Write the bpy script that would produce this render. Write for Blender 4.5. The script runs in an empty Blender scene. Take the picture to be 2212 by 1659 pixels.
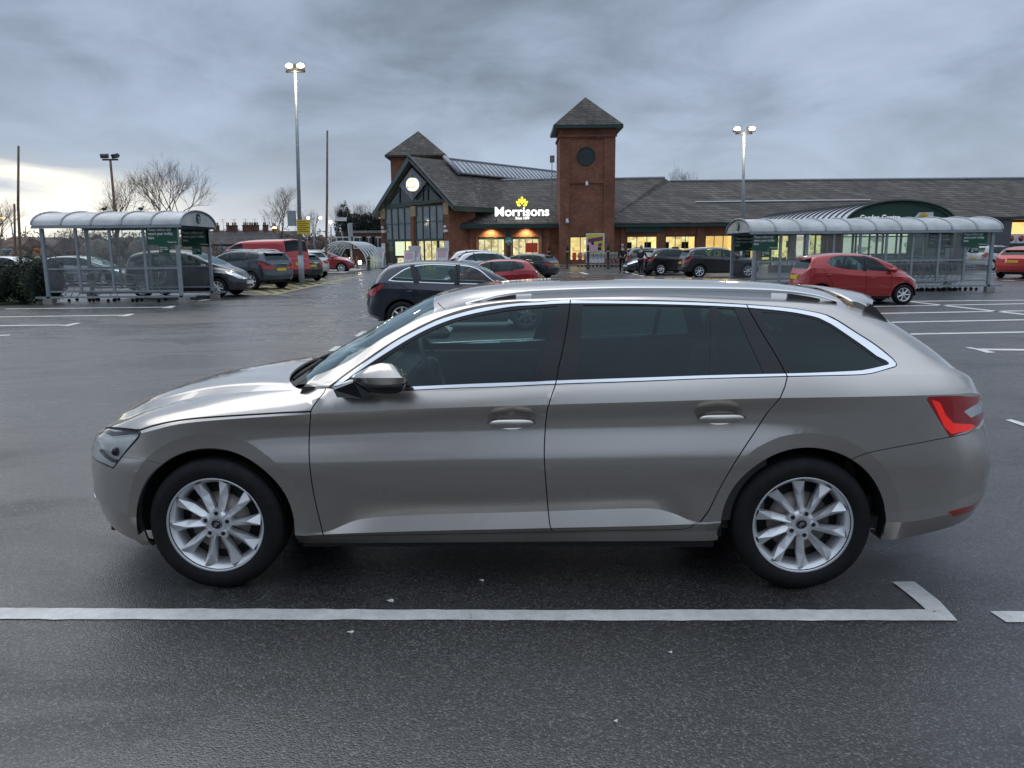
import bpy, bmesh, math, random
import numpy as np
from mathutils import Vector, Matrix, noise as mnoise
from mathutils.geometry import delaunay_2d_cdt
R = math.radians
rnd = random.Random(7)
SC = bpy.context.scene
COL = SC.collection

# ------------------------------------------------------------ camera
PITCH, ROLL, HCAM, FPX = R(10.0), R(.5), 1.65, 1661.0          # FPX: focal length in units of a 2212 px wide picture
cd = bpy.data.cameras.new('camera'); cam = bpy.data.objects.new('camera', cd); COL.objects.link(cam)
cam.location = (0, 0, HCAM); cam.rotation_euler = (Matrix.Rotation(R(90) - PITCH, 3, 'X') @ Matrix.Rotation(-ROLL, 3, 'Z')).to_euler()
cd.sensor_width = 36; cd.lens = 36 * FPX / 2212; cd.clip_end = 2000; cd.clip_start = 0.05
SC.camera = cam
# ------------------------------------------------------------ exposure
SC.view_settings.view_transform = 'Standard'; SC.view_settings.look = 'None'
SC.view_settings.exposure = 0.30; SC.view_settings.gamma = 1; SC.view_settings.use_curve_mapping = False
SC.cycles.max_bounces = 8; SC.cycles.transparent_max_bounces = 16
SC.cycles.glossy_bounces = 4; SC.cycles.transmission_bounces = 4; SC.cycles.diffuse_bounces = 3
SC.cycles.use_denoising = True
SC.cycles.sample_clamp_indirect = 6

# ------------------------------------------------------------ node helper
class NT:
    def __init__(s, tree): s.t = tree; s.n = tree.nodes; s.l = tree.links
    def new(s, typ, **kw):
        n = s.n.new(typ)
        for k, v in kw.items():
            if k.startswith('_'): setattr(n, k[1:], v)
        for k, v in kw.items():
            if not k.startswith('_'):
                key = int(k[1:]) if k[0] == 'i' and k[1:].isdigit() else k.replace('__', ' ')
                s.set(n, key, v)
        return n
    def set(s, n, key, v):
        sock = n.inputs[key]
        if hasattr(v, 'is_output') or isinstance(v, bpy.types.NodeSocket): s.l.new(v, sock)
        elif isinstance(v, bpy.types.Node): s.l.new(v.outputs[0], sock)
        else: sock.default_value = v
    def math(s, op, a, b=None, c=None, clamp=False):
        n = s.new('ShaderNodeMath', _operation=op, _use_clamp=clamp); s.set(n, 0, a)
        if b is not None: s.set(n, 1, b)
        if c is not None: s.set(n, 2, c)
        return n.outputs[0]
    def ramp(s, fac, stops, interp='LINEAR'):
        n = s.new('ShaderNodeValToRGB'); n.color_ramp.interpolation = interp
        e = n.color_ramp.elements
        while len(e) < len(stops): e.new(0.5)
        for el, (p, c) in zip(e, stops):
            el.position = p; el.color = (c, c, c, 1) if isinstance(c, (int, float)) else (*c, 1)
        s.l.new(fac, n.inputs[0]); return n.outputs[0]
    def mix(s, fac, a, b, mode='MIX'):
        n = s.new('ShaderNodeMix', _data_type='RGBA', _blend_type=mode)
        s.set(n, 0, fac); s.set(n, 6, (*a, 1) if isinstance(a, tuple) and len(a) == 3 else a)
        s.set(n, 7, (*b, 1) if isinstance(b, tuple) and len(b) == 3 else b); return n.outputs[2]
    def noise(s, vec, scale, detail=3, rough=.5, dist=0.0):
        n = s.new('ShaderNodeTexNoise'); s.l.new(vec, n.inputs['Vector'])
        n.inputs['Scale'].default_value = scale; n.inputs['Detail'].default_value = detail
        n.inputs['Roughness'].default_value = rough; n.inputs['Distortion'].default_value = dist
        return n.outputs['Fac']

# ------------------------------------------------------------ world: overcast dusk sky
W = bpy.data.worlds.new('World'); SC.world = W; W.use_nodes = True
w = NT(W.node_tree); w.n.clear()
tc = w.new('ShaderNodeTexCoord').outputs['Generated']
sep = w.new('ShaderNodeSeparateXYZ', i0=tc)
X_, Y_, Z_ = sep.outputs
zc = w.math('ADD', w.math('MAXIMUM', Z_, 0.0), 0.27)
cx = w.math('DIVIDE', X_, zc); cy = w.math('DIVIDE', Y_, zc)
cv = w.new('ShaderNodeCombineXYZ', i0=cx, i1=w.math('MULTIPLY', cy, 1.0), i2=0.3).outputs[0]
n1 = w.noise(cv, 1.75, 6, .55, .35); n2 = w.noise(cv, .62, 3, .5)
cl = w.math('ADD', w.math('MULTIPLY', n1, .62), w.math('MULTIPLY', n2, .5))
shade = w.ramp(cl, [(.43, (.135, .160, .203)), (.53, (.215, .263, .338)), (.63, (.325, .395, .505)), (.76, (.44, .52, .645))])
# overcast skies are brighter overhead than near the horizon
shade = w.mix(w.ramp(Z_, [(.28, 0.0), (.6, .8)]), shade, (.335, .38, .45))
zen = w.ramp(Z_, [(0.0, 1.06), (.12, 1.0), (.28, .92), (.40, 1.1), (.65, 2.0), (1.0, 2.6)])
shade = w.mix(1.0, shade, zen, 'MULTIPLY')
# paler towards the horizon, sunset breaking through low on the left
hz = w.ramp(Z_, [(0.0, 1.0), (.09, .85), (.2, .0)])
shade = w.mix(w.math('MULTIPLY', hz, .55), shade, (.47, .555, .68))
az = R(-33.5)
dt = w.math('ADD', w.math('MULTIPLY', X_, math.sin(az)), w.math('MULTIPLY', Y_, math.cos(az)))
perp = w.math('ARCCOSINE', w.math('MINIMUM', w.math('MAXIMUM', dt, -1.0), 1.0))
azf = w.ramp(perp, [(0.0, 1.0), (.08, .95), (.16, .55), (.24, .12), (.4, 0.0)], 'EASE')
zwob = w.math('ADD', Z_, w.math('MULTIPLY', w.math('SUBTRACT', n1, .5), .16))
elf = w.ramp(w.math('ADD', zwob, .2), [(.0, .9), (.235, 1.0), (.262, .85), (.29, .12), (.33, 0.0)])
glow = w.math('MULTIPLY', azf, elf, clamp=True)
shade = w.mix(glow, shade, (1.25, 1.18, 1.0))
azr = w.ramp(perp, [(0.0, 1.0), (.5, .7), (1.1, 0.0)])
warm = w.math('MULTIPLY', w.math('MULTIPLY', azr, w.ramp(Z_, [(0.0, 1.0), (.04, .5), (.08, 0.0)])), .4)
shade = w.mix(warm, shade, (.86, .82, .76))
below = w.ramp(w.math('ADD', Z_, .5), [(.47, 0.12), (.50, 1.0)])
shade = w.mix(1.0, shade, below, 'MULTIPLY')
sky = w.new('ShaderNodeTexSky', _sky_type='NISHITA', _sun_disc=False, _sun_elevation=R(52), _sun_rotation=R(-33.5))
b1 = w.new('ShaderNodeBackground', i0=sky.outputs[0], i1=.06)
b2 = w.new('ShaderNodeBackground', i0=shade, i1=1.0)
mx = w.new('ShaderNodeMixShader', i0=.93, i1=b1, i2=b2)
w.new('ShaderNodeOutputWorld', i0=mx)
# ------------------------------------------------------------ sun: soft light through the cloud
sl = bpy.data.lights.new('sun', 'SUN'); sl.energy = .75; sl.angle = R(60); sl.color = (1, .97, .93)
so = bpy.data.objects.new('sun', sl); COL.objects.link(so)
_saz, _sel = R(-33.5), R(52)
so.rotation_euler = Vector((math.sin(_saz) * math.cos(_sel), math.cos(_saz) * math.cos(_sel), math.sin(_sel))).to_track_quat('Z', 'Y').to_euler()

# ------------------------------------------------------------ pixels <-> space (2212 wide picture)
CP, SP = math.cos(PITCH), math.sin(PITCH)
CR_, SR_ = math.cos(ROLL), math.sin(ROLL)
def lev(px, py):
    """undo the camera's roll"""
    dx, dy = px - 1106, py - 829.5
    return 1106 + dx * CR_ - dy * SR_, 829.5 + dy * CR_ + dx * SR_
def slope(py):
    y = (829.5 - py) / FPX
    return (SP - y * CP) / (CP + y * SP)
def gnd(px, py, z=0.0):
    px, py = lev(px, py); Y = (HCAM - z) / slope(py)
    return ((px - 1106) / FPX * (Y * CP + (HCAM - z) * SP), Y)
def at(px, py, Y):
    px, py = lev(px, py); z = HCAM - slope(py) * Y
    return Vector(((px - 1106) / FPX * (Y * CP + (HCAM - z) * SP), Y, z))
def zpx(py, Y, px=1106): return at(px, py, Y).z
def xpx(px, Y, z=1.0):
    f = Y * CP + (HCAM - z) * SP; dy = -FPX * (Y * SP - (HCAM - z) * CP) / f
    return ((px - 1106) - dy * SR_) / CR_ / FPX * f
class Plane:
    """a vertical plane through (x, y) with horizontal direction ang degrees; pixels land on it"""
    def __init__(s, x, y, ang): s.o = Vector((x, y, 0)); s.d = Vector((math.cos(R(ang)), math.sin(R(ang)), 0)); s.n = Vector((s.d.y, -s.d.x, 0)); s.ang = ang
    def hit(s, px, py, off=0.0):
        px, py = lev(px, py)
        v = Vector(((px - 1106) / FPX, CP + (829.5 - py) / FPX * SP, -SP + (829.5 - py) / FPX * CP))
        o = Vector((0, 0, HCAM)); p0 = s.o + s.n * off
        t = (p0 - o).dot(s.n) / v.dot(s.n)
        return o + v * t
    def sz(s, px, py, off=0.0):
        p = s.hit(px, py, off); return ((p - s.o).dot(s.d), p.z)
    def P(s, a, z, off=0.0):
        p = s.o + s.d * a + s.n * off; return Vector((p.x, p.y, z))

# ------------------------------------------------------------ objects
def link(o): COL.objects.link(o); return o
def props(o, label=None, cat=None, group=None, kind=None):
    if label: o['label'] = label
    if cat: o['category'] = cat
    if group: o['group'] = group
    if kind: o['kind'] = kind
    return o
def thing(name, label, cat, loc=(0, 0, 0), rz=0.0, group=None, scale=1.0):
    o = link(bpy.data.objects.new(name, None)); o.empty_display_size = .2
    o.location = loc; o.rotation_euler = (0, 0, rz); o.scale = (scale,) * 3
    return props(o, label, cat, group)
def mesh_obj(name, me, parent=None, mats=None, loc=None):
    o = link(bpy.data.objects.new(name, me))
    if mats:
        for m in (mats if isinstance(mats, (list, tuple)) else [mats]): me.materials.append(m)
    if parent: o.parent = parent
    if loc: o.location = loc
    return o
def copy_tree(o, parent=None):
    c = o.copy(); COL.objects.link(c); c.parent = parent
    for ch in list(o.children): copy_tree(ch, c)
    return c
class MB:
    """collects shapes into one mesh"""
    def __init__(s): s.v = []; s.f = []; s.sm = []; s.mi = []; s.cur = 0
    def add(s, vs, fs, smooth=False):
        b = len(s.v); s.v += [tuple(v) for v in vs]
        for f in fs: s.f.append([b + i for i in f]); s.sm.append(smooth); s.mi.append(s.cur)
        return s
    def box(s, x0, x1, y0, y1, z0, z1, M=None):
        vs = [Vector((x, y, z)) for x in (x0, x1) for y in (y0, y1) for z in (z0, z1)]
        if M: vs = [M @ v for v in vs]
        return s.add(vs, [(0, 1, 3, 2), (4, 6, 7, 5), (0, 4, 5, 1), (2, 3, 7, 6), (0, 2, 6, 4), (1, 5, 7, 3)])
    def cbox(s, c, size, rz=0.0, rx=0.0, ry=0.0):
        M = Matrix.Translation(c) @ Matrix.Rotation(rz, 4, 'Z') @ Matrix.Rotation(ry, 4, 'Y') @ Matrix.Rotation(rx, 4, 'X')
        a, b, c2 = (q / 2 for q in size); return s.box(-a, a, -b, b, -c2, c2, M)
    def tube(s, pts, r, n=8, cap=True, closed=False):
        pts = [Vector(p) for p in pts]; m = len(pts); rs = r if isinstance(r, (list, tuple)) else [r] * m
        vs = []; up = None
        for i, p in enumerate(pts):
            a = pts[i - 1] if (i > 0 or closed) else p; b = pts[(i + 1) % m] if (i < m - 1 or closed) else p
            t = (b - a).normalized()
            if up is None: up = t.orthogonal().normalized()
            else:
                up = (up - t * up.dot(t))
                up = up.normalized() if up.length > 1e-6 else t.orthogonal().normalized()
            q = t.cross(up)
            for k in range(n):
                an = 2 * math.pi * k / n
                vs.append(p + (up * math.cos(an) + q * math.sin(an)) * rs[i])
        fs = []
        for i in range(m if closed else m - 1):
            j = (i + 1) % m
            for k in range(n):
                fs.append((i * n + k, i * n + (k + 1) % n, j * n + (k + 1) % n, j * n + k))
        s.add(vs, fs, True)
        if cap and not closed:
            b = len(s.v) - len(vs)
            for q in ([b + k for k in range(n)][::-1], [b + (m - 1) * n + k for k in range(n)]): s.f.append(q); s.sm.append(False); s.mi.append(s.cur)
        return s
    def lathe(s, prof, n=24, axis='Z', M=None, smooth=True, cap=False):
        """prof: (r, h) pairs"""
        vs = []
        for r, h in prof:
            for k in range(n):
                a = 2 * math.pi * k / n
                if axis == 'Z': p = Vector((r * math.cos(a), r * math.sin(a), h))
                elif axis == 'Y': p = Vector((r * math.cos(a), h, r * math.sin(a)))
                else: p = Vector((h, r * math.cos(a), r * math.sin(a)))
                vs.append(M @ p if M else p)
        fs = []
        for i in range(len(prof) - 1):
            for k in range(n):
                q = (i * n + k, i * n + (k + 1) % n, (i + 1) * n + (k + 1) % n, (i + 1) * n + k)
                fs.append(q if axis == 'Z' else q[::-1])
        if cap: fs += [list(range(n))[::-1], [(len(prof) - 1) * n + k for k in range(n)]]
        return s.add(vs, fs, smooth)
    def prism(s, pts, d, smooth=False):
        """planar polygon pts (3D), extruded by vector d"""
        n = len(pts); pts = [Vector(p) for p in pts]; d = Vector(d)
        return s.add(pts + [p + d for p in pts], [list(range(n)), list(range(2 * n - 1, n - 1, -1))] + [(i, i + n, (i + 1) % n + n, (i + 1) % n) for i in range(n)], smooth)
    def ball(s, c, r, n=10, sx=1, sy=1, sz=1):
        c = Vector(c); prof = []
        vs = []; m = n // 2 + 1
        for i in range(m + 1):
            th = math.pi * i / m
            for k in range(n):
                a = 2 * math.pi * k / n
                vs.append(c + Vector((r * sx * math.sin(th) * math.cos(a), r * sy * math.sin(th) * math.sin(a), r * sz * math.cos(th))))
        fs = [(i * n + k, (i + 1) * n + k, (i + 1) * n + (k + 1) % n, i * n + (k + 1) % n) for i in range(m) for k in range(n)]
        return s.add(vs, fs, True)
    def mesh(s, name):
        me = bpy.data.meshes.new(name); me.from_pydata(s.v, [], s.f)
        me.polygons.foreach_set('use_smooth', s.sm); me.polygons.foreach_set('material_index', s.mi)
        me.update(); return me
    def build(s, name, mats, parent=None, loc=None, fix=True, bevel=0.0):
        me = s.mesh(name)
        if fix or bevel:
            bm = bmesh.new(); bm.from_mesh(me)
            bmesh.ops.remove_doubles(bm, verts=bm.verts, dist=1e-5)
            if bevel:
                bmesh.ops.bevel(bm, geom=[e for e in bm.edges if len(e.link_faces) == 2 and e.calc_face_angle(0) > .5], offset=bevel, segments=2, affect='EDGES', profile=.6)
            bmesh.ops.recalc_face_normals(bm, faces=bm.faces); bm.to_mesh(me); bm.free()
        return mesh_obj(name, me, parent, mats, loc)

# ------------------------------------------------------------ materials
MATS = {}
def mat(name, color=(.5, .5, .5), rough=.5, metal=0.0, coat=0.0, spec=.5, emit=None, estr=1.0, vary=0.0, vscale=3.0, bump=0.0, bscale=60.0, detail=3):
    m = bpy.data.materials.new(name); m.use_nodes = True; t = NT(m.node_tree)
    b = t.n['Principled BSDF']
    b.inputs['Base Color'].default_value = (*color, 1); b.inputs['Roughness'].default_value = rough
    b.inputs['Metallic'].default_value = metal; b.inputs['Coat Weight'].default_value = coat
    b.inputs['Coat Roughness'].default_value = .03; b.inputs['Specular IOR Level'].default_value = spec
    if emit: b.inputs['Emission Color'].default_value = (*emit, 1); b.inputs['Emission Strength'].default_value = estr
    if vary or bump:
        tcn = t.new('ShaderNodeTexCoord').outputs['Object']
    if vary:
        f = t.ramp(t.noise(tcn, vscale, detail + 1, .6), [(.3, 1 - vary), (.7, 1 + vary)])
        t.l.new(t.mix(1.0, color, f, 'MULTIPLY'), b.inputs['Base Color'])
        t.l.new(t.math('MULTIPLY', t.ramp(t.noise(tcn, vscale * 2.3, 3), [(.3, 1 - vary * .7), (.7, 1 + vary * .7)]), rough), b.inputs['Roughness'])
    if bump:
        bn = t.new('ShaderNodeBump', Strength=bump, Distance=.01, Height=t.noise(tcn, bscale, detail))
        t.l.new(bn.outputs[0], b.inputs['Normal'])
    MATS[name] = m; return m
def paint(name, color, rough=.32, metal=.55, coat=1.0):
    m = mat(name, color, rough, metal, coat); t = NT(m.node_tree); b = t.n['Principled BSDF']
    tcn = t.new('ShaderNodeTexCoord').outputs['Object']
    fl = t.noise(tcn, 900, 1, .5)
    b1 = t.mix(t.math('MULTIPLY', fl, .35), color, tuple(min(1, c * 1.5) for c in color))
    dirt = t.noise(tcn, 1.6, 2, .5)
    geo = t.new('ShaderNodeSeparateXYZ', i0=tcn).outputs[2]
    low = t.ramp(geo, [(.18, .45), (.45, .10), (.8, .02)])
    df = t.math('MULTIPLY', t.ramp(dirt, [(.35, .25), (.7, 1.0)]), low)
    t.l.new(t.mix(df, b1, (.13, .12, .105)), b.inputs['Base Color'])
    t.l.new(t.math('ADD', t.math('MULTIPLY', df, .35), rough), b.inputs['Roughness'])
    t.l.new(t.math('ADD', t.math('MULTIPLY', df, .3), .03), b.inputs['Coat Roughness'])
    return m
def glassmat(name, tint=(.35, .42, .42), rough=.0, refl=1.45, base=0.0, mult=1.15, gcol=(.80, .97, 1), haze=0.0):
    m = bpy.data.materials.new(name); m.use_nodes = True; t = NT(m.node_tree); t.n.clear()
    tr = t.new('ShaderNodeBsdfTransparent', i0=(*tint, 1)); gl = t.new('ShaderNodeBsdfGlossy', Color=(*gcol, 1), Roughness=rough)
    fr = t.new('ShaderNodeFresnel', i0=refl)
    # both faces of the pane reflect
    f2 = t.math('MULTIPLY_ADD', fr.outputs[0], mult, base, clamp=True)
    out = t.new('ShaderNodeMixShader', i0=f2, i1=tr, i2=gl)
    if haze:
        nz = t.noise(t.new('ShaderNodeTexCoord').outputs['Object'], 1.6, 5, .65)
        out = t.new('ShaderNodeMixShader', i0=t.ramp(nz, [(.3, haze * .5), (.7, haze * 1.5)]), i1=out, i2=t.new('ShaderNodeBsdfDiffuse', i0=(.62, .64, .63, 1)))
    t.new('ShaderNodeOutputMaterial', i0=out); MATS[name] = m
    return m
M_ = MATS
mat('rubber', (.010, .010, .011), .7, spec=.3, vary=.25, vscale=12)
mat('black_gloss', (.008, .009, .012), .08, spec=.4)
mat('black_matt', (.012, .012, .013), .6)
mat('seam', (.004, .004, .004), .8)
mat('chrome', (.80, .82, .85), .09, 1.0)
mat('alloy', (.78, .79, .80), .38, .7, coat=.3)
mat('alloy_dark', (.10, .10, .11), .45, .8)
mat('brake', (.25, .22, .20), .45, .9)
mat('plastic', (.035, .036, .038), .55, bump=.2, bscale=300)
mat('trim_dark', (.06, .062, .065), .7)
mat('seat_cloth', (.13, .13, .135), .9)
mat('lamp_red', (.34, .004, .007), .12, coat=1.0)
mat('lamp_red_bright', (.9, .02, .012), .15, coat=1.0, emit=(1, .03, .015), estr=.2)
mat('lamp_clear', (.75, .77, .8), .12, .6, coat=1.0)
mat('plate_yellow', (.72, .50, .03), .35)
mat('plate_white', (.75, .75, .74), .35)
glassmat('glass_clear', (.64, .82, .80))
glassmat('glass_mid', (.40, .52, .51))
glassmat('glass_dark', (.20, .30, .29))
glassmat('glass_lens', (.95, .96, .96), .02, 1.35, gcol=(1, 1, 1))
glassmat('glass_screen', (.45, .58, .56), .0, 1.5, .01, 1.25)

# ============================================================ car bodies: one surface, cut into panels
def pchip(xs, ys, x):
    xs = np.asarray(xs, float); ys = np.asarray(ys, float)
    if len(xs) == 1: return np.full_like(x, ys[0])
    h = np.diff(xs); d = np.diff(ys) / h; m = np.zeros(len(xs)); m[0], m[-1] = d[0], d[-1]
    for i in range(1, len(xs) - 1):
        if d[i - 1] * d[i] > 0:
            w1, w2 = 2 * h[i] + h[i - 1], h[i] + 2 * h[i - 1]; m[i] = (w1 + w2) / (w1 / d[i - 1] + w2 / d[i])
    x = np.clip(x, xs[0], xs[-1]); k = np.clip(np.searchsorted(xs, x, 'right') - 1, 0, len(xs) - 2)
    t = (x - xs[k]) / h[k]; t2, t3 = t * t, t * t * t
    return (2*t3-3*t2+1)*ys[k] + (t3-2*t2+t)*h[k]*m[k] + (-2*t3+3*t2)*ys[k+1] + (t3-t2)*h[k]*m[k+1]
def inpoly(pts, poly):
    x, y = pts[:, 0], pts[:, 1]; r = np.zeros(len(pts), bool); P = np.asarray(poly); Q = np.roll(P, 1, 0)
    for (x1, y1), (x2, y2) in zip(P, Q):
        if y1 == y2: continue
        r ^= ((y1 > y) != (y2 > y)) & (x < (x2 - x1) * (y - y1) / (y2 - y1) + x1)
    return r
def smoothline(pts, step=.03):
    """Catmull-Rom through 2D points"""
    P = np.asarray(pts, float)
    if len(P) == 2: n = max(1, int(np.linalg.norm(P[1] - P[0]) / step)); return [tuple(P[0] + (P[1] - P[0]) * i / n) for i in range(n + 1)]
    E = np.vstack([2 * P[0] - P[1], P, 2 * P[-1] - P[-2]]); out = []
    for i in range(1, len(E) - 2):
        a, b, c, d = E[i - 1:i + 3]; n = max(1, int(np.linalg.norm(c - b) / step))
        for k in range(n):
            t = k / n; out.append(tuple(.5 * (2*b + (c-a)*t + (2*a-5*b+4*c-d)*t*t + (3*b-a-3*c+d)*t**3)))
    out.append(tuple(P[-1])); return out

class Body:
    def __init__(s, knots, front, rear, arches=(), vx=0.3, dents=()):
        """knots: (z points, w points, crease); front: (x end, length, a, b, [(z, shift)]); rear the same"""
        s.k = knots; s.front = front; s.rear = rear; s.arches = arches; s.dents = dents; s.K = len(knots)
        ww, zz = s.kn(np.array([vx])); d = np.hypot(np.diff(ww[:, 0]), np.diff(zz[:, 0]))
        s.vn = np.concatenate([[0], np.cumsum(np.maximum(d, .015))]); s.V = s.vn[-1]
        s.u0, s.u1 = front[0], rear[0]; s.cr = [bool(k[2]) for k in knots]; s.cr[0] = s.cr[-1] = True
        uu = np.linspace(s.u0, s.u1, 400); vv = np.linspace(0, s.V, 160)
        s.GU, s.GV = [a.ravel() for a in np.meshgrid(uu, vv)]; s.GP = s.P(s.GU, s.GV)
    def kn(s, u):
        zs = np.array([pchip([p[0] for p in k[0]], [p[1] for p in k[0]], u) for k in s.k])
        ws = np.array([pchip([p[0] for p in k[1]], [p[1] for p in k[1]], u) for k in s.k]); return ws, zs
    def P(s, u, v):
        u = np.clip(np.asarray(u, float), s.u0, s.u1); v = np.clip(np.asarray(v, float), 0, s.V)
        ws, zs = s.kn(u); N = len(u); K = s.K
        k = np.clip(np.searchsorted(s.vn, v, 'right') - 1, 0, K - 2); ar = np.arange(N)
        h = np.diff(s.vn); cr = np.array(s.cr)
        def interp(A, flat_end):
            ch = np.diff(A, axis=0) / h[:, None]; mid = np.zeros((K, N))
            for i in range(1, K - 1): mid[i] = (ch[i - 1] * h[i] + ch[i] * h[i - 1]) / (h[i - 1] + h[i])
            L = mid.copy(); Rr = mid.copy()     # tangent leaving upward / arriving
            for i in range(K):
                if cr[i]:
                    if i < K - 1: L[i] = ch[i] if cr[i + 1] else 1.5 * ch[i] - .5 * mid[i + 1]
                    if i > 0: Rr[i] = ch[i - 1] if cr[i - 1] else 1.5 * ch[i - 1] - .5 * mid[i - 1]
            if flat_end: Rr[K - 1] = 0
            t = (v - s.vn[k]) / h[k]; t2, t3 = t * t, t ** 3
            return (2*t3-3*t2+1)*A[k, ar] + (t3-2*t2+t)*h[k]*L[k, ar] + (-2*t3+3*t2)*A[k+1, ar] + (t3-t2)*h[k]*Rr[k+1, ar]
        z = interp(zs, True); w_ = interp(ws, False)
        f = s.front; t = np.clip((u - f[0]) / f[1], 0, 1); w_ = w_ * (1 - (1 - t) ** f[2]) ** (1 / f[3])
        x = u + np.interp(z, [p[0] for p in f[4]], [p[1] for p in f[4]]) * (1 - t) ** 2
        f = s.rear; t = np.clip((f[0] - u) / f[1], 0, 1); w_ = w_ * (1 - (1 - t) ** f[2]) ** (1 / f[3])
        x = x + np.interp(z, [p[0] for p in f[4]], [p[1] for p in f[4]]) * (1 - t) ** 3
        for ax, az, r2, amp in s.arches:
            r = np.hypot(x - ax, z - az); w_ = w_ - amp * np.maximum(0, r2 - r) * (w_ > .4)
        for dx, dz, rx, rz, dep in s.dents:
            q = ((x - dx) / rx) ** 2 + ((z - dz) / rz) ** 2; w_ = w_ - dep * np.clip(1 - q, 0, 1) ** .8 * (w_ > .5)
        return np.stack([x, w_, z], 1)
    def N(s, u, v, du, dv):
        """normals at (u, v) as seen from the triangle whose centre lies at (u + du, v + dv): one sided at creases"""
        L = np.hypot(du, dv) + 1e-12; e = 6e-4; st = np.minimum(e * 1.6, L * .6); uc = u + du / L * st; vc = v + dv / L * st
        k = np.clip(np.searchsorted(s.vn, v + dv, 'right') - 1, 0, s.K - 2); lo, hi = s.vn[k] + 1e-6, s.vn[k + 1] - 1e-6
        uc = np.clip(uc, s.u0 + e, s.u1 - e); v1 = np.clip(vc - e, lo, hi); v2 = np.clip(vc + e, lo, hi)
        same = (v2 - v1) < 2e-4; v1 = np.where(same, lo, v1); v2 = np.where(same, hi, v2)
        a = s.P(uc + e, vc) - s.P(uc - e, vc); b = s.P(uc, v2) - s.P(uc, v1)
        n = np.cross(a, b); l = np.linalg.norm(n, axis=1); n = -n; n[l < 1e-14] = (0, 1, 0); n /= np.maximum(l, 1e-14)[:, None]
        return n
    def proj(s, P, loc, rz=0.0, sc=1.0, side=-1):
        c, n = math.cos(rz), math.sin(rz); x, y, z = P[:, 0] * sc, side * P[:, 1] * sc, P[:, 2] * sc
        X = loc[0] + c * x - n * y; Y = loc[1] + n * x + c * y
        f = Y * CP + (HCAM - z) * SP; up = Y * SP - (HCAM - z) * CP
        dx, dy = FPX * X / f, -FPX * up / f
        return np.stack([1106 + dx * CR_ + dy * SR_, 829.5 + dy * CR_ - dx * SR_], 1)
    def inv(s, pts, mode, loc=None, lim=None, rz=0.0):
        """find (u, v) for points given as pixels 'px', or by two of x, w, z: 'xz' 'xw' 'wz'"""
        pts = np.asarray(pts, float)
        if mode == 'px': F = lambda u, v: s.proj(s.P(u, v), loc, rz) * .00225
        else:
            ix = [dict(x=0, w=1, z=2)[c] for c in mode[:2]]; F = lambda u, v: s.P(u, v)[:, ix]
        tgt = pts * .00225 if mode == 'px' else pts
        G = F(s.GU, s.GV); ok = np.ones(len(G), bool)
        if lim: ok = lim(s.GU, s.GV)
        elif mode in ('px', 'xz'): ok = s.GV < s.V * .97
        if mode == 'px': ok = ok & (s.GU < s.u1 - .04) & (s.GU > s.u0 + .04)
        idx = np.where(ok)[0]; u = np.empty(len(pts)); v = np.empty(len(pts))
        for i, t in enumerate(tgt):
            j = idx[np.argmin(((G[idx] - t) ** 2).sum(1))]; u[i], v[i] = s.GU[j], s.GV[j]
        for _ in range(12):
            e = 4e-4; p = F(u, v); r = tgt - p; a = (F(u + e, v) - p) / e; b = (F(u, v + e) - p) / e
            det = a[:, 0] * b[:, 1] - a[:, 1] * b[:, 0]; det = np.where(abs(det) < 1e-3, 1e-3 * np.sign(det + 1e-12), det)
            su = (r[:, 0] * b[:, 1] - r[:, 1] * b[:, 0]) / det; sv = (a[:, 0] * r[:, 1] - a[:, 1] * r[:, 0]) / det
            u = np.clip(u + np.clip(su, -.02, .02), s.u0 + 1e-4, s.u1 - 1e-4); v = np.clip(v + np.clip(sv, -.02, .02), 0, s.V)
        return [tuple(q) for q in np.stack([u, v], 1)]
    def strip(s, line, w):
        P = np.asarray(line); T = np.gradient(P, axis=0); T /= np.linalg.norm(T, axis=1)[:, None] + 1e-12
        Nn = np.stack([-T[:, 1], T[:, 0]], 1) * w / 2; return [tuple(p) for p in np.vstack([P + Nn, (P - Nn)[::-1]])]
    def panels(s, regions, grid=.05):
        """regions: list of (name, polygon in uv) by priority. Returns dict name -> (uv, tris)"""
        pts = []; edges = []
        def addloop(P, closed=True):
            b = len(pts); n = 0; last = None
            for p in P:
                p = (min(max(p[0], s.u0), s.u1), min(max(p[1], 0), s.V))
                if last and abs(p[0] - last[0]) + abs(p[1] - last[1]) < 4e-4: continue
                pts.append(p); last = p; n += 1
            for i in range(n - 1): edges.append((b + i, b + i + 1))
            if closed and n > 2: edges.append((b + n - 1, b))
        addloop([(s.u0, 0), (s.u1, 0), (s.u1, s.V), (s.u0, s.V)])
        for name, poly in regions: addloop(poly)
        # grid lines along the length: denser where the outline turns
        uu = np.linspace(s.u0, s.u1, 1200); top = s.P(uu, np.full(1200, s.V)); mid = s.P(uu, np.full(1200, s.vn[len(s.vn) // 2]))
        arc = np.concatenate([[0], np.cumsum(np.maximum(np.linalg.norm(np.diff(top, axis=0), axis=1), np.linalg.norm(np.diff(mid, axis=0), axis=1)))])
        gu = np.interp(np.linspace(0, arc[-1], int(arc[-1] / grid) + 1), arc, uu)
        gv = []
        for a, b in zip(s.vn[:-1], s.vn[1:]): n = max(1, round((b - a) / grid)); gv += [a + (b - a) * i / n for i in range(n)]
        gv.append(s.V)
        for k in range(1, s.K - 1):
            if s.cr[k]: addloop([(u, s.vn[k]) for u in gu], False)
        ex = np.array(pts)
        G = np.array([(u, v) for u in gu[1:-1] for v in gv[1:-1]])
        keep = np.ones(len(G), bool)
        for p in ex: keep &= (np.abs(G[:, 0] - p[0]) + np.abs(G[:, 1] - p[1])) > grid * .22
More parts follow.
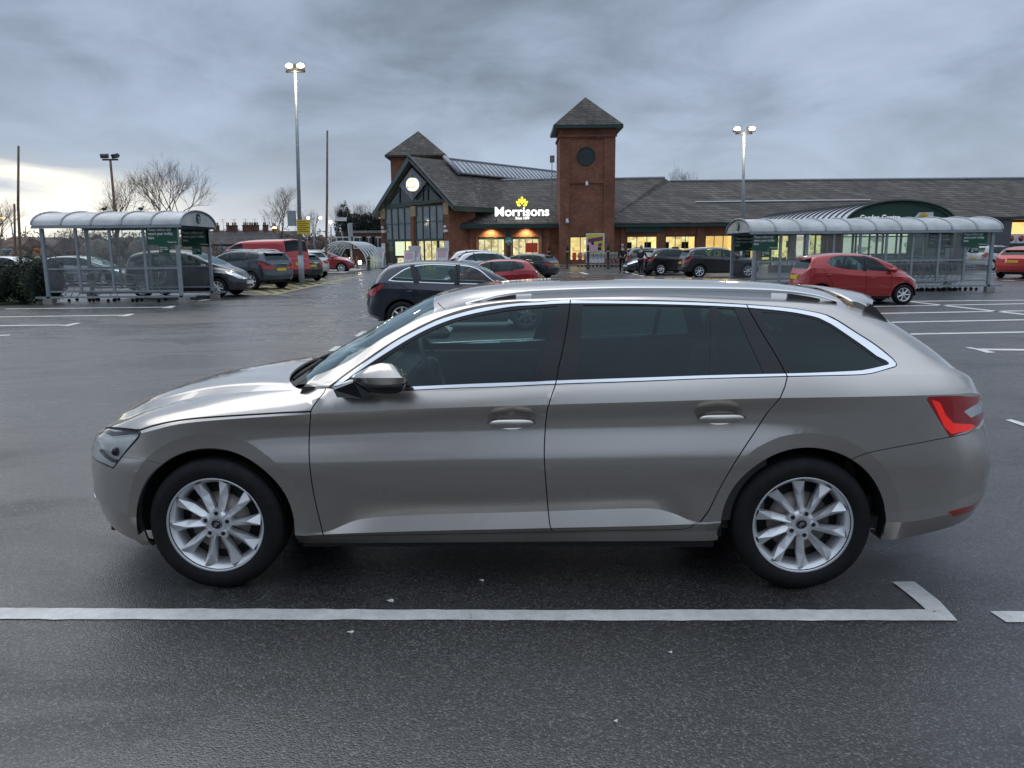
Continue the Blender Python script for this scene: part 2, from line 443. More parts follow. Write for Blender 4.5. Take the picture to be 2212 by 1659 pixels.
        allp = [Vector(p) for p in pts] + [Vector((float(a), float(b))) for a, b in G[keep]] + [Vector((float(u), e)) for u in gu[1:-1] for e in (0.0, s.V)] + [Vector((e, v)) for v in gv[1:-1] for e in (s.u0, s.u1)]
        ov, oe, of, *_ = delaunay_2d_cdt(allp, edges, [], 0, 1e-5)
        uv = np.array([tuple(p) for p in ov]); T = np.array([f[:3] for f in of])
        ar = (uv[T[:, 1], 0] - uv[T[:, 0], 0]) * (uv[T[:, 2], 1] - uv[T[:, 0], 1]) - (uv[T[:, 1], 1] - uv[T[:, 0], 1]) * (uv[T[:, 2], 0] - uv[T[:, 0], 0])
        T = T[abs(ar) > 1e-10]; ar = ar[abs(ar) > 1e-10]; T[ar < 0] = T[ar < 0][:, ::-1]
        cen = uv[T].mean(1); lab = np.full(len(T), -1); names = []
        for i, (name, poly) in enumerate(regions):
            m = (lab < 0) & inpoly(cen, poly); lab[m] = i
        out = {}
        for i, nm in list(enumerate([r[0] for r in regions])) + [(-1, 'body')]:
            t = T[lab == i]
            if len(t): out[nm] = np.vstack([out[nm], t]) if nm in out else t
        s.uv = uv; return out
    def build(s, name, tris, side, mats, parent, off=0.0, skirt=.012, both=False, liner=None):
        """side -1: the -y half, +1 the +y half; both: both halves in one mesh"""
        me_v = []; me_f = []; nor = []; mi = []
        for sd in ((-1, 1) if both else (side,)):
            ids, inv = np.unique(tris, return_inverse=True); T = inv.reshape(-1, 3); uv = s.uv[ids]
            P = s.P(uv[:, 0], uv[:, 1]); cen = uv[T].mean(1)
            d = (cen[:, None, :] - uv[T]).reshape(-1, 2); q = uv[T].reshape(-1, 2)
            LN = s.N(q[:, 0], q[:, 1], d[:, 0], d[:, 1])
            VN = np.zeros_like(P); np.add.at(VN, T.ravel(), LN); VN /= np.linalg.norm(VN, axis=1)[:, None] + 1e-9
            P = P + VN * off; Pi = P - VN * skirt
            mir = np.array([1, sd, 1]); flip = sd < 0
            # one vertex per (point, shading normal): creases stay crisp
            key = np.concatenate([T.ravel()[:, None].astype(float), np.round(LN * 12)], 1)
            uq, first, iv = np.unique(key, axis=0, return_index=True, return_inverse=True); iv = iv.ravel()
            base = len(me_v); vid = T.ravel()[first]; me_v += [tuple(p) for p in P[vid] * mir]
            for i in range(len(T)):
                a = [base + int(iv[3 * i + j]) for j in range(3)]; n3 = [LN[3 * i + j] * mir for j in range(3)]
                if not flip: a = a[::-1]; n3 = n3[::-1]
                me_f.append(a); nor += n3; mi.append(0)
            if skirt:
                ed = {}
                for t in T:
                    for j in range(3):
                        a, b = int(t[j]), int(t[(j + 1) % 3]); ed[(a, b)] = 1
                bd = [(a, b) for (a, b) in ed if (b, a) not in ed]
                for a, b in bd:
                    if min(uv[a, 1], uv[b, 1]) > s.V - 1e-4: continue
                    q = [P[a] * mir, P[b] * mir, Pi[b] * mir, Pi[a] * mir]
                    if not flip: q = q[::-1]
                    q = q[::-1]; n = np.cross(q[1] - q[0], q[2] - q[0]); l = np.linalg.norm(n)
                    if l < 1e-12: continue
                    b2 = len(me_v); me_v += [tuple(p) for p in q]
                    me_f.append([b2, b2 + 1, b2 + 2, b2 + 3]); nor += [n / l] * 4; mi.append(0)
            if liner:
                b3 = len(me_v); me_v += [tuple(p) for p in (P - VN * .02) * mir]
                zc = P[T].mean(1)
                for t, c in zip(T, zc):
                    if liner(c):
                        a = [b3 + int(t[0]), b3 + int(t[1]), b3 + int(t[2])]
                        if flip: a = a[::-1]
                        me_f.append(a); nor += [Vector((0, 0, -1)) if False else Vector(np.cross(np.array(me_v[a[1]]) - np.array(me_v[a[0]]), np.array(me_v[a[2]]) - np.array(me_v[a[0]]))).normalized()] * 3; mi.append(1)
        me = bpy.data.meshes.new(name); me.from_pydata(me_v, [], me_f)
        me.polygons.foreach_set('use_smooth', [True] * len(me_f)); me.polygons.foreach_set('material_index', mi)
        me.normals_split_custom_set([tuple(n) for n in nor])
        mats = list(mats) if isinstance(mats, (list, tuple)) else [mats]
        if liner: mats.append(M_['trim_dark'])
        return mesh_obj(name, me, parent, mats)

# ------------------------------------------------------------ wheels (axis along y, face towards -y)
def tyre_mesh(Rt, Rr, wd, n=56):
    h = wd / 2; m = MB()
    pr = [(Rr - .012, h * .55), (Rr - .004, h - .02), (Rr + .01, h - .006), (.5 * (Rr + Rt), h + .006), (Rt - .03, h - .004), (Rt - .01, h - .016), (Rt - .001, h - .034)]
    tread = []
    for g in (-.055, -.018, .018, .055):
        if abs(g) < h - .04: tread += [(Rt, g - .005), (Rt - .006, g - .004), (Rt - .006, g + .004), (Rt, g + .005)]
    prof = [(r, -y) for r, y in pr] + tread + [(r, y) for r, y in pr[::-1]]
    m.lathe(prof, n, 'Y'); return m
def rim_hero(Rr):
    m = MB(); f = -.088
    m.lathe([(Rr - .004, f - .012), (Rr + .004, f - .019), (Rr + .005, f - .013), (Rr - .003, f - .004), (Rr - .016, f + .012), (Rr - .028, f + .03), (Rr - .034, f + .10), (Rr - .034, .09)], 72, 'Y')
    for k in range(10):
        a0 = 2 * math.pi * k / 10 + .03; lean = .11 if k % 2 else .11
        sec = []
        for r, wl, wr, rid, yb, yr in ((.050, .012, .012, .80, f + .016, f + .002), (.09, .016, .016, .7, f + .022, f + .0), (.15, .021, .023, .3, f + .026, f - .004), (Rr - .017, .029, .029, -.75, f + .022, f - .005)):
            tw = lean * (r - .04) / .17; c, s_ = math.cos(a0 + tw), math.sin(a0 + tw)
            def q(t, y): return (r * c - t * s_, y, r * s_ + t * c)
            rt = rid * (wl if rid < 0 else wr)
            sec.append([q(-wl, yb), q(rt - .002, yr), q(rt + .002, yr), q(wr, yb), q(wr * .8, yb + .03), q(-wl * .8, yb + .03)])
        vs = [p for s1 in sec for p in s1]; fs = []
        for i in range(3):
            for j in range(6): fs.append((i * 6 + j, i * 6 + (j + 1) % 6, (i + 1) * 6 + (j + 1) % 6, (i + 1) * 6 + j))
        m.add(vs, fs)
    m.lathe([(.0, f + .002), (.03, f + .002), (.033, f), (.05, f + .004), (.066, f + .012), (.07, f + .03), (.07, f + .06)], 40, 'Y')
    for k in range(5):
        a = 2 * math.pi * (k + .25) / 5; c, s_ = math.cos(a), math.sin(a)
        vs = []
        for r, t, y in ((.040, 0, f - .002), (.056, .019, f - .001), (.078, .012, f), (.082, 0, f + .001), (.078, -.012, f), (.056, -.019, f - .001)):
            vs.append((r * c - t * s_, y, r * s_ + t * c))
        m.prism(vs, (0, .03, 0))
    return m
def rim_plain(Rr, n=7, wsp=.02, f=-.08):
    m = MB()
    m.lathe([(Rr - .004, f - .010), (Rr + .004, f - .014), (Rr + .004, f - .006), (Rr - .012, f + .006), (Rr - .026, f + .02), (Rr - .03, f + .09)], 32, 'Y')
    for k in range(n):
        a = 2 * math.pi * k / n + .2; c, s_ = math.cos(a), math.sin(a); vs = []
        for r, t in ((.03, wsp * .8), (Rr - .012, wsp * 1.1)):
            for tt, y in ((-t, f + .012), (0, f - .002), (t, f + .012), (t, f + .03), (-t, f + .03)): vs.append((r * c - tt * s_, y, r * s_ + tt * c))
        m.add(vs, [(j, (j + 1) % 5, (j + 1) % 5 + 5, j + 5) for j in range(5)])
    m.lathe([(0, f), (.03, f), (.055, f + .006), (.06, f + .03)], 20, 'Y'); return m
_wc = {}
def wheel_meshes(key, Rt, Rr, wd, n, dark=False):
    if key not in _wc:
        t = tyre_mesh(Rt, Rr, wd, 56 if n == 'hero' else 32).mesh('tyre'); t.materials.append(M_['rubber'])
        rm = rim_hero(Rr) if n == 'hero' else rim_plain(Rr, n)
        bm = bmesh.new(); me = rm.mesh('rim'); bm.from_mesh(me); bmesh.ops.recalc_face_normals(bm, faces=bm.faces); bm.to_mesh(me); bm.free()
        me.materials.append(M_['alloy_dark' if dark else 'alloy'])
        b = MB().lathe([(0, -.03), (.15 if Rr > .2 else .12, -.03), (.15 if Rr > .2 else .12, -.01), (0, -.01)], 28, 'Y').mesh('brake_disc'); b.materials.append(M_['brake'])
        bk = MB().lathe([(0, .0), (Rr - .03, .0), (Rr - .03, .01)], 28, 'Y').mesh('back'); bk.materials.append(M_['black_matt'])
        _wc[key] = (t, me, b, bk)
    return _wc[key]
def add_wheel(car, x, y, Rt, key, Rr=.2, wd=.2, n=7, dark=False, rot=0.0, steer=0.0, detail=True):
    t, r, b, bk = wheel_meshes(key, Rt, Rr, wd, n, dark)
    w_ = link(bpy.data.objects.new('wheel', None)); w_.empty_display_size = .1; w_.parent = car; w_.location = (x, y, Rt)
    w_.rotation_euler = (0, 0, steer + (0 if y < 0 else math.pi))
    for nm, me in (('tyre', t), ('rim', r), ('brake_disc', b), ('wheel_back', bk)):
        if not detail and nm == 'brake_disc': continue
        o = mesh_obj(nm, me, w_); o.rotation_euler = (0, rot, 0)
    return w_

# ============================================================ the estate car in front
CR = dict(A=(300,1300), B=(300,1700), C=(1200,1050), D=(2100,1050), E=(3000,1050), F=(3000,1700), G=(1200,1700), H=(2100,1700))
def tr(*segs):
    out = []
    for c, pts in segs:
        ox, oy = CR[c]; out += [((ox + a / 2.212) / 1.8228, (oy + b / 2.212) / 1.8228) for a, b in pts]
    return out
HX, HY, HRZ = -.012, 4.425, R(-1.41)
paint('estate_paint', (.535, .497, .452), .25, .92)
kn = [
 ([(-2.36,.20),(-1.9,.17),(1.05,.19),(1.8,.24),(2.5,.36)], [(-2.4,.74)], 1),
 ([(-2.36,.26),(-2.0,.235),(-1.88,.185),(-1.0,.225),(-.72,.228),(1.04,.243),(1.8,.245),(2.08,.287),(2.25,.32),(2.5,.38)], [(-2.36,.84),(0,.852),(2.5,.86)], 1),
 ([(-2.36,.30),(-1.85,.22),(-1.0,.255),(-.9,.26),(.2,.285),(.73,.295),(1.05,.30),(1.8,.29),(2.1,.33),(2.5,.42)], [(0,.878)], 1),
 ([(-2.36,.36),(-1.8,.29),(-1,.285),(-.9,.293),(.19,.326),(.7,.338),(.92,.346),(1.8,.35),(2.5,.47)], [(-2.36,.88),(-1,.905),(2.5,.903)], 1),
 ([(-2.36,.42),(-1.8,.35),(-1.0,.305),(-.9,.302),(-.72,.358),(-.6,.374),(.19,.401),(.68,.416),(.78,.40),(.92,.354),(1.8,.40),(2.5,.52)], [(-1.0,.903),(-.9,.902),(-.72,.878),(.68,.878),(.8,.884),(.92,.902),(2.5,.90)], 1),
 ([(-2.36,.50),(-.95,.47),(.2,.49),(.9,.50),(2.5,.585)], [(-1.2,.903),(-.8,.905),(.8,.905),(1.2,.905)], 0),
 ([(-2.36,.58),(-1,.62),(1,.64),(2.5,.66)], [(-2,.905),(-1,.917),(1,.920),(2.3,.905)], 0),
 ([(-2.36,.64),(-2.1,.67),(-1.9,.70),(-1.746,.735),(-1.548,.79),(-1.277,.82),(-.93,.84),(-.416,.867),(.194,.885),(.703,.898),(1.264,.912),(1.93,.90),(2.2,.88),(2.5,.80)], [(-2.36,.89),(-1.6,.896),(-1.3,.889),(-.9,.883),(0,.889),(1.2,.888),(1.6,.901),(2.0,.89),(2.5,.85)], 0),
 ([(-2.36,.665),(-2.1,.72),(-1.9,.757),(-1.746,.795),(-1.548,.842),(-1.277,.868),(-.93,.888),(-.416,.914),(.194,.932),(.703,.945),(1.264,.959),(1.5,.961),(1.93,.964),(2.2,.962),(2.5,.88)], [(-2.36,.88),(-1.9,.888),(-1.2,.903),(0,.912),(1.3,.910),(1.6,.905),(2.0,.885),(2.5,.84)], 1),
 ([(-2.36,.672),(-2.1,.765),(-1.75,.855),(-1.4,.912),(-1.0,.942),(-.8,.957),(-.4,.955),(.2,.975),(1.3,1.005),(1.9,1.01),(2.2,.995),(2.5,.895)], [(-2.36,.74),(-1.75,.77),(-1.4,.81),(-1.0,.86),(-.8,.893),(0,.900),(1.3,.897),(1.9,.872),(2.5,.82)], 0),
 ([(-2.36,.68),(-2.2,.737),(-1.95,.825),(-1.6,.903),(-1.3,.947),(-1.05,.972),(-.93,.985),(-.84,1.0),(-.49,.988),(.21,1.014),(.6,1.027),(1.3,1.049),(1.67,1.052),(1.83,1.057),(2.07,1.05),(2.29,1.01),(2.36,.975),(2.5,.90)], [(-2.36,.50),(-1.72,.50),(-1.39,.60),(-1.0,.74),(-.9,.80),(-.8,.862),(-.5,.882),(1.3,.880),(1.83,.85),(2.3,.80),(2.5,.78)], 1),
 ([(-2.36,.70),(-2.2,.76),(-1.95,.847),(-1.6,.925),(-1.3,.965),(-1.1,.983),(-.95,1.0),(-.8,1.03),(-.6,1.09),(-.37,1.15),(-.1,1.19),(.3,1.21),(1.3,1.215),(1.6,1.20),(1.9,1.14),(2.07,1.09),(2.3,1.02),(2.5,.91)], [(-2.36,.42),(-1.7,.42),(-1.3,.54),(-1.0,.70),(-.8,.84),(-.6,.805),(-.37,.80),(0,.795),(1.3,.785),(1.9,.765),(2.3,.765),(2.5,.75)], 0),
 ([(-2.36,.71),(-2.2,.775),(-1.95,.862),(-1.6,.938),(-1.3,.977),(-1.1,.993),(-.95,1.02),(-.8,1.065),(-.6,1.20),(-.37,1.315),(-.15,1.378),(.07,1.402),(.62,1.41),(1.16,1.385),(1.45,1.368),(1.6,1.345),(1.77,1.285),(1.9,1.225),(2.07,1.13),(2.29,1.025),(2.36,.982),(2.5,.915)], [(-2.36,.36),(-1.7,.36),(-1.3,.48),(-1.0,.66),(-.8,.75),(-.6,.72),(-.37,.69),(-.1,.675),(.3,.665),(1.3,.66),(1.6,.665),(1.9,.675),(2.07,.69),(2.3,.71),(2.5,.70)], 0),
 ([(-2.36,.715),(-2.2,.787),(-1.95,.873),(-1.6,.948),(-1.3,.985),(-1.1,1.0),(-.95,1.05),(-.8,1.13),(-.6,1.245),(-.37,1.348),(-.157,1.388),(.144,1.412),(.637,1.424),(1.31,1.406),(1.6,1.382),(1.77,1.335),(1.9,1.275),(2.07,1.18),(2.29,1.045),(2.36,.995),(2.5,.92)], [(-2.36,.28),(-1.7,.28),(-1.3,.38),(-1.0,.56),(-.8,.60),(-.37,.575),(.3,.555),(1.3,.55),(1.9,.57),(2.3,.60),(2.5,.6)], 0),
 ([(-2.36,.72),(-2.2,.80),(-1.95,.88),(-1.6,.955),(-1.3,.992),(-1.12,1.005),(-.95,1.095),(-.8,1.175),(-.6,1.285),(-.37,1.39),(-.15,1.435),(.14,1.458),(.64,1.469),(1.3,1.45),(1.6,1.42),(1.77,1.375),(1.9,1.315),(2.07,1.215),(2.29,1.07),(2.36,1.015),(2.5,.925)], [(-2.36,.16),(-1.3,.22),(-1,.34),(-.37,.36),(1.3,.36),(2.5,.38)], 0),
 ([(-2.36,.72),(-2.2,.805),(-1.95,.885),(-1.6,.96),(-1.3,.997),(-1.12,1.012),(-.95,1.115),(-.8,1.20),(-.6,1.31),(-.37,1.41),(-.15,1.45),(.14,1.471),(.64,1.481),(1.3,1.463),(1.6,1.432),(1.77,1.39),(1.9,1.335),(2.07,1.235),(2.29,1.085),(2.36,1.025),(2.5,.93)], [(0,0)], 1),
]
WF, WR, WZ = -1.42, 1.42, .332
B = Body(kn, (-2.36, 1.06, 3.0, 2.0, [(.2,.10),(.3,.03),(.42,0),(.52,0),(.60,.02),(.70,.06),(.78,.11)]),
         (2.52, .95, 5.0, 2.6, [(.2,-.10),(.34,-.05),(.42,-.02),(.58,0),(.68,-.035),(.80,-.06),(.88,-.07),(.95,-.10)]),
         [(WF, WZ, .458, .20), (WR, WZ, .458, .20)], dents=[(.03, .840, .080, .034, .013), (1.006, .860, .080, .034, .013)])
hero = thing('estate_car', 'large beige silver estate car with roof rails, side-on in the foreground bay', 'car', (HX, HY, 0), HRZ)
def ipx(segs, smooth=True, step=14):
    p = tr(*segs)
    if smooth: p = smoothline(p, step)
    return B.inv(p, 'px', (HX, HY), rz=HRZ)
def hloc(x, y, w_):
    """pixel onto the plane beside the car at half width w_, in the car's own axes"""
    c, s_ = math.cos(HRZ), math.sin(HRZ); P0 = Plane(HX + w_ * s_, HY - w_ * c, math.degrees(HRZ)); a, z = P0.sz(x, y); return a, z
# traced lines
t_out = ipx([('C',[(200,1052),(330,948),(500,828),(700,690),(900,570),(1100,470),(1300,393),(1500,343),(1700,313),(1900,298)]),('D',[(10,303),(320,287),(900,288),(1400,300),(1850,325)]),('E',[(200,352),(400,380),(560,415),(670,468),(820,565),(970,660),(1070,735),(1140,795),(1172,835),(1178,858)])])
b_out = ipx([('E',[(1178,858),(1160,877),(1060,905),(950,935),(870,945),(600,953),(230,962)]),('D',[(1500,980),(900,1004),(200,1028)]),('C',[(1700,1050),(1300,1063),(870,1082),(440,1088),(200,1052)])])
c_out = ipx([('C',[(250,1038),(400,925),(600,785),(800,650),(1000,545),(1150,475),(1300,425),(1500,372),(1700,340),(1900,320)]),('D',[(20,316),(320,298),(900,303),(1400,315),(1850,337)]),('E',[(200,362),(400,390),(550,425),(650,475),(800,570),(950,665),(1050,740),(1130,805),(1165,845),(1160,868)])])
c_in = ipx([('C',[(295,1040),(450,925),(620,810),(850,665),(1040,560),(1200,490),(1350,440),(1550,393),(1800,350)]),('D',[(20,336),(320,322),(900,325),(1400,337),(1830,357)]),('E',[(200,390),(380,420),(500,450),(600,500),(750,600),(900,705),(1000,780),(1080,820),(1105,842),(1098,856)])])
l_out = ipx([('E',[(1160,868),(1060,898),(950,928),(870,938),(600,946),(230,953)]),('D',[(1500,973),(900,996),(200,1020)]),('C',[(1700,1043),(1300,1056),(870,1075),(440,1082),(225,1047)])])
l_in = ipx([('E',[(1098,856),(960,888),(870,905),(600,920),(230,932)]),('D',[(1550,947),(900,969),(200,993)]),('C',[(2000,1003),(1500,1020),(870,1048),(440,1062),(285,1043)])])
g_front = ipx([('C',[(600,870),(660,830),(860,690),(1050,585),(1200,515),(1380,458),(1600,412),(1850,372),(2200,343)])]) + ipx([('C',[(2200,343),(2000,1000)])]) + ipx([('C',[(2000,1000),(1500,1018),(870,1046),(620,1050)])])
g_rear = ipx([('D',[(432,335),(900,336),(1400,347),(1546,352)])]) + ipx([('D',[(1546,352),(1538,944)])]) + ipx([('D',[(1538,944),(900,965),(387,985)])]) + ipx([('D',[(387,985),(432,335)])])
g_dq = ipx([('D',[(1600,360),(1752,366)])]) + ipx([('D',[(1752,366),(2008,930)])]) + ipx([('D',[(2008,930),(1592,942)])]) + ipx([('D',[(1592,942),(1600,360)])])
g_q = ipx([('E',[(-10,392),(200,408),(380,436),(490,465),(590,515),(740,615),(890,718),(990,793),(1060,832),(1082,844),(1075,854),(950,878),(860,895),(600,909),(240,920)])]) + ipx([('E',[(240,920),(-10,392)])])
s_bon = ipx([('A',[(548,873),(660,835),(760,810),(900,785),(1040,768),(1200,756),(1400,743),(1600,731),(1800,719),(2040,709)])])
s_fd = ipx([('A',[(2200,495),(2120,590),(2060,670),(2045,705)])]) [:-1] + ipx([('A',[(2045,705),(2032,880)]),('G',[(38,200),(55,400),(90,600),(130,770),(155,872),(168,912)])])
s_bot = ipx([('G',[(168,912),(1000,896),(2160,873)]),('H',[(600,862),(1100,855),(1300,850),(1380,830),(1440,790),(1520,700),(1620,500),(1760,260),(1930,0)]),('D',[(2040,1270),(2150,1143),(2190,1050),(2212,960)])])
s_cp = ipx([('D',[(2212,960),(2130,800),(1990,570),(1852,330)])])
s_b = ipx([('D',[(324,290),(300,480),(260,700),(215,900),(197,1010),(185,1050),(150,1150),(125,1230),(105,1400)]),('H',[(95,200),(110,450),(130,690),(142,800),(152,840),(168,870)])])
s_rb = 0
s_rb = lambda: ipx([('F',[(770,248),(920,185),(1300,110),(1620,50),(1780,20)])]) + rp_([(2.40,.786),(2.46,.793),(2.50,.797),(2.519,.797)])
s_rb_ = s_rb
s_fb = ipx([('A',[(375,1100),(600,1130),(745,1167)])])
hl_px = ipx([('A',[(540,880),(557,903),(540,935),(430,1060),(322,1200)])])
hl = hl_px + B.inv([(.66,.60),(.52,.595),(.50,.70),(.62,.742),(.72,.752)], 'wz', lim=lambda u, v: u < -1.9)
def vz(u, z):
    vv = np.linspace(0, B.V, 900); zz = B.P(np.full(900, u), vv)[:, 2]; i = int(np.argmax(zz >= z)); return float(vv[i])
def rp_(pts): return [(u, vz(u, z)) for u, z in pts]
tl = ipx([('E',[(1640,1490),(1560,1365),(1436,1158)])]) + ipx([('E',[(1436,1150),(1450,1134),(1700,1124)])]) + rp_([(2.30,.932),(2.40,.928),(2.47,.925),(2.514,.92),(2.514,.84),(2.505,.828),(2.47,.815),(2.40,.805)]) + ipx([('E',[(1700,1458),(1640,1484)])], False)
tl2 = ipx([('E',[(1478,1158),(1550,1182),(1600,1290),(1665,1362),(1690,1366),(1690,1450),(1655,1458),(1590,1400)])], False)
ub = tl2[4][0]; tl2 = tl2[:5] + rp_([(ub + .10, .812), (ub + .13, .80), (ub + .10, .785)]) + tl2[5:]
tlc = rp_([(2.17,.876),(2.21,.888),(2.40,.890),(2.49,.875),(2.45,.848),(2.22,.842)])
refl = rp_([(2.15,.366),(2.10,.398),(2.25,.414),(2.34,.430),(2.44,.454),(2.51,.456),(2.51,.416),(2.45,.402),(2.36,.384),(2.26,.372)])
dif = rp_([(2.40,.30),(2.46,.42),(2.52,.42)]) + [(2.52, 0), (2.34, 0)]
s_rb = s_rb_()
# centre-line parts, given as (x, w)
top = lambda u, v: v > B.vn[9]
cut = [(-1.19,.0),(-1.185,.2),(-1.165,.37),(-1.12,.55),(-1.065,.67),(-1.0,.745)]
cowl = B.inv(smoothline(cut,.03), 'xw', lim=top)
wsl = [(-.985,.70),(-1.03,.55),(-1.06,.37),(-1.075,.2),(-1.08,.0)]
wsb = B.inv(smoothline(wsl,.03), 'xw', lim=top)
ua = np.linspace(-.955, -.36, 24); vA = [(float(u), float(B.vn[12] + .055)) for u in ua]
wst = B.inv(smoothline([(-.36,.57),(-.385,.4),(-.40,.2),(-.405,0)],.03), 'xw', lim=top)
windscreen = wsb[::-1] + vA + wst
cowlp = cowl + wsb
rw = B.inv(smoothline([(1.90,.0),(1.90,.3),(1.90,.50)],.04)+smoothline([(1.90,.50),(2.26,.56)],.04)+smoothline([(2.26,.56),(2.27,.3),(2.27,0)],.04), 'xw', lim=top)
s_tail = [(1.70, B.V)] + ipx([('E',[(520,208),(560,215),(640,250),(700,290),(755,342)])])
s_ws = ipx([('C',[(1160,315),(1190,348),(1222,368)])])
gr_up = B.inv([(0,.50),(.40,.50),(.46,.60),(.42,.70),(0,.70)], 'wz', lim=lambda u, v: u < -2.1)
gr_lo = B.inv([(0,.27),(.46,.27),(.5,.36),(.40,.40),(0,.40)], 'wz', lim=lambda u, v: u < -2.1)
def circ(cx, cz, r, n=72, rz=None): return B.inv([(cx + r * math.cos(2*math.pi*k/n), cz + (rz or r) * math.sin(2*math.pi*k/n)) for k in range(n)], 'xz', lim=lambda u, v: v < B.vn[9])
arch_f = circ(WF, WZ - .004, .392); arch_r = circ(WR, WZ - .004, .392)
def below(arch, cx):  # carry the opening down to the lower edge
    a = [p for p in arch if True]; hi = [p for p in a if B.P(np.array([p[0]]), np.array([p[1]]))[0, 2] > .345]
    hi.sort(key=lambda p: p[0]); return [(hi[0][0] - .004, 0.0)] + hi + [(hi[-1][0] + .004, 0.0)]
hole_f, hole_r = below(arch_f, WF), below(arch_r, WR)
fl_f, fl_r = circ(WF, WZ, .458), circ(WR, WZ, .458)
def closeto(a): return a
SW = .0055
fd_poly = s_fd + s_bot[:1]
ib = min(range(len(s_bot)), key=lambda i: abs(s_bot[i][0] - s_b[-1][0]))
jb = min(range(len(s_b)), key=lambda i: abs(s_b[i][1] - B.vn[10]))     # where the B line crosses the belt
fdoor = s_fd + s_bot[:ib + 1] + s_b[::-1] + t_out[:min(range(len(t_out)), key=lambda i: abs(t_out[i][0] - s_b[0][0]))][::-1]
i1, i2 = [min(range(len(t_out)), key=lambda i: abs(t_out[i][0] - q[0])) for q in (s_b[0], s_cp[-1])]
rdoor = s_b + s_bot[ib:] + s_cp + t_out[i1:i2][::-1]
bonnet = s_bon + ipx([('A',[(2055,650),(2030,560),(2000,482)])]) + cowl[::-1] + [(-1.19, B.V), (-2.3, B.V)] + B.inv([(.1,.715),(.3,.715),(.5,.712)], 'wz', lim=lambda u, v: u < -1.9) + ipx([('A',[(290,852),(540,879)])])
fbump = s_fb + [(hole_f[1][0], hole_f[1][1]), (hole_f[0][0], 0), (-2.36, 0), (-2.36, B.vn[8]), (-2.2, B.vn[8])] + hl[5:2:-1]
rbump = [hole_r[-1], hole_r[-2]] + s_rb + [(2.52, s_rb[-1][1]), (2.52, 0)]
sill = [(-1.05, 0), (1.1, 0)] + [(1.1, B.vn[2] - .002), (-1.05, B.vn[2] - .002)]
regs = [('hole', hole_f), ('hole', hole_r)]
regs += [('seam', B.strip(l, SW)) for l in (s_bon, s_fd, s_bot, s_b, s_cp, s_tail)] + [('seam', B.strip(s_rb, .004)), ('seam', B.strip(s_fb, .003)), ('seam', B.strip(s_ws, .004)), ('seam', B.strip(ipx([('A',[(215,847),(290,850),(540,879)])]), .008)), ('seam', B.strip(ipx([('C',[(95,1040),(200,1053)])]), .004))]
regs += [('window_trim', c_out + c_in[::-1]), ('window_trim', l_out + l_in[::-1])]
regs += [('front_window', g_front), ('rear_window', g_rear), ('rear_quarter_window', g_dq), ('load_area_window', g_q)]
regs += [('pillar_trim', t_out + b_out)]
regs += [('lamp_clear', tlc), ('lamp_glow', tl2), ('tail_light', tl), ('reflector', refl), ('diffuser', dif), ('lamp_edge', B.strip(hl + hl[:1], .012)), ('headlight', hl)]
regs += [('windscreen', windscreen), ('cowl', cowlp), ('rear_screen', rw), ('grille', gr_up), ('lower_grille', gr_lo)]
def ell(cx, cz, k): return B.inv([(cx + .089 * k * math.cos(a), cz + .0365 * k * math.sin(a)) for a in np.linspace(0, 2 * math.pi, 33)[:-1]], 'xz', lim=lambda u, v: v < B.vn[9])
for k in (.2, .4, .6, .8, .92, 1.0): regs += [('front_door', ell(.03, .838, k)), ('rear_door', ell(1.006, .858, k))]
regs += [('front_door', fdoor), ('rear_door', rdoor), ('bonnet', bonnet), ('front_bumper', fbump), ('rear_bumper', rbump), ('arch_line', fl_f), ('arch_line', fl_r)]
PA = B.panels(regs, .045)
EP = M_['estate_paint']
def merge(*ns): a = [PA[n] for n in ns if n in PA]; return np.vstack(a) if a else None
liner = lambda c: c[2] > 1.0 and c[0] > -1.0
B.build('body', merge('body', 'arch_line'), -1, EP, hero, both=True, liner=liner)
B.build('shut_lines', merge('seam'), -1, M_['seam'], hero, off=-.007, skirt=0, both=True)
B.build('bonnet', PA['bonnet'], -1, EP, hero, both=True)
B.build('front_bumper', PA['front_bumper'], -1, EP, hero, both=True)
B.build('rear_bumper', PA['rear_bumper'], -1, EP, hero, both=True)
B.build('windscreen', PA['windscreen'], -1, M_['glass_screen'], hero, skirt=0, both=True, off=-.002)
B.build('cowl', PA['cowl'], -1, M_['black_matt'], hero, off=-.028, skirt=0, both=True)
B.build('rear_screen', PA['rear_screen'], -1, M_['glass_dark'], hero, skirt=0, both=True)
B.build('diffuser', PA['diffuser'], -1, M_['plastic'], hero, off=.001, both=True)
B.build('grille', PA['grille'], -1, M_['black_gloss'], hero, off=-.01, both=True)
B.build('lower_grille', PA['lower_grille'], -1, M_['black_matt'], hero, off=-.01, both=True)
mat('lamp_inner', (.95, .95, .94), .25, .4, bump=.35, bscale=30); mat('lamp_dark', (.05, .055, .06), .2)
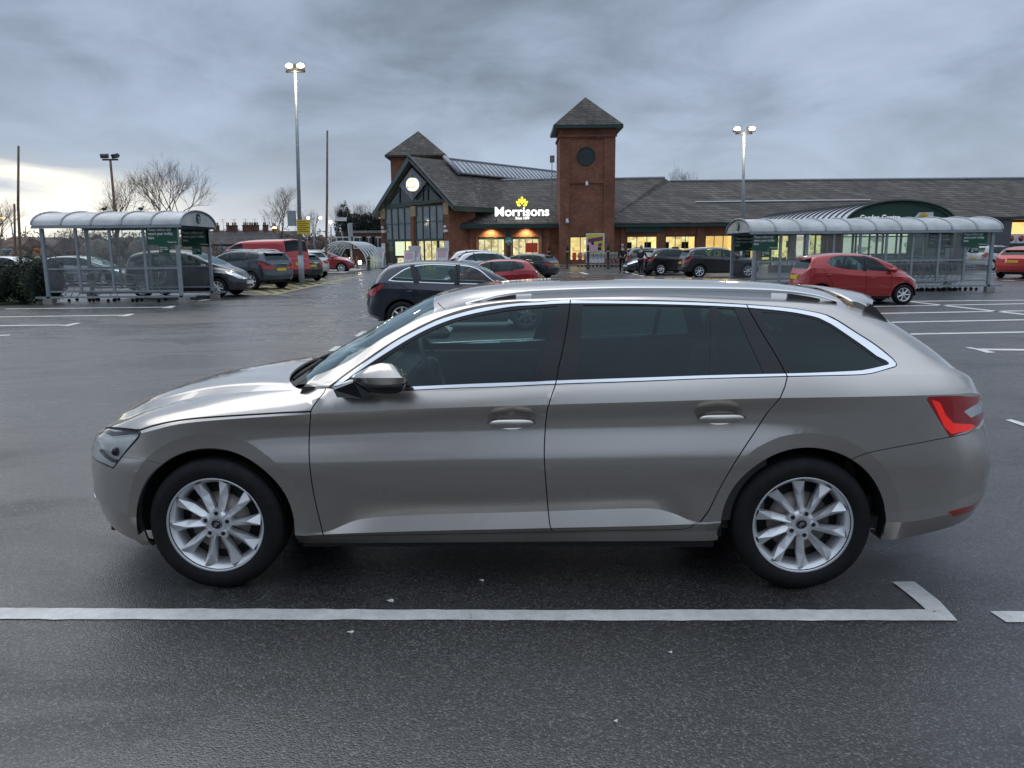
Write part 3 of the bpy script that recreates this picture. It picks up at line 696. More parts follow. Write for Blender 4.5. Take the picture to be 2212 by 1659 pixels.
for sd in (-1, 1):
    fd = B.build('front_door', PA['front_door'], sd, EP, hero, liner=liner)
    rd = B.build('rear_door', PA['rear_door'], sd, EP, hero, liner=liner)
    B.build('window', PA['front_window'], sd, M_['glass_clear'], fd, off=-.004, skirt=0)
    B.build('window', PA['rear_window'], sd, M_['glass_dark'], rd, off=-.004, skirt=0)
    B.build('quarter_window', PA['rear_quarter_window'], sd, M_['glass_dark'], rd, off=-.004, skirt=0)
    B.build('load_area_window', PA['load_area_window'], sd, M_['glass_dark'], hero, off=-.003, skirt=0)
    B.build('window_trim', PA['window_trim'], sd, M_['chrome'], hero, off=.003, skirt=.012)
    B.build('pillar_trim', PA['pillar_trim'], sd, M_['black_gloss'], hero, off=-.001, skirt=.012)
    h_ = B.build('headlight', PA['headlight'], sd, M_['glass_lens'], hero, off=0, skirt=0)
    B.build('reflector_bowl', PA['headlight'], sd, M_['lamp_inner'], h_, off=-.014, skirt=-.012)
    for (lx, lz, lr) in ((-1.955, .672, .022),):
        pw = B.P(np.array([lx]), np.array([vz(lx, lz)]))[0]; MB().ball((pw[0] + .0, sd * (pw[1] - .012), pw[2]), lr, 12).build('projector_lens', M_['black_gloss'], h_)
    MB().tube([(q[0], sd * (q[1] - .008), q[2]) for q in [B.P(np.array([u_]), np.array([vz(u_, z_)]))[0] for u_, z_ in ((-2.09,.655),(-2.03,.640),(-1.97,.628),(-1.93,.632))]], .009, 6).build('daytime_strip', M_['lamp_dark'], h_)
    B.build('lamp_surround', PA['lamp_edge'], sd, M_['black_gloss'], h_, off=.0005, skirt=0)
    tlo = B.build('tail_light', PA['tail_light'], sd, M_['lamp_red'], hero, off=.001)
    B.build('brake_lamp', PA['lamp_glow'], sd, M_['lamp_red_bright'], tlo, off=.001, skirt=0)
    B.build('reversing_lamp', PA['lamp_clear'], sd, M_['lamp_clear'], tlo, off=.001, skirt=0)
    B.build('reflector', PA['reflector'], sd, M_['lamp_red'], hero, off=.001)
    # door handles
    for par, hx, hz in ((fd, .03, .850), (rd, 1.006, .870)):
        m = MB(); n = 14
        for i in range(n + 1):
            t = i / n; x = hx - .105 + .21 * t; e = (1 - abs(2 * t - 1) ** 3.2) ** .5
            yc = .922 + .010 * (1 - (2 * t - 1) ** 2); hh = .005 + .0155 * e; th = .003 + .008 * e
            for k in range(10):
                a = 2 * math.pi * k / 10; m.v.append((x, sd * (yc + th * math.cos(a)), hz - .004 + hh * math.sin(a) + .002 * (2*t-1)))
        for i in range(n):
            for k in range(10): m.f.append([i*10+k, i*10+(k+1)%10, (i+1)*10+(k+1)%10, (i+1)*10+k]); m.sm.append(True); m.mi.append(0)
        m.f += [list(range(10)), [n*10+k for k in range(10)]]; m.sm += [False]*2; m.mi += [0]*2
        m.build('door_handle', EP, par)
        lip = MB().tube([(hx + .112 * math.cos(a), sd * (.9135 - .004 * abs(math.sin(a))), hz - .003 + .021 * math.sin(a)) for a in np.linspace(0, 2 * math.pi, 28)[:-1]], .0016, 5, closed=True)
        lip.build('handle_gasket', M_['seam'], par)
    # roof rails
    rp = [(-.20,1.385),(-.12,1.405),(-.05,1.424),(.05,1.439),(.127,1.446),(.4,1.455),(.64,1.457),(1.0,1.452),(1.31,1.441),(1.45,1.427),(1.55,1.408),(1.64,1.380)]
    rp = smoothline(rp, .05); bar = MB(); n = len(rp)
    for i, (x, z) in enumerate(rp):
        t = min(i, n - 1 - i) / 5; th = .006 + .012 * min(1, t); 
        for dy, dz in ((.585, -th), (.588, -.004), (.580, .0015), (.560, .0015), (.552, -.004), (.555, -th)): bar.v.append((x, sd * dy, z + dz))
    for i in range(n - 1):
        for k in range(6): bar.f.append([i*6+k, i*6+(k+1)%6, (i+1)*6+(k+1)%6, (i+1)*6+k]); bar.sm.append(False); bar.mi.append(0)
    bar.f += [list(range(6)), [(n-1)*6+k for k in range(6)]]; bar.sm += [False]*2; bar.mi += [0]*2
    rr = bar.build('roof_rail', M_['alloy'], hero)
    def fill(x0, x1, nm, mt):
        pp = [(x, z) for x, z in rp if x0 <= x <= x1]; q = MB()
        bz = [float(B.P(np.array([x]), np.array([B.vn[13] - .02]))[0, 2]) - .012 for x, z in pp]
        for i in range(len(pp) - 1): q.prism([(pp[i][0], sd * .580, pp[i][1] - .016), (pp[i+1][0], sd * .580, pp[i+1][1] - .016), (pp[i+1][0], sd * .580, bz[i+1]), (pp[i][0], sd * .580, bz[i])], (0, -sd * .02, 0))
        q.build(nm, mt, rr)
    fill(-.17, .12, 'rail_foot', M_['plastic']); fill(.12, 1.34, 'rail_skirt', M_['alloy']); fill(1.34, 1.60, 'rail_foot', M_['plastic'])
    # door mirror: a creased cap over a black lower half
    mx = [408, 440, 500, 560, 650, 730, 800, 850, 874]; mt_ = [962, 935, 900, 868, 842, 853, 896, 940, 960]; mc = [966, 968, 969, 969, 969, 969, 968, 967, 966]
    ml = [972, 996, 1016, 1024, 1028, 1028, 1023, 1019, 1012]; mbm = [978, 1010, 1060, 1096, 1106, 1107, 1104, 1085, 1040]; yo = [.985, 1.03, 1.075, 1.095, 1.11, 1.115, 1.115, 1.10, 1.07]
    def q_(a, b, w_): x, y = tr(('C', [(a, b)]))[0]; c = hloc(x, y, w_); return (c[0], sd * w_, c[1])
    U = MB(); Lw_ = MB()
    def stripmesh(m, rows):
        nn = len(mx); base = len(m.v)
        for r_ in rows: m.v += r_
        for i in range(len(rows) - 1):
            for k in range(nn - 1): m.f.append([base+i*nn+k, base+i*nn+k+1, base+(i+1)*nn+k+1, base+(i+1)*nn+k]); m.sm.append(True); m.mi.append(0)
    top_ = [q_(a, b, w_ - .055) for a, b, w_ in zip(mx, mt_, yo)]; cre = [q_(a, b, w_) for a, b, w_ in zip(mx, mc, yo)]; low_ = [q_(a, b, w_ - .028) for a, b, w_ in zip(mx, ml, yo)]; bot_ = [q_(a, b, w_ - .05) for a, b, w_ in zip(mx, mbm, yo)]
    bt = [(p[0], sd * .955, p[2] - .012) for p in top_]; bb = [(p[0], sd * .955, p[2] + .01) for p in bot_]; bl = [(p[0], sd * .955, p[2]) for p in low_]
    mid_ = [tuple((a_[i] * .45 + c_[i] * .55) + (sd * .012 if i == 1 else 0) for i in range(3)) for a_, c_ in zip(top_, cre)]
    stripmesh(U, [bt, top_, mid_, cre]); stripmesh(U, [cre, low_]); stripmesh(U, [low_, bl])
    stripmesh(Lw_, [[(p[0], p[1], p[2] - .0015) for p in bl], [(p[0], p[1], p[2] - .0015) for p in low_], bot_, bb])
    for m in (U, Lw_): m.f.append([len(mx) - 1 + i * len(mx) for i in range(4)]); m.sm.append(False); m.mi.append(0)
    U.build('wing_mirror', EP, fd, fix=False); Lw_.build('mirror_base', M_['black_gloss'], fd, fix=False)
    MB().prism([(-.80, sd * .87, 1.02), (-.70, sd * .89, 1.06), (-.62, sd * .89, 1.00), (-.66, sd * .90, .985), (-.78, sd * .89, .99)], (.02, sd * .12, .0)).build('mirror_arm', M_['black_gloss'], fd)
    # chrome lip low on the front bumper
    MB().tube([(q[0], sd * (q[1] + .004), q[2]) for q in [B.P(np.array([u_]), np.array([vz(u_, z_)]))[0] for u_, z_ in ((-2.345,.375),(-2.32,.38),(-2.27,.385),(-2.23,.375),(-2.20,.36))]], .004, 6).build('bumper_trim', M_['chrome'], hero)
# spoiler and fins
sp = MB(); ww = [0, .15, .3, .42, .50, .545, .565]; ns = 7
for sd in (-1, 1):
    base = len(sp.v)
    for w_ in ww:
        e = (w_ / .57) ** 4; xf, xr = 1.69 + .02 * e, 1.935 - .09 * e - .05 * (w_/.57)**2; zt = 1.431 - .035 * (w_/.57)**2 - .018 * e
        for j in range(ns):
            t = j / (ns - 1); sp.v.append((xf + (xr - xf) * t, sd * w_, zt - .034 * t ** 1.7 - (.004 if j == 0 else 0)))
        sp.v.append((xr - .012, sd * w_, zt - .072)); sp.v.append((xf + .06, sd * w_, zt - .085))
    c = ns + 2
    for i in range(len(ww) - 1):
        for j in range(c):
            sp.f.append([base+i*c+j, base+i*c+(j+1)%c, base+(i+1)*c+(j+1)%c, base+(i+1)*c+j]); sp.sm.append(j < ns - 1); sp.mi.append(0)
    sp.f.append([base+(len(ww)-1)*c+j for j in range(c)]); sp.sm.append(False); sp.mi.append(0)
sp.build('spoiler', EP, hero)
for sd in (-1, 1):
    m = MB(); pts = []
    for a, b in ((890,392),(905,350),(940,322),(1000,372),(1050,430),(1100,492),(1152,542),(1040,478)):
        x, y = tr(('E', [(a, b)]))[0]; q = hloc(x, y, .565); pts.append((q[0], sd * .575, q[1]))
    m.prism(pts, (0, -sd * .05, 0)).build('spoiler_fin', M_['plastic'], hero)
# wheels, arches, floor
for x, nm in ((WF, 0.05), (WR, .35)):
    for sd in (-1, 1):
        add_wheel(hero, x, sd * .782, WZ, 'hero', .2345, .225, 'hero', rot=nm)
mat('arch_liner', (.010, .010, .010), .95)
for x in (WF, WR):
    for sd in (-1, 1):
        m = MB(); n = 28; a0 = R(-8 if sd else 0)
        for i in range(n + 1):
            a = a0 + (math.pi - 2 * a0) * i / n
            for r_, y in ((.388, .885), (.402, .86), (.405, .55)): m.v.append((x + r_ * math.cos(a), sd * y, WZ - .004 + r_ * math.sin(a)))
        for i in range(n):
            for j in range(2): m.f.append([i*3+j, i*3+j+1, (i+1)*3+j+1, (i+1)*3+j]); m.sm.append(True); m.mi.append(0)
        m.v.append((x, sd * .55, WZ))
        for i in range(n): m.f.append([i*3+2, (i+1)*3+2, len(m.v)-1]); m.sm.append(False); m.mi.append(0)
        m.build('wheel_arch_liner', M_['arch_liner'], hero)
MB().box(-1.02, 1.02, -.80, .80, .19, .26).box(-2.1, -1.82, -.6, .6, .20, .3).box(1.82, 2.3, -.7, .7, .30, .36).box(-1.9, 1.9, -.5, .5, .20, .30).build('underbody', M_['black_matt'], hero)
# emblems, plates
mat('emblem', (.55, .56, .58), .25, 1.0); mat('plate_ink', (.01, .01, .012), .4)
for x, rot in ((WF, .0), (WR, .0)):
    m = MB(); M = Matrix.Translation((x, -.782 - .0885, WZ))
    m.lathe([(.0, 0), (.021, 0), (.024, -.001), (.027, .001)], 24, 'Y', M)
    mb = m.build('wheel_cap', M_['black_gloss'], hero)
    for k in range(5):
        a = 2 * math.pi * (k + .25) / 5 + (.05 if x < 0 else .35) * -1; MB().tube([(x + .056 * math.cos(a), -.8725, WZ + .056 * math.sin(a)), (x + .056 * math.cos(a), -.86, WZ + .056 * math.sin(a))], .0105, 12).build('wheel_bolt', M_['black_matt'], hero)  # black discs stand in for the shade inside the lug holes
    e = MB().tube([(x + .0235 * math.cos(a), -.8715, WZ + .0235 * math.sin(a)) for a in np.linspace(0, 2 * math.pi, 25)[:-1]], .0016, 5, closed=True)
    e.prism([(x + a, -.8712, WZ + b) for a, b in ((-.016,-.004),(-.006,-.014),(-.003,-.017),(.0,-.006),(.012,-.002),(.016,.006),(.010,.007),(.011,.014),(.005,.009),(.002,.017),(-.002,.009),(-.007,.013),(-.008,.002))], (0, -.001, 0))
    e.build('cap_emblem', M_['emblem'], mb)
# interior
CAB = link(bpy.data.objects.new('cabin', None)); CAB.parent = hero
def seat(x, y, par, wide=.5, hr=True):
    m = MB()
    def cushion(prof, w_, ny=6):
        """prof: (x, z) outline; rounded across"""
        n = len(prof); b = len(m.v)
        for j in range(ny + 1):
            t = 2 * j / ny - 1; k = 1 - .10 * abs(t) ** 4
            cx_ = sum(p[0] for p in prof) / n; cz_ = sum(p[1] for p in prof) / n
            for p in prof: m.v.append((x + cx_ + (p[0] - cx_) * k, y + t * w_ / 2, cz_ + (p[1] - cz_) * k))
        for j in range(ny):
            for i in range(n): m.f.append([b+j*n+i, b+j*n+(i+1)%n, b+(j+1)*n+(i+1)%n, b+(j+1)*n+i]); m.sm.append(True); m.mi.append(0)
        for q in (range(n), range(n)): m.f.append([b + (0 if q is None else 0) + i for i in q]); m.sm.append(False); m.mi.append(0); q
        m.f[-1] = [b + ny * n + i for i in range(n)]
    cushion([(-.25,.42),(-.27,.50),(-.2,.54),(.15,.50),(.25,.48),(.25,.38)], wide)
    cushion([(.20,.44),(.14,.52),(.22,.80),(.30,1.03),(.36,1.06),(.41,1.03),(.38,.7),(.33,.44)], wide * .94)
    if hr: cushion([(.33,1.07),(.31,1.12),(.34,1.24),(.38,1.26),(.43,1.23),(.43,1.12),(.40,1.07)], .27)
    m.build('seat', M_['seat_cloth'], par)
for sd in (-1, 1): seat(-.05 + (.02 if sd > 0 else 0), sd * .38, CAB)
seat(.90, -.38, CAB, .55); seat(.90, .38, CAB, .55); seat(.90, 0, CAB, .22)
MB().box(-1.02, -.60, -.78, .78, .55, .93).prism([(-1.02, -.78, .93), (-.60, -.78, .93), (-.70, -.78, .985), (-.98, -.78, 1.0)], (0, 1.56, 0)).build('dashboard', M_['plastic'], CAB)
sw = MB(); c0 = Vector((-.50, .38, .93)); ax = Vector((.93, 0, .36)).normalized(); e1 = Vector((0, 1, 0)); e2 = ax.cross(e1)
sw.tube([c0 + (e1 * math.cos(a) + e2 * math.sin(a)) * .185 for a in np.linspace(0, 2 * math.pi, 33)[:-1]], .015, 8, closed=True)
for a in (0, math.pi, -math.pi / 2): sw.tube([c0 - ax * .02, c0 + (e1 * math.cos(a) + e2 * math.sin(a)) * .18], .014, 6)
sw.ball(c0 - ax * .015, .06, 10); sw.tube([c0 - ax * .05, c0 - ax * .25], .03, 8)
sw.build('steering_wheel', M_['plastic'], CAB)
MB().box(-.9, 1.9, -.78, .78, .28, .34).box(1.72, 1.78, -.6, .6, .3, .6).box(.5, 1.9, -.70, .70, .34, .42).build('cabin_floor', M_['trim_dark'], CAB)
for sd in (-1, 1): MB().box(-.85, 1.25, sd * .80 - .03, sd * .80 + .03, .34, .965).build('door_card', M_['trim_dark'], CAB)
MB().box(1.3, 2.15, -.62, .62, .99, 1.0).build('parcel_shelf', M_['trim_dark'], CAB)
MB().ball((-.50, .0, 1.30), 1, 10, .02, .11, .04).build('rear_view_mirror', M_['black_matt'], CAB)
for sd in (-1, 1):
    wv = MB().tube([(-1.12, sd * .55 - .1, 1.0), (-1.08, sd*.2, 1.035), (-1.03, sd * .1 - .35, 1.065)], .008, 6)
wv.build('wiper', M_['black_matt'], hero)
MB().tube([(-1.10, -.55, .995), (-1.06, -.40, 1.03), (-1.06, .05, 1.045)], .009, 6).build('wiper', M_['black_matt'], hero)


# ============================================================ ground
def asphalt():
    m = bpy.data.materials.new('asphalt'); m.use_nodes = True; t = NT(m.node_tree); b = t.n['Principled BSDF']
    tc = t.new('ShaderNodeTexCoord').outputs['Object']
    sx = t.new('ShaderNodeMapping', _vector_type='POINT'); t.l.new(tc, sx.inputs[0]); sx.inputs['Scale'].default_value = (.45, 1.0, 1.0); flow = sx.outputs[0]
    big = t.noise(flow, .35, 5, .62, .6); med = t.noise(flow, 1.7, 4, .6, .3); fine = t.noise(tc, 130, 3, .7); grit = t.new('ShaderNodeTexVoronoi', _feature='F1', Scale=135.0); t.l.new(tc, grit.inputs['Vector'])
    pale = t.new('ShaderNodeTexVoronoi', _feature='F1', Scale=42.0); t.l.new(tc, pale.inputs['Vector'])
    wet = t.ramp(t.math('ADD', t.math('MULTIPLY', big, .7), t.math('MULTIPLY', med, .35)), [(.42, 0.0), (.60, 1.0)])
    # the strip that stayed dry under and in front of the parked car's side
    stone = t.new('ShaderNodeSeparateXYZ', i0=grit.outputs['Color']).outputs[0]
    base = t.mix(t.ramp(stone, [(.0, 0.0), (.6, .14), (.85, .42), (1.0, 1.0)]), (.021, .0210, .0212), (.205, .20, .192))
    base = t.mix(t.math('MULTIPLY', t.ramp(t.noise(tc, 9, 5, .75), [(.3, 0.0), (.7, 1.0)]), .30), base, (.050, .049, .047))
    base = t.mix(t.ramp(t.noise(tc, .9, 4, .7), [(.35, 0.0), (.7, .35)]), base, (.030, .0295, .029))
    base = t.mix(t.ramp(pale.outputs['Distance'], [(.07, 1.0), (.10, 0.0)]), base, (.30, .285, .26))
    base = t.mix(t.math('MULTIPLY', wet, .35), base, (.024, .024, .025))
    t.l.new(base, b.inputs['Base Color'])
    geo = t.new('ShaderNodeSeparateXYZ', i0=tc).outputs[1]
    far = t.ramp(t.math('MULTIPLY', geo, .02), [(.08, 0.0), (.4, 1.0)])
    rg = t.math('SUBTRACT', t.math('ADD', .37, t.math('MULTIPLY', fine, .14)), t.math('MULTIPLY', wet, .24))
    t.l.new(t.math('MULTIPLY_ADD', wet, .6, .4), b.inputs['Specular IOR Level'])
    t.l.new(rg, b.inputs['Roughness'])
    hgt = t.math('ADD', t.math('MULTIPLY', fine, .5), t.math('MULTIPLY', t.math('SUBTRACT', 1.0, grit.outputs['Distance']), .8))
    bp = t.new('ShaderNodeBump', Strength=.8, Distance=.003, Height=hgt)
    t.l.new(bp.outputs[0], b.inputs['Normal']); MATS['asphalt'] = m
asphalt()
def linepaint(name, col):
    m = bpy.data.materials.new(name); m.use_nodes = True; t = NT(m.node_tree); b = t.n['Principled BSDF']
    tc = t.new('ShaderNodeTexCoord').outputs['Object']
    wear = t.ramp(t.noise(tc, 9, 6, .75), [(.28, 0.0), (.36, 1.0)])
    crk = t.new('ShaderNodeTexVoronoi', _feature='DISTANCE_TO_EDGE', Scale=7.0); t.l.new(tc, crk.inputs['Vector'])
    ck = t.ramp(crk.outputs['Distance'], [(.002, 0.8), (.006, 1.0)])
    c = t.mix(t.ramp(t.noise(tc, 22, 4, .7), [(.3, 0.0), (.8, 1.0)]), tuple(x * .74 for x in col), col); c = t.mix(1.0, c, t.ramp(t.noise(tc, 1.6, 4, .7), [(.32, .72), (.6, 1.0)]), 'MULTIPLY')
    c = t.mix(t.math('MULTIPLY', wear, ck), (.09, .088, .085), c)
    t.l.new(c, b.inputs['Base Color']); b.inputs['Roughness'].default_value = .55
    t.l.new(t.new('ShaderNodeBump', Strength=.5, Distance=.004, Height=t.noise(tc, 70, 3, .7)).outputs[0], b.inputs['Normal'])
    MATS[name] = m
linepaint('white_line', (.80, .79, .75)); linepaint('yellow_line', (.34, .30, .13))
mat('rough_grass', (.045, .055, .025), .9, vary=.5, vscale=.6); mat('kerb', (.28, .27, .25), .75, vary=.2, vscale=4, bump=.4)
mat('paving', (.20, .17, .14), .7, vary=.25, vscale=2)
g = MB().add([(-700, -600, -.02), (700, -600, -.02), (700, 1100, -.02), (-700, 1100, -.02)], [(0, 1, 2, 3)]).build('ground', M_['rough_grass'], fix=False); props(g, kind='structure')
g = MB().add([(-120, -160, 0), (160, -160, 0), (90, 82, 0), (-40, 84, 0)], [(0, 1, 2, 3)]).build('car_park_tarmac', M_['asphalt'], fix=False); props(g, kind='structure')
def K(ox, oy, s):
    return lambda a, b: ((ox + a / s) / 1.8228, (oy + b / s) / 1.8228)
k1 = K(0, 500, 2.074); k2 = K(700, 800, 2.765); k3 = K(1400, 450, 2.37); k4 = K(2100, 350, 2.074); k5 = K(2800, 650, 1.7955)
kE = K(3000, 1050, 2.212); kF = K(3000, 1700, 2.212); kB = K(300, 1700, 2.212); kJ = K(1150, 1100, 3.16)
def mark(mb, z, *pp):
    """a painted polygon given by its pixel corners; long edges get a slightly uneven outline"""
    q = [gnd(*p) for p in pp]; out = []
    for i, a in enumerate(q):
        b = q[(i + 1) % len(q)]; L = math.hypot(b[0] - a[0], b[1] - a[1]); n = min(90, max(1, int(L / .07))) if a[1] < 5 else 1
        for k in range(n):
            t = k / n; j = rnd.uniform(-.004, .004) if n > 1 and k else 0
            out.append((a[0] + (b[0] - a[0]) * t, a[1] + (b[1] - a[1]) * t + j, z))
    mb.add(out, [list(range(len(out)))])
def stripe(mb, p, q, w=.1, z=.004):
    w *= 2.1
    a, b = Vector(gnd(*p)), Vector(gnd(*q)); d = (b - a).normalized(); n = Vector((-d.y, d.x)) * w / 2
    mb.add([(*(a + n), z), (*(b + n), z), (*(b - n), z), (*(a - n), z)], [(3, 2, 1, 0)])
wl = MB()
mark(wl, .004, (-20, 1314), (600, 1317), (1100, 1319), (2000, 1318), (1972, 1293), (1927, 1258), (1975, 1257.5), (2030, 1300), (2068, 1342), (1400, 1341.5), (600, 1340), (-20, 1339))
mark(wl, .004, (2138, 1322), (2300, 1322), (2300, 1346), (2174, 1345.5))
for a, b in ((kE(1255, 303), kE(2600, 290)), (kE(900, 349), kE(2600, 318)), (kE(1280, 304), kE(2400, 430)), (kE(950, 410), kE(2600, 380)), (kE(1060, 487), kE(2600, 458)), (kE(1200, 590), kE(2600, 565))): stripe(wl, a, b)
mark(wl, .0045, kE(1765, 705), kE(1810, 703), kE(1930, 724), kE(2040, 750), kE(1960, 753), kE(1870, 726)); stripe(wl, kE(1900, 722), kE(2600, 729))
mark(wl, .0045, kE(2120, 1338), kE(2170, 1332), kE(2300, 1370), kE(2300, 1400))
for a, b, c in (((45, 1487), (1350, 1472), (1438, 1463)), ((-60, 1553), (990, 1538), (1105, 1528)), ((-60, 1624), (510, 1618), (665, 1603))):
    stripe(wl, k1(*a), k1(*b)); mark(wl, .0045, k1(b[0] - 30, b[1] + 8), k1(c[0] - 45, c[1] - 2), k1(*c), k1(b[0] + 50, b[1] + 8))
stripe(wl, (-20, 726), (22, 724))
stripe(wl, k2(215, 1066), k2(340, 1050), .12); stripe(wl, k2(540, 1010), k2(640, 998), .12); stripe(wl, k2(-20, 1062), k2(215, 1064), .08)
mark(wl, .004, kJ(773, 710), kJ(870, 645), kJ(935, 645), kJ(900, 672), kJ(850, 712)); mark(wl, .0042, kJ(890, 660), kJ(1100, 664), kJ(1100, 676), kJ(895, 680))
mark(wl, .004, kJ(448, 893), kJ(540, 835), kJ(622, 835), kJ(590, 862), kJ(520, 895)); mark(wl, .0042, kJ(570, 858), kJ(800, 862), kJ(800, 872), kJ(560, 872))
stripe(wl, k4(385, 1498), k4(442, 1514), .12); stripe(wl, k4(740, 1492), k4(900, 1530), .1)
for x in (60, 170, 270): stripe(wl, k4(x, 1499), k4(x + 60, 1500), .1)
for a, b in (((1850, 800), (1910, 802)), ((2055, 815), (2150, 818)), ((1780, 765), (2212, 772))): stripe(wl, k5(*a), k5(*b), .12)
wl.build('bay_markings', M_['white_line'], fix=False); props(bpy.data.objects['bay_markings'], kind='structure')
yl = MB()
stripe(yl, k2(1015, 1000), k2(2032, 783), .13); stripe(yl, k2(620, 985), k2(1015, 1000), .1)
lo = [(1015, 1000), (2032, 783)]; hi = [(640, 985), (1730, 795)]
def lp(a, b, t): return (a[0] + (b[0] - a[0]) * t, a[1] + (b[1] - a[1]) * t)
f2 = [(700, 930), (1090, 905), (1300, 865), (1420, 850), (1560, 826), (1735, 795)]
for a, b in zip(f2[:-1], f2[1:]): stripe(yl, k2(*a), k2(*b), .1)
for i in range(11):
    t = i / 11; a = lp(*lo, t * .92 + .02); b = f2[0] if i == 0 else lp(f2[0], f2[-1], min(1, t * 1.02 + .04)); b = (b[0], 928 - (b[0] - 700) * .128)
    stripe(yl, k2(*a), k2(*b), .09, .0042)
    c = lp(*lo, min(1, t * .92 + .10)); stripe(yl, k2(*c), k2(b[0] - 60, b[1] + 6), .09, .0044)
for x, y in ((640, 955), (760, 915), (900, 985)): stripe(yl, k2(x, y), k2(x + 330, y + 25), .09, .0046)
yl.build('yellow_hatching', M_['yellow_line'], fix=False); props(bpy.data.objects['yellow_hatching'], kind='structure')
# kerbed island behind the silver car
isl = [gnd(*k2(a, b)) for a, b in ((1440, 775), (1810, 777), (2000, 742), (2060, 735), (1900, 722), (1500, 722))]
props(MB().prism([(x, y, -.01) for x, y in isl], (0, 0, .13)).build('kerbed_island', M_['kerb']), kind='structure')
# pavement along the shop front
# little scraps on the tarmac
mat('scrap', (.62, .62, .58), .6)
for i, (x, y, r_, lab) in enumerate(((843, 1299, .013, 'largest pale leaf scrap on the dark tarmac just above the white line'), (1040, 1255, .008, 'small pale scrap on the tarmac in the shadow below the rear door'), (757, 1367, .009, 'pale crumpled scrap on the wet tarmac just below the white line'), (1448, 1411, .006, 'tiny white scrap on the tarmac low in the foreground'), (1330, 1560, .006, 'tiny pale speck near the bottom edge of the tarmac'))):
    gx, gy = gnd(x, y); m = MB(); n = 7
    pts = [(gx + r_ * (1 + .3 * math.sin(5 * a + i)) * math.cos(a) * 1.4, gy + r_ * math.sin(a), .003 + .003 * math.sin(a * 2)) for a in np.linspace(0, 2 * math.pi, n + 1)[:-1]]
    o = m.prism(pts, (0, 0, .003)).build('leaf_scrap', M_['scrap']); props(o, lab, 'litter', 'scraps lying on the tarmac')

# ============================================================ the supermarket
def brick(name, c1, c2, mortar, bw, bh, rough=.85, var=.35, zs=1.0, mort=.012):
    m = bpy.data.materials.new(name); m.use_nodes = True; t = NT(m.node_tree); b = t.n['Principled BSDF']
    s = t.new('ShaderNodeSeparateXYZ', i0=t.new('ShaderNodeTexCoord').outputs['Object'])
    u = t.math('ADD', s.outputs[0], s.outputs[1]); v = t.math('MULTIPLY', s.outputs[2], zs)
    vec = t.new('ShaderNodeCombineXYZ', i0=u, i1=v).outputs[0]
    br = t.new('ShaderNodeTexBrick', Color1=(*c1, 1), Color2=(*c2, 1), Mortar=(*mortar, 1)); t.l.new(vec, br.inputs['Vector'])
    br.inputs['Scale'].default_value = 1; br.inputs['Brick Width'].default_value = bw; br.inputs['Row Height'].default_value = bh; br.inputs['Mortar Size'].default_value = mort; br.inputs['Bias'].default_value = 0
    n = t.noise(vec, .5, 5, .65); c = t.mix(1.0, br.outputs['Color'], t.ramp(n, [(.3, 1 - var), (.7, 1 + var)]), 'MULTIPLY')
    n2 = t.noise(vec, 3.2, 4, .7); c = t.mix(1.0, c, t.ramp(n2, [(.3, 1 - var * .6), (.7, 1 + var * .6)]), 'MULTIPLY')
    t.l.new(c, b.inputs['Base Color']); b.inputs['Roughness'].default_value = rough
    t.l.new(t.new('ShaderNodeBump', Strength=.5, Distance=.02, Height=br.outputs['Fac']).outputs[0], b.inputs['Normal']); MATS[name] = m
brick('brick_red', (.225, .077, .044), (.305, .110, .062), (.14, .085, .06), .225, .075)
brick('brick_buff', (.42, .30, .16), (.50, .37, .21), (.30, .24, .17), .225, .075, var=.2)
brick('brick_brown', (.13, .05, .035), (.18, .07, .05), (.10, .07, .05), .225, .075)
brick('roof_slate', (.040, .035, .031), (.105, .092, .080), (.018, .016, .015), .62, .24, .75, .55, 1.0, .03)
mat('green_paint', (.010, .040, .032), .4); mat('green_trim', (.035, .075, .065), .45); mat('grey_clad', (.085, .09, .10), .5, vary=.1)
mat('lead', (.25, .27, .30), .5, vary=.2); mat('white_plastic', (.7, .7, .7), .4)
mat('pane_sky', (.10, .125, .135), .12, coat=.5, spec=.8, vary=.35, vscale=1.3)
mat('pane_dark', (.012, .014, .016), .12, coat=.4)
def lit(name, cols, e, sc=(1.6, 3.0)):
    m = bpy.data.materials.new(name); m.use_nodes = True; t = NT(m.node_tree); b = t.n['Principled BSDF']
    tc = t.new('ShaderNodeMapping'); t.l.new(t.new('ShaderNodeTexCoord').outputs['Object'], tc.inputs[0]); tc.inputs['Scale'].default_value = (sc[0], sc[0], sc[1])
    v = t.new('ShaderNodeTexVoronoi', _feature='F1', _distance='CHEBYCHEV', Scale=1.0); t.l.new(tc.outputs[0], v.inputs['Vector'])
    g = t.new('ShaderNodeSeparateXYZ', i0=v.outputs['Color']).outputs[0]
    z = t.new('ShaderNodeSeparateXYZ', i0=t.new('ShaderNodeTexCoord').outputs['Object']).outputs[2]
    c = t.ramp(g, [(i / (len(cols) - 1), c) for i, c in enumerate(cols)], 'CONSTANT')
    c = t.mix(t.ramp(z, [(.0, .15), (.25, .35), (.5, 1.0)]) if False else .75, cols[0], c)
    t.l.new(c, b.inputs['Emission Color']); b.inputs['Emission Strength'].default_value = e; b.inputs['Base Color'].default_value = (.3, .25, .2, 1); MATS[name] = m
lit('shop_light', [(1.0, .62, .24), (1.0, .68, .30), (.8, .48, .2), (1.0, .82, .44), (.5, .26, .11), (.95, .66, .3)], 1.2)
lit('shop_goods', [(1.0, .68, .34), (.55, .38, .22), (.9, .68, .38), (.35, .22, .14), (.8, .62, .4), (.5, .2, .12)], 1.15, (2.6, 3.4))
lit('orange_light', [(1.0, .52, .16), (1.0, .60, .22), (.85, .42, .12), (.95, .55, .18)], 1.15, (.5, 1.2))
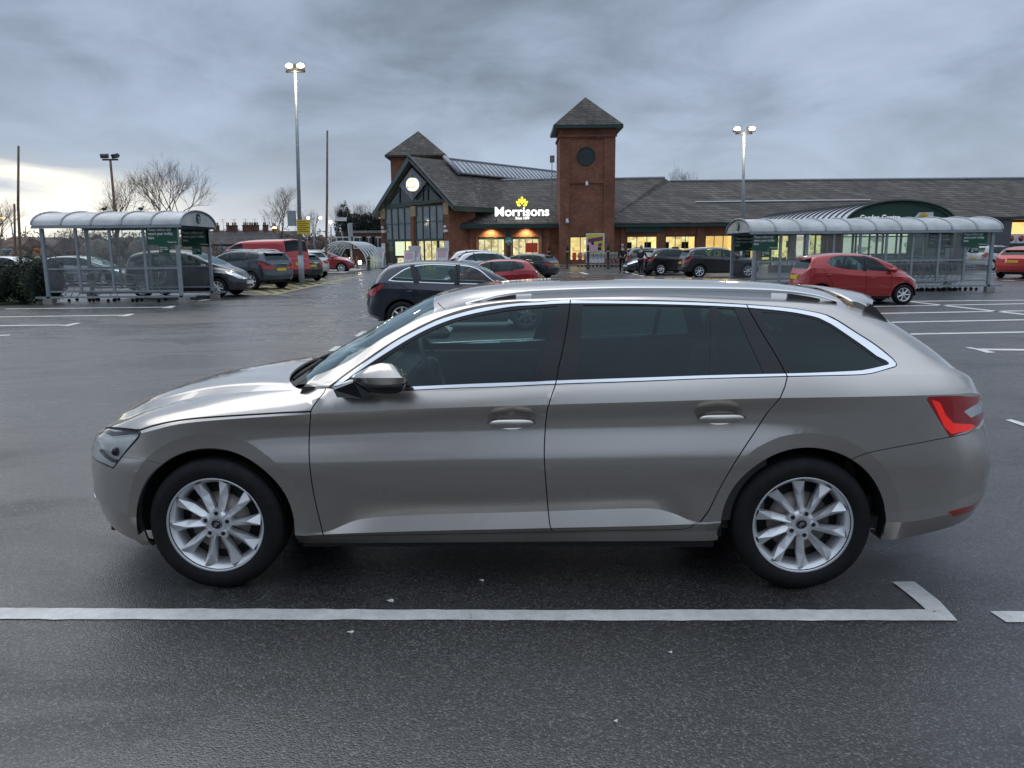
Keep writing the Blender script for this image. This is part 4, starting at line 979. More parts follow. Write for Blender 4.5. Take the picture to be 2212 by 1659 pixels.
lit('pale_light', [(.95, .95, .75), (.5, .5, .42), (1.0, 1.0, .85), (.25, .26, .24), (.8, .75, .5)], .65, (1.1, 2.0))
mat('sign_white', (.9, .9, .9), .4, emit=(1, .98, .93), estr=1.7); mat('sign_yellow', (.8, .6, .05), .4, emit=(1, .80, .06), estr=1.1)
mat('sign_board', (.02, .02, .02), .5); mat('white_text', (.75, .76, .74), .5)

MKT = thing('supermarket', 'red brick supermarket with slate roofs, glazed gable entrance and tall square clock-style tower', 'building')
Pf = Plane(9.5, 76.0, 0); Pg = Plane(-5.65, 74.3, -45.0); Pt = Plane(xpx(1209, 74.0, 5), 74.0, 0)
def pl(mb, name, mt, plane, par=MKT, fix=True, bevel=0):
    o = mb.build(name, mt, None, fix=fix, bevel=bevel)
    o.parent = par; wm = Matrix.Translation(plane.o) @ Matrix.Rotation(R(plane.ang), 4, 'Z')
    if par:
        pm = Matrix.Identity(4); q = par
        while q: pm = (Matrix.Translation(q.location) @ q.rotation_euler.to_matrix().to_4x4()) @ pm; q = q.parent
        wm = pm.inverted() @ wm
    o.location = wm.to_translation(); o.rotation_euler = wm.to_euler(); return o
def LP(plane, p, off=0.0): s, z = plane.sz(p[0], p[1], off); return Vector((s, -off, z))
def rect(mb, plane, p, q, off=0.0, th=.1):
    """box from pixel corner p (top left) to q (bottom right), front face at off, th thick"""
    a, b = LP(plane, p, off), LP(plane, q, off); return mb.box(a.x, b.x, -off, -off + th, b.z, a.z)
def poly(mb, plane, pts, off=0.0, th=.1):
    P = [LP(plane, p, off) for p in pts]; return mb.prism(P, (0, th, 0))
def wall(mb, s0, s1, z0, z1, y, th, holes):
    xs = sorted({s0, s1, *[h[0] for h in holes], *[h[1] for h in holes]}); zs = sorted({z0, z1, *[h[2] for h in holes], *[h[3] for h in holes]})
    for a, b in zip(xs[:-1], xs[1:]):
        run = None
        for c, d in zip(zs[:-1], zs[1:]):
            if any(h[0] <= (a + b) / 2 <= h[1] and h[2] <= (c + d) / 2 <= h[3] for h in holes):
                if run: mb.box(a, b, y, y + th, run[0], run[1]); run = None
            else: run = (run[0], d) if run else (c, d)
        if run: mb.box(a, b, y, y + th, run[0], run[1])
sf = lambda px, off=0.0: Pf.sz(px, 500, off)[0]
ze = zpx(482.5, 75.3, 1340)
# --- long right wing
wins = []
for a, b, yt, yb in ((1354.4, 1418.7, 510.5, 565), (1437.8, 1501.2, 510, 565), (1524.3, 1580.6, 508.5, 565), (1610, 1668, 508, 566), (1700, 1755, 507, 567), (1790, 1850, 506.5, 568)):
    A, Bq = LP(Pf, (a, yt)), LP(Pf, (b, yb)); wins.append((A.x, Bq.x, Bq.z, A.z))
w1 = MB(); wall(w1, sf(1320), sf(2330), 0, ze, 0, .3, wins); pl(w1, 'wall', M_['brick_red'], Pf)
for i, h in enumerate(wins):
    f = MB(); f.box(h[0], h[0] + .07, .1, .2, h[2], h[3]).box(h[1] - .07, h[1], .1, .2, h[2], h[3]).box(h[0], h[1], .1, .2, h[2], h[2] + .07).box(h[0], h[1], .1, .2, h[3] - .07, h[3])
    for k in (1, 2): x = h[0] + (h[1] - h[0]) * k / 3; f.box(x - .03, x + .03, .11, .19, h[2], h[3])
    fo = pl(f, 'window', M_['green_trim'], Pf)
    g_ = MB().add([(h[0], .15, h[2]), (h[1], .15, h[2]), (h[1], .15, h[3]), (h[0], .15, h[3])], [(0, 1, 2, 3)]); pl(g_, 'pane', M_['glass_clear'], Pf, fo, fix=False)
    r_ = MB().add([(h[0] - 1, 2.5, 0), (h[1] + 1, 2.5, 0), (h[1] + 1, 2.5, 3.5), (h[0] - 1, 2.5, 3.5)], [(0, 1, 2, 3)])
    ro = pl(r_, 'lit_interior', M_['orange_light' if i >= 2 else 'shop_light'], Pf, fix=False)
    if i < 2:
        q = MB()
        for k in range(3):
            x = h[0] + (h[1] - h[0]) * (k + .5) / 3; zz = h[3] - .9 - .5 * (k % 2)
            q.box(x - .35, x + .35, 2.40, 2.44, zz - .3, zz + .35).box(x - .28, x + .28, 2.37, 2.41, zz - .22, zz + .28)
        pl(q, 'picture_frames', M_['plate_ink'], Pf, ro)
for px in (1346, 1428, 1515, 1600, 1688, 1776, 1866): x = sf(px, .12); pl(MB().box(x - (.2 if px == 1346 else .42), x + (.2 if px == 1346 else .42), -.14, 0, 0, ze - .05), 'pilaster', M_['brick_red'], Pf)
fs = MB(); fs.box(sf(1326), sf(2330), -.75, -.55, ze - .35, ze + .05).box(sf(1326), sf(2330), -.55, .0, ze - .30, ze - .26)
pl(fs, 'eaves_fascia', M_['green_paint'], Pf)
gp = MB(); rect(gp, Pf, k4(752, 1108), k4(1060, 1170), .3, .28); pl(gp, 'green_fascia_panel', M_['green_paint'], Pf)
def slab(mb, pts, th=.18):
    P = [Vector(p) for p in pts]; n = (P[1] - P[0]).cross(P[2] - P[0]).normalized(); n = n if n.z < 0 else -n; return mb.prism(P, n * th)
rd_ = 9.0
rf = MB()
def ridge(px, py): s, z = Pf.sz(px, py, -rd_); return (s, rd_, z)
slab(rf, [(sf(1300), -.8, ze), (sf(2330), -.8, ze), ridge(2330, 384.8), ridge(1447, 392)])
sl_ = [(sf(1300), -.8, ze), ridge(1447, 392), ridge(1436, 385), ridge(1290, 387.5)]; slab(rf, sl_)
R1, R2 = ridge(1447, 392), ridge(2330, 384.8)
slab(rf, [R1, R2, (R2[0], 19, ze), (R1[0], 19, ze)]); R3, R4 = ridge(1200, 388), ridge(1436, 385)
slab(rf, [R3, R4, (R4[0], 19, ze), (R3[0], 19, ze)])
def unpad(mb): return mb
# local slope direction for the tiles
pl(rf, 'roof', M_['roof_slate'], Pf)
rr = MB(); rr.tube([ridge(1447, 391), ridge(2330, 383.8)], .14, 6).tube([ridge(1290, 386.5), ridge(1436, 384)], .14, 6); pl(rr, 'ridge_tiles', M_['lead'], Pf)
def on_roof(p, y0=-.8, z0=ze, y1=rd_, z1=None):
    z1 = z1 or R1[2]
    best = None
    for k in range(200):
        off = -(y0 + (y1 - y0) * k / 199); s, z = Pf.sz(p[0], p[1], off); zz = z0 + (z1 - z0) * k / 199
        if best is None or abs(z - zz) < best[0]: best = (abs(z - zz), (s, -off, z + .08))
    return best[1]
pl(MB().tube([on_roof(k4(1322, 930)), on_roof(k5(1125, 252))], .07, 6), 'roof_conduit', M_['white_plastic'], Pf)
# --- sign wing, left of the tower
sw_ = []
for a, b in (((1142, 1148), (1392, 1300)), ((1462, 1145), (1714, 1300))):
    A, Bq = LP(Pf, k3(*a)), LP(Pf, k3(*b)); sw_.append((A.x, Bq.x, 1.0, A.z))
w2 = MB(); wall(w2, sf(985), sf(1215), 0, ze, 0, .3, sw_); pl(w2, 'wall', M_['brick_red'], Pf)
for h in sw_:
    f = MB(); f.box(h[0], h[0] + .08, .08, .2, h[2], h[3]).box(h[1] - .08, h[1], .08, .2, h[2], h[3]).box(h[0], h[1], .08, .2, h[3] - .22, h[3])
    for k in (1, 2, 3): x = h[0] + (h[1] - h[0]) * k / 4; f.box(x - .03, x + .03, .1, .19, h[2], h[3])
    fo = pl(f, 'window', M_['green_paint'], Pf)
    pl(MB().add([(h[0], .15, h[2]), (h[1], .15, h[2]), (h[1], .15, h[3]), (h[0], .15, h[3])], [(0, 1, 2, 3)]), 'pane', M_['glass_clear'], Pf, fo, fix=False)
    pl(MB().add([(h[0] - 1, 3, 0), (h[1] + 1, 3, 0), (h[1] + 1, 3, 3.5), (h[0] - 1, 3, 3.5)], [(0, 1, 2, 3)]), 'lit_interior', M_['shop_goods'], Pf, fix=False)
q = MB(); rect(q, Pf, k3(1700, 1200), k3(1590, 1290), -1.5, .3); pl(q, 'red_display', mat('display_red', (.5, .03, .02), .5, emit=(1, .1, .05), estr=.25), Pf)
for a, b in ((1120, 1140), (1716, 1736), (1780, 1815), (1395, 1408), (1445, 1460)): pb = MB(); rect(pb, Pf, k3(a, 1030), k3(b, 1500), .12, .12); pl(pb, 'pilaster', M_['brick_red'], Pf)
pb = MB(); rect(pb, Pf, k3(1408, 1030), k3(1444, 1500), .16, .1); pl(pb, 'green_column', M_['green_paint'], Pf)
pb = MB(); rect(pb, Pf, k3(1060, 1040), k3(1070, 1500), .12, .1); pl(pb, 'downpipe', M_['plastic'], Pf); pb = MB(); rect(pb, Pf, k3(1738, 1040), k3(1748, 1500), .12, .1); pl(pb, 'downpipe', M_['plastic'], Pf)
rf = MB(); zr = ridge(1012, 391.5)
slab(rf, [(sf(975), -.8, ze), (sf(1225), -.8, ze), ridge(1225, 387), ridge(1000, 391.5)]); pl(rf, 'roof', M_['roof_slate'], Pf)
fs = MB(); fs.box(sf(979), sf(1210), -.78, -.58, ze - .35, ze + .05).box(sf(979), sf(1210), -.55, .0, ze - .30, ze - .26); pl(fs, 'eaves_fascia', M_['green_paint'], Pf)
pl(MB().tube([ridge(1005, 391), ridge(1215, 386.5)], .13, 6), 'ridge_tiles', M_['lead'], Pf)
mat('lamp_glow', (.9, .8, .6), .4, emit=(1, .72, .38), estr=14)
for a in (1260, 1592):
    p = LP(Pf, k3(a, 1048), .42); o = pl(MB().ball(p, .17, 10, 1, 1, .55), 'wall_lamp', M_['lamp_glow'], Pf)
    ld = bpy.data.lights.new('wall_lamp_light', 'SPOT'); ld.energy = 420; ld.color = (1, .66, .30); ld.spot_size = R(125); ld.spot_blend = .8; ld.shadow_soft_size = .15
    lo_ = link(bpy.data.objects.new('wall_lamp_light', ld)); lo_.location = Pf.P(p.x, p.z - .2, .62); lo_.rotation_euler = (R(30), 0, R(Pf.ang)); lo_.parent = None
# --- illuminated name sign
def text(s_, name, mt, plane, tl_, br_, off, par, ext=.04, bold=.0, fit=True):
    cu = bpy.data.curves.new(name, 'FONT'); cu.body = s_; cu.extrude = ext; cu.offset = bold; cu.align_x = 'LEFT'
    tmp = link(bpy.data.objects.new('tmp_text', cu)); dg = bpy.context.evaluated_depsgraph_get(); me = bpy.data.meshes.new_from_object(tmp.evaluated_get(dg)); bpy.data.objects.remove(tmp)
    co = np.empty(len(me.vertices) * 3); me.vertices.foreach_get('co', co); co = co.reshape(-1, 3)
    A, Bq = LP(plane, tl_, off), LP(plane, br_, off); lo_, hi_ = co.min(0), co.max(0); o2 = np.empty_like(co)
    o2[:, 0] = A.x + (co[:, 0] - lo_[0]) / (hi_[0] - lo_[0]) * (Bq.x - A.x); o2[:, 2] = Bq.z + (co[:, 1] - lo_[1]) / (hi_[1] - lo_[1]) * (A.z - Bq.z); o2[:, 1] = -off - co[:, 2]
    me.vertices.foreach_set('co', o2.ravel()); me.name = name; me.materials.clear(); me.materials.append(mt); me.update()
    mb = MB(); o = link(bpy.data.objects.new(name, me)); wm = Matrix.Translation(plane.o) @ Matrix.Rotation(R(plane.ang), 4, 'Z')
    if par:
        pm = Matrix.Identity(4); q = par
        while q: pm = (Matrix.Translation(q.location) @ q.rotation_euler.to_matrix().to_4x4() @ Matrix.Diagonal((*q.scale, 1))) @ pm; q = q.parent
        wm = pm.inverted() @ wm; o.parent = par
    o.location = wm.to_translation(); o.rotation_euler = wm.to_euler(); o.scale = wm.to_scale(); return o
text('Morrisons', 'name_sign', M_['sign_white'], Pf, k3(1301, 866), k3(1806, 948), .5, MKT, .12, .014)
text('Since 1899', 'sign_strapline', M_['sign_white'], Pf, k3(1492, 957), k3(1622, 980), .5, MKT, .06, .008)
m = MB(); c0 = LP(Pf, k3(1553, 858), .55)
for a_, b_, ang in ((1553, 786, 90), (1531, 806, 118), (1575, 806, 62), (1513, 824, 142), (1593, 824, 38), (1524, 847, 160), (1582, 847, 20), (1553, 822, 90)):
    c = LP(Pf, k3(a_, b_), .55); a = R(ang); d = Vector((math.cos(a), 0, math.sin(a))); n = Vector((-d.z, 0, d.x)); L = .38
    m.prism([c + d * L / 2 * math.cos(t) + n * .12 * math.sin(t) for t in np.linspace(0, 2 * math.pi, 13)[:-1]], (0, .08, 0))
pl(m, 'sign_emblem', M_['sign_yellow'], Pf)
m = MB()
for a in (1315, 1552, 1792): p = LP(Pf, k3(a, 975), .4); m.tube([p, p + Vector((0, .9, -.25))], .04, 5)
m.tube([LP(Pf, k3(1300, 950), .4), LP(Pf, k3(1808, 950), .4)], .04, 5); pl(m, 'sign_bracket', M_['plastic'], Pf)
# --- gable entrance
A_ = Pg.hit(882.6, 337.2, .55); ER = Pg.hit(980.6, 444.8, .55); EL = Pg.hit(802.8, 464.5, .55)
def zat(px, py, z): Y = (HCAM - z) / slope(py); return at(px, py, Y)
RF = zat(1198, 374, A_.z); EF = zat(1060, 450.2, ER.z); ELF = EL + (RF - A_)
def wl_(pts): M = (Matrix.Translation(Pg.o) @ Matrix.Rotation(R(Pg.ang), 4, 'Z')).inverted(); return [M @ Vector(p) for p in pts]
EF2 = ER + (RF - A_)
gr = MB(); slab(gr, wl_([A_, ER, EF2, RF])); slab(gr, wl_([A_, EL, ELF, RF])); pl(gr, 'roof', M_['roof_slate'], Pg)
gr = MB(); a_, r_, l_ = wl_([A_, ER, EL])
for e in (r_, l_):
    d = (e - a_).normalized(); up = Vector((-d.z, 0, d.x)); up = up if up.z > 0 else -up; dn = -up * .34
    gr.prism([a_ + up * .1, e + up * .1, e + dn, a_ + dn * 1.0], (0, .1, 0)); gr.prism([a_ + dn * .9 + Vector((0, .1, 0)), e + dn * .9 + Vector((0, .1, 0)), e + dn * .7 + Vector((0, .1, 0)), a_ + dn * .7 + Vector((0, .1, 0))], (0, .4, 0))
pl(gr, 'verge_boards', mat('verge_grey', (.09, .12, .12), .5), Pg)
ff = wl_([ER, EF2]); g2 = MB().prism([ff[0] + Vector((0, 0, .02)), ff[1] + Vector((0, 0, .02)), ff[1] - Vector((0, 0, .45)), ff[0] - Vector((0, 0, .45))], (-.12, 0, 0)); pl(g2, 'eaves_fascia', M_['green_paint'], Pg)
def bil(t, u, lift=0.0):
    top_ = A_ + (RF - A_) * t; bot_ = ER + (RF - A_) * t; p = top_ + (bot_ - top_) * u; n = (RF - A_).cross(ER - A_).normalized(); n = n if n.z > 0 else -n; return p + n * lift
sky_ = MB(); sb = MB(); fr = MB(); t0, t1 = .20, .99; N_ = 26
sky_.prism(wl_([bil(t0, .02, .30), bil(t0, .32, .22), bil(t1, .32, .22), bil(t1, .02, .30)]), wl_([bil(t0, .02, .2)])[0] - wl_([bil(t0, .02, .3)])[0])
pl(sky_, 'roof_light', mat('rooflight', (.30, .33, .36), .25, coat=.5, vary=.25, vscale=.6), Pg)
for i in range(N_ + 1):
    t = t0 + (t1 - t0) * i / N_; fr.tube(wl_([bil(t, .02, .33), bil(t, .32, .25)]), .05, 4)
for u, l in ((.02, .34), (.32, .26)): fr.tube(wl_([bil(t0, u, l), bil(t1, u, l)]), .12, 5)
fr.tube(wl_([bil(t0, -.01, .36), bil(t0, .34, .30)]), .22, 5)
pl(fr, 'roof_light_frame', M_['lead'], Pg)
G_ = lambda a, b, off=0.0: LP(Pg, k3(a, b), off)
gw = MB()
for a0, a1, yt in ((228, 272, 850), (510, 556, 860), (816, 864, 800)): rect(gw, Pg, k3(a0, yt), k3(a1, 1600), .15, .5)
pl(gw, 'brick_pier', M_['brick_red'], Pg)
gw = MB()
for a0, a1, y0, y1 in ((227, 273, 882, 976), (509, 557, 860, 952), (815, 865, 826, 932)): rect(gw, Pg, k3(a0, y0), k3(a1, y1), .158, .1)
pl(gw, 'buff_brick_band', M_['brick_buff'], Pg)
gw = MB(); sR = Pg.sz(*k3(864, 1000))[0]
gw.box(sR, sR + .3, -.15, 3.2, 0, ER.z - .3); pl(gw, 'side_wall', M_['brick_red'], Pg)
bm_ = MB(); poly(bm_, Pg, [k3(268, 842), k3(820, 790), k3(820, 812), k3(268, 882)], .1, .3)
for (x0, x1, yt0, yt1, ym0, ym1, yb0, yb1) in ((274, 514, 885, 866, 1027, 1018, 1172, 1166), (560, 816, 862, 846, 1003, 995, 1166, 1160)):
    for i in range(5):
        t = i / 4; x = x0 + (x1 - x0) * t; rect(bm_, Pg, k3(x - 2.5, yt0 + (yt1 - yt0) * t), k3(x + 2.5, yb0 + (yb1 - yb0) * t), .08, .12)
    for a, b in ((yt0, yt1), (ym0, ym1), (yb0, yb1)): poly(bm_, Pg, [k3(x0, a - 3), k3(x1, b - 3), k3(x1, b + 4), k3(x0, a + 4)], .09, .12)
poly(bm_, Pg, [k3(285, 1168), k3(820, 1158), k3(820, 1180), k3(285, 1190)], .1, .25)
for a, b in (((300, 838), (520, 520)), ((520, 520), (800, 805)), ((405, 690), (405, 840)), ((668, 650), (668, 805)), ((622, 700), (622, 808))):
    d = Vector(b) - Vector(a); n = Vector((-d.y, d.x)).normalized() * 5; poly(bm_, Pg, [k3(a[0] + n.x, a[1] + n.y), k3(b[0] + n.x, b[1] + n.y), k3(b[0] - n.x, b[1] - n.y), k3(a[0] - n.x, a[1] - n.y)], .12, .15)
pl(bm_, 'gable_frame', M_['green_trim'], Pg)
gp = MB()
for pts in ([(274, 885), (514, 866), (514, 1166), (274, 1172)], [(560, 862), (816, 846), (816, 1160), (560, 1166)]): poly(gp, Pg, [k3(*p) for p in pts], 0, .05)
pl(gp, 'gable_glazing', M_['pane_sky'], Pg)
gp = MB(); poly(gp, Pg, [k3(290, 845), k3(522, 480), k3(812, 800)], .02, .05); pl(gp, 'gable_upper_glazing', M_['pane_dark'], Pg)
dm = MB()
for k, (o_, l_) in enumerate(((1.0, .36), (.86, .32), (.72, .28))):
    c = (526, 652); cor = [(522, 505), (655, 636), (531, 800), (408, 665)]; w_ = .06
    P1 = [(c[0] + (x - c[0]) * o_, c[1] + (y - c[1]) * o_) for x, y in cor]; P2 = [(c[0] + (x - c[0]) * (o_ - w_), c[1] + (y - c[1]) * (o_ - w_)) for x, y in cor]
    for i in range(4): j = (i + 1) % 4; poly(dm, Pg, [k3(*P1[i]), k3(*P1[j]), k3(*P2[j]), k3(*P2[i])], l_, .1)
pl(dm, 'diamond_frame', M_['lead'], Pg)
dm = MB(); poly(dm, Pg, [k3(*p) for p in [(522, 505), (655, 636), (531, 800), (408, 665)]], .14, .04); pl(dm, 'diamond_panel', M_['green_trim'], Pg)
dm = MB(); poly(dm, Pg, [k3(524 + 53 * math.cos(a), 655 + 62 * math.sin(a)) for a in np.linspace(0, 2 * math.pi, 41)[:-1]], .50, .2); rs = pl(dm, 'round_sign', mat('round_sign', (.9, .9, .85), .4, emit=(1, .96, .84), estr=1.0), Pg)
mat('sign_gold', (.5, .4, .1), .4, emit=(.9, .75, .2), estr=.9)
dm = MB(); cc = G_(522, 640, .52)
for i, (ang, r0, L) in enumerate(((90, .25, .3), (55, .15, .3), (125, .15, .3), (25, .1, .3), (155, .1, .3))):
    a = R(ang); d = Vector((math.cos(a), 0, math.sin(a))); n = Vector((-d.z, 0, d.x)); c = cc + d * (r0 + L / 2)
    dm.prism([c + d * L / 2 * math.cos(t) + n * .07 * math.sin(t) for t in np.linspace(0, 2 * math.pi, 9)[:-1]], (0, .02, 0))
pl(dm, 'round_sign_emblem', M_['sign_gold'], Pg, rs)
text('Morrisons', 'round_sign_lettering', mat('sign_greenish', (.2, .25, .1), .5, emit=(.5, .5, .25), estr=.6), Pg, k3(480, 668), k3(562, 686), .52, rs, .01, .01)
# doors and lit lobby
dr = MB()
for a, b in ((345, 372), (462, 472), (522, 532), (632, 652), (704, 716), (756, 786), (285, 292), (584, 594)): rect(dr, Pg, k3(a, 1178), k3(b, 1600), .05, .1)
rect(dr, Pg, k3(372, 1320), k3(462, 1340), .04, .08)
pl(dr, 'entrance_doors', M_['green_paint'], Pg)
x0, x1 = G_(278, 1200).x, G_(816, 1200).x; zt = G_(500, 1172).z
pl(MB().add([(x0, .02, 0), (x1, .02, 0), (x1, .02, zt), (x0, .02, zt)], [(0, 1, 2, 3)]), 'door_glass', M_['glass_clear'], Pg, fix=False)
lob = MB().add([(x0 - 2, 3.0, 0), (x1 + .2, 3.0, 0), (x1 + .2, 3.0, zt + 1), (x0 - 2, 3.0, zt + 1)], [(0, 1, 2, 3)]); pl(lob, 'lit_lobby', M_['shop_goods'], Pg, fix=False)
xa, xb = G_(370, 1200, -2.6).x, G_(462, 1200, -2.6).x
pl(MB().box(xa, xb, 2.6, 2.7, .9, zt), 'lobby_screen', mat('lobby_cream', (.9, .8, .6), .6, emit=(1, .86, .58), estr=.95), Pg)
nt = MB(); rect(nt, Pg, k3(240, 1205), k3(274, 1293), .25, .08); rect(nt, Pg, k3(828, 1182), k3(868, 1278), .25, .08); pl(nt, 'notice_board', M_['white_plastic'], Pg)
cm = MB()
for a, b, pp in ((252, 1060, Pg), (835, 1050, Pg), (938, 1055, Pf)):
    p = LP(pp, k3(a, b), .3)
    c2 = MB().ball(p, .16, 8).box(p.x - .25, p.x + .25, p.y, p.y + .3, p.z - .5, p.z - .25); pl(c2, 'security_camera', M_['white_plastic'], pp)
# --- rear pyramid tower
rt = Plane(xpx(905, 93, 12), 93, 0); h = 2.9; zt = zpx(333, 90, 905) - .1
pl(MB().box(-h, h, -h, h, 5, zt), 'rear_tower', M_['brick_red'], rt)
e = 3.45; za = zpx(283, 93, 905); m = MB(); m.add([(-e, -e, zt), (e, -e, zt), (e, e, zt), (-e, e, zt), (0, 0, za), (-e, -e, zt - .22), (e, -e, zt - .22), (e, e, zt - .22), (-e, e, zt - .22)], [(0, 1, 4), (1, 2, 4), (2, 3, 4), (3, 0, 4), (5, 6, 1, 0), (6, 7, 2, 1), (7, 8, 3, 2), (8, 5, 0, 3), (8, 7, 6, 5)])
pl(m, 'rear_tower_roof', M_['roof_slate'], rt)
# --- main tower
TW = Pt.sz(1327, 500)[0]; zT = zpx(274, 74.0, 1268)
tw = MB(); d_ = TW
P4 = lambda a, b, off=0.0: LP(Pt, k4(a, b), off)
xL, xR = P4(298, 600).x, P4(578, 600).x; zp = P4(400, 405).z; wz0, wz1 = P4(300, 1403).z, P4(300, 1207).z
wall(tw, 0, TW, 0, zT, .0, .25, [(xL, xR, 0, zp)])
tw.box(0, .25, .25, d_, 0, zT).box(TW - .25, TW, .25, d_, 0, zT).box(.25, TW - .25, d_ - .25, d_, 0, zT)
wall(tw, xL, xR, 0, zp, .12, .13, [(P4(293, 1).x if False else xL + .05, xR - .05, wz0, wz1)])
tw.box(-.12, TW + .12, -.12, .0, zT - .9, zT - .7).box(-.12, TW + .12, -.2, .0, zT - .25, zT).box(xL, xR, .0, .12, P4(300, 772).z, P4(300, 752).z).box(-.12, 0, 0, d_, zT - .9, zT - .7).box(-.2, 0, 0, d_, zT - .25, zT)
tw.box(-.1, xL, -.1, 0, 0, .5).box(xR, TW + .1, -.1, 0, 0, .5)
TOW = pl(tw, 'tower', M_['brick_red'], Pt)
rw_ = MB(); c = P4(432, 549, 0); r0 = (P4(501, 549).x - P4(363, 549).x) / 2
rw_.prism([(c.x + r0 * math.cos(a), .10, c.z + r0 * math.sin(a)) for a in np.linspace(0, 2 * math.pi, 37)[:-1]], (0, .1, 0)); pl(rw_, 'round_window', mat('round_pane', (.012, .022, .026), .3), Pt, TOW)
rw_ = MB().tube([(c.x + r0 * math.cos(a), .09, c.z + r0 * math.sin(a)) for a in np.linspace(0, 2 * math.pi, 37)[:-1]], .07, 6, closed=True).box(c.x - r0, c.x + r0, .07, .12, c.z - .03, c.z + .03); pl(rw_, 'round_window_frame', M_['green_paint'], Pt, TOW)
za = zpx(209.5, 76.5, 1262); ov = .62; cx_ = TW / 2; e0, e1, f0, f1 = -ov, TW + ov, -ov, d_ + ov; zt = zpx(268.7, 73.4, 1268)
m = MB(); m.add([(e0, f0, zt), (e1, f0, zt), (e1, f1, zt), (e0, f1, zt), (cx_, d_ / 2, za)], [(0, 1, 4), (1, 2, 4), (2, 3, 4), (3, 0, 4), (3, 2, 1, 0)]); pl(m, 'tower_roof', M_['roof_slate'], Pt, TOW)
m = MB().box(e0, e1, f0, f0 + .1, zt - .30, zt - .02).box(e0, e1, f1 - .1, f1, zt - .30, zt - .02).box(e0, e0 + .1, f0 + .1, f1 - .1, zt - .3, zt - .02).box(e1 - .1, e1, f0 + .1, f1 - .1, zt - .3, zt - .02).box(e0 + .1, e1 - .1, f0 + .1, f1 - .1, zt - .28, zt - .22); pl(m, 'tower_fascia', M_['green_paint'], Pt, TOW)
f = MB(); f.box(xL + .05, xR - .05, .13, .2, wz1 - .08, wz1).box(xL + .05, xR - .05, .13, .2, wz0, wz0 + .08)
for t in (0, .31, .62, .97): x = xL + .05 + (xR - xL - .1) * t; f.box(x, x + .07, .13, .2, wz0, wz1)
fo = pl(f, 'window', M_['green_trim'], Pt, TOW)
pl(MB().add([(xL, .16, wz0), (xR, .16, wz0), (xR, .16, wz1), (xL, .16, wz1)], [(0, 1, 2, 3)]), 'pane', M_['glass_clear'], Pt, fo, fix=False)
pl(MB().add([(xL - .3, 2.4, 0), (xR + .3, 2.4, 0), (xR + .3, 2.4, 4), (xL - .3, 2.4, 4)], [(0, 1, 2, 3)]), 'lit_interior', M_['shop_light'], Pt, TOW, fix=False)
q = MB()
for k in range(4): x = xL + .4 + k * .55; q.box(x, x + .35, 1.2, 1.5, wz0 - .1, wz0 + .75).box(x - .1, x + .3, 1.1, 1.3, wz0 + .35, wz0 + .42)
pl(q, 'cafe_furniture', M_['display_red'], Pt, TOW)
for a, b in ((437, 780), (277, 1085)):
    p = P4(a, b, .25); pl(MB().ball(p, .17, 8).box(p.x - .1, p.x + .1, p.y, p.y + .4, p.z + .12, p.z + .3), 'security_camera', M_['white_plastic'], Pt, TOW)
p = P4(152, 575, -4); pl(MB().box(p.x - .2, p.x + .25, p.y - .1, p.y + .1, p.z - .3, p.z + .35).tube([p, (p.x, p.y, p.z - 3.4)], .04, 5).tube([(p.x, p.y, p.z - 1.6), (p.x + .7, p.y, p.z - 1.6)], .03, 5).tube([(p.x, p.y, p.z - 3.2), (p.x + .7, p.y, p.z - 3.2)], .03, 5), 'aerial_mast', M_['lead'], Pt, TOW)
# pavement
pv = [Pf.P(sf(975), 0, 3.6), Pf.P(sf(2330), 0, 3.6), Pf.P(sf(2330), 0, -1), Pf.P(sf(975), 0, -1)]
props(MB().prism([(p.x, p.y, .0) for p in pv], (0, 0, .10)).build('shop_pavement', M_['paving']), kind='structure')

# ============================================================ garden centre
GC = thing('garden_centre', 'green fronted garden centre with ribbed white barrel roof in front of the slate wing', 'building')
gx, gy = xpx(1935, 54), 54.0; hw, zs_, ztp = 3.75, 3.1, zpx(433.5, 54, 1942)
def arc(y, k=1.0, n=20, dz=0):
    return [(gx + hw * k * math.sin(a), y, zs_ + (ztp - zs_) * k * math.cos(a) + dz) for a in np.linspace(-math.pi / 2, math.pi / 2, n + 1)]
m = MB(); a1, a2 = arc(gy - .3), arc(gy + 17); sh_ = -1.2
a2 = [(x + sh_, y, z) for x, y, z in a2]; n = len(a1)
m.add(a1 + a2, [(i, i + 1, n + i + 1, n + i) for i in range(n - 1)], True); m.add([(x, y, z - .12) for x, y, z in a1 + a2], [(i, n + i, n + i + 1, i + 1) for i in range(n - 1)], True)
m.build('barrel_roof', mat('sheet_roof', (.50, .53, .58), .35, .3, vary=.1), GC)
m = MB()
for k in range(19): t = k / 18; m.tube([(a[0] + sh_ * t, gy - .3 + 17.3 * t, a[2] + .05) for a in a1], .055, 4)
m.build('roof_ribs', M_['plastic'], GC)
m = MB(); m.prism([(x, gy, z) for x, _, z in arc(0, .985)], (0, .15, 0)); GF = m.build('green_gable', mat('gable_green', (.012, .060, .038), .4), GC)
m = MB(); m.tube([(x, gy - .32, z) for x, _, z in arc(0, 1.0)], .09, 6); m.build('gable_edge_trim', M_['green_paint'], GC)
Pc = Plane(gx - 8, gy, 0)
text('Garden Centre', 'gable_lettering', mat('letter_white', (.8, .8, .8), .4, emit=(1, 1, 1), estr=.25), Pc, k5(1055, 352), k5(1336, 388), .08, GF, .02, .02)
m = MB(); poly(m, Pc, [k5(1430, 400), k5(1438, 372), k5(1470, 335), k5(1572, 332), k5(1572, 400)], .10, .05); pp = pl(m, 'name_panel', mat('panel_white', (.72, .73, .74), .4), Pc, GF)
text('Morrisons', 'panel_lettering', mat('letter_dark', (.05, .12, .08), .5), Pc, k5(1456, 371), k5(1556, 384), .17, GF, .005, .01)
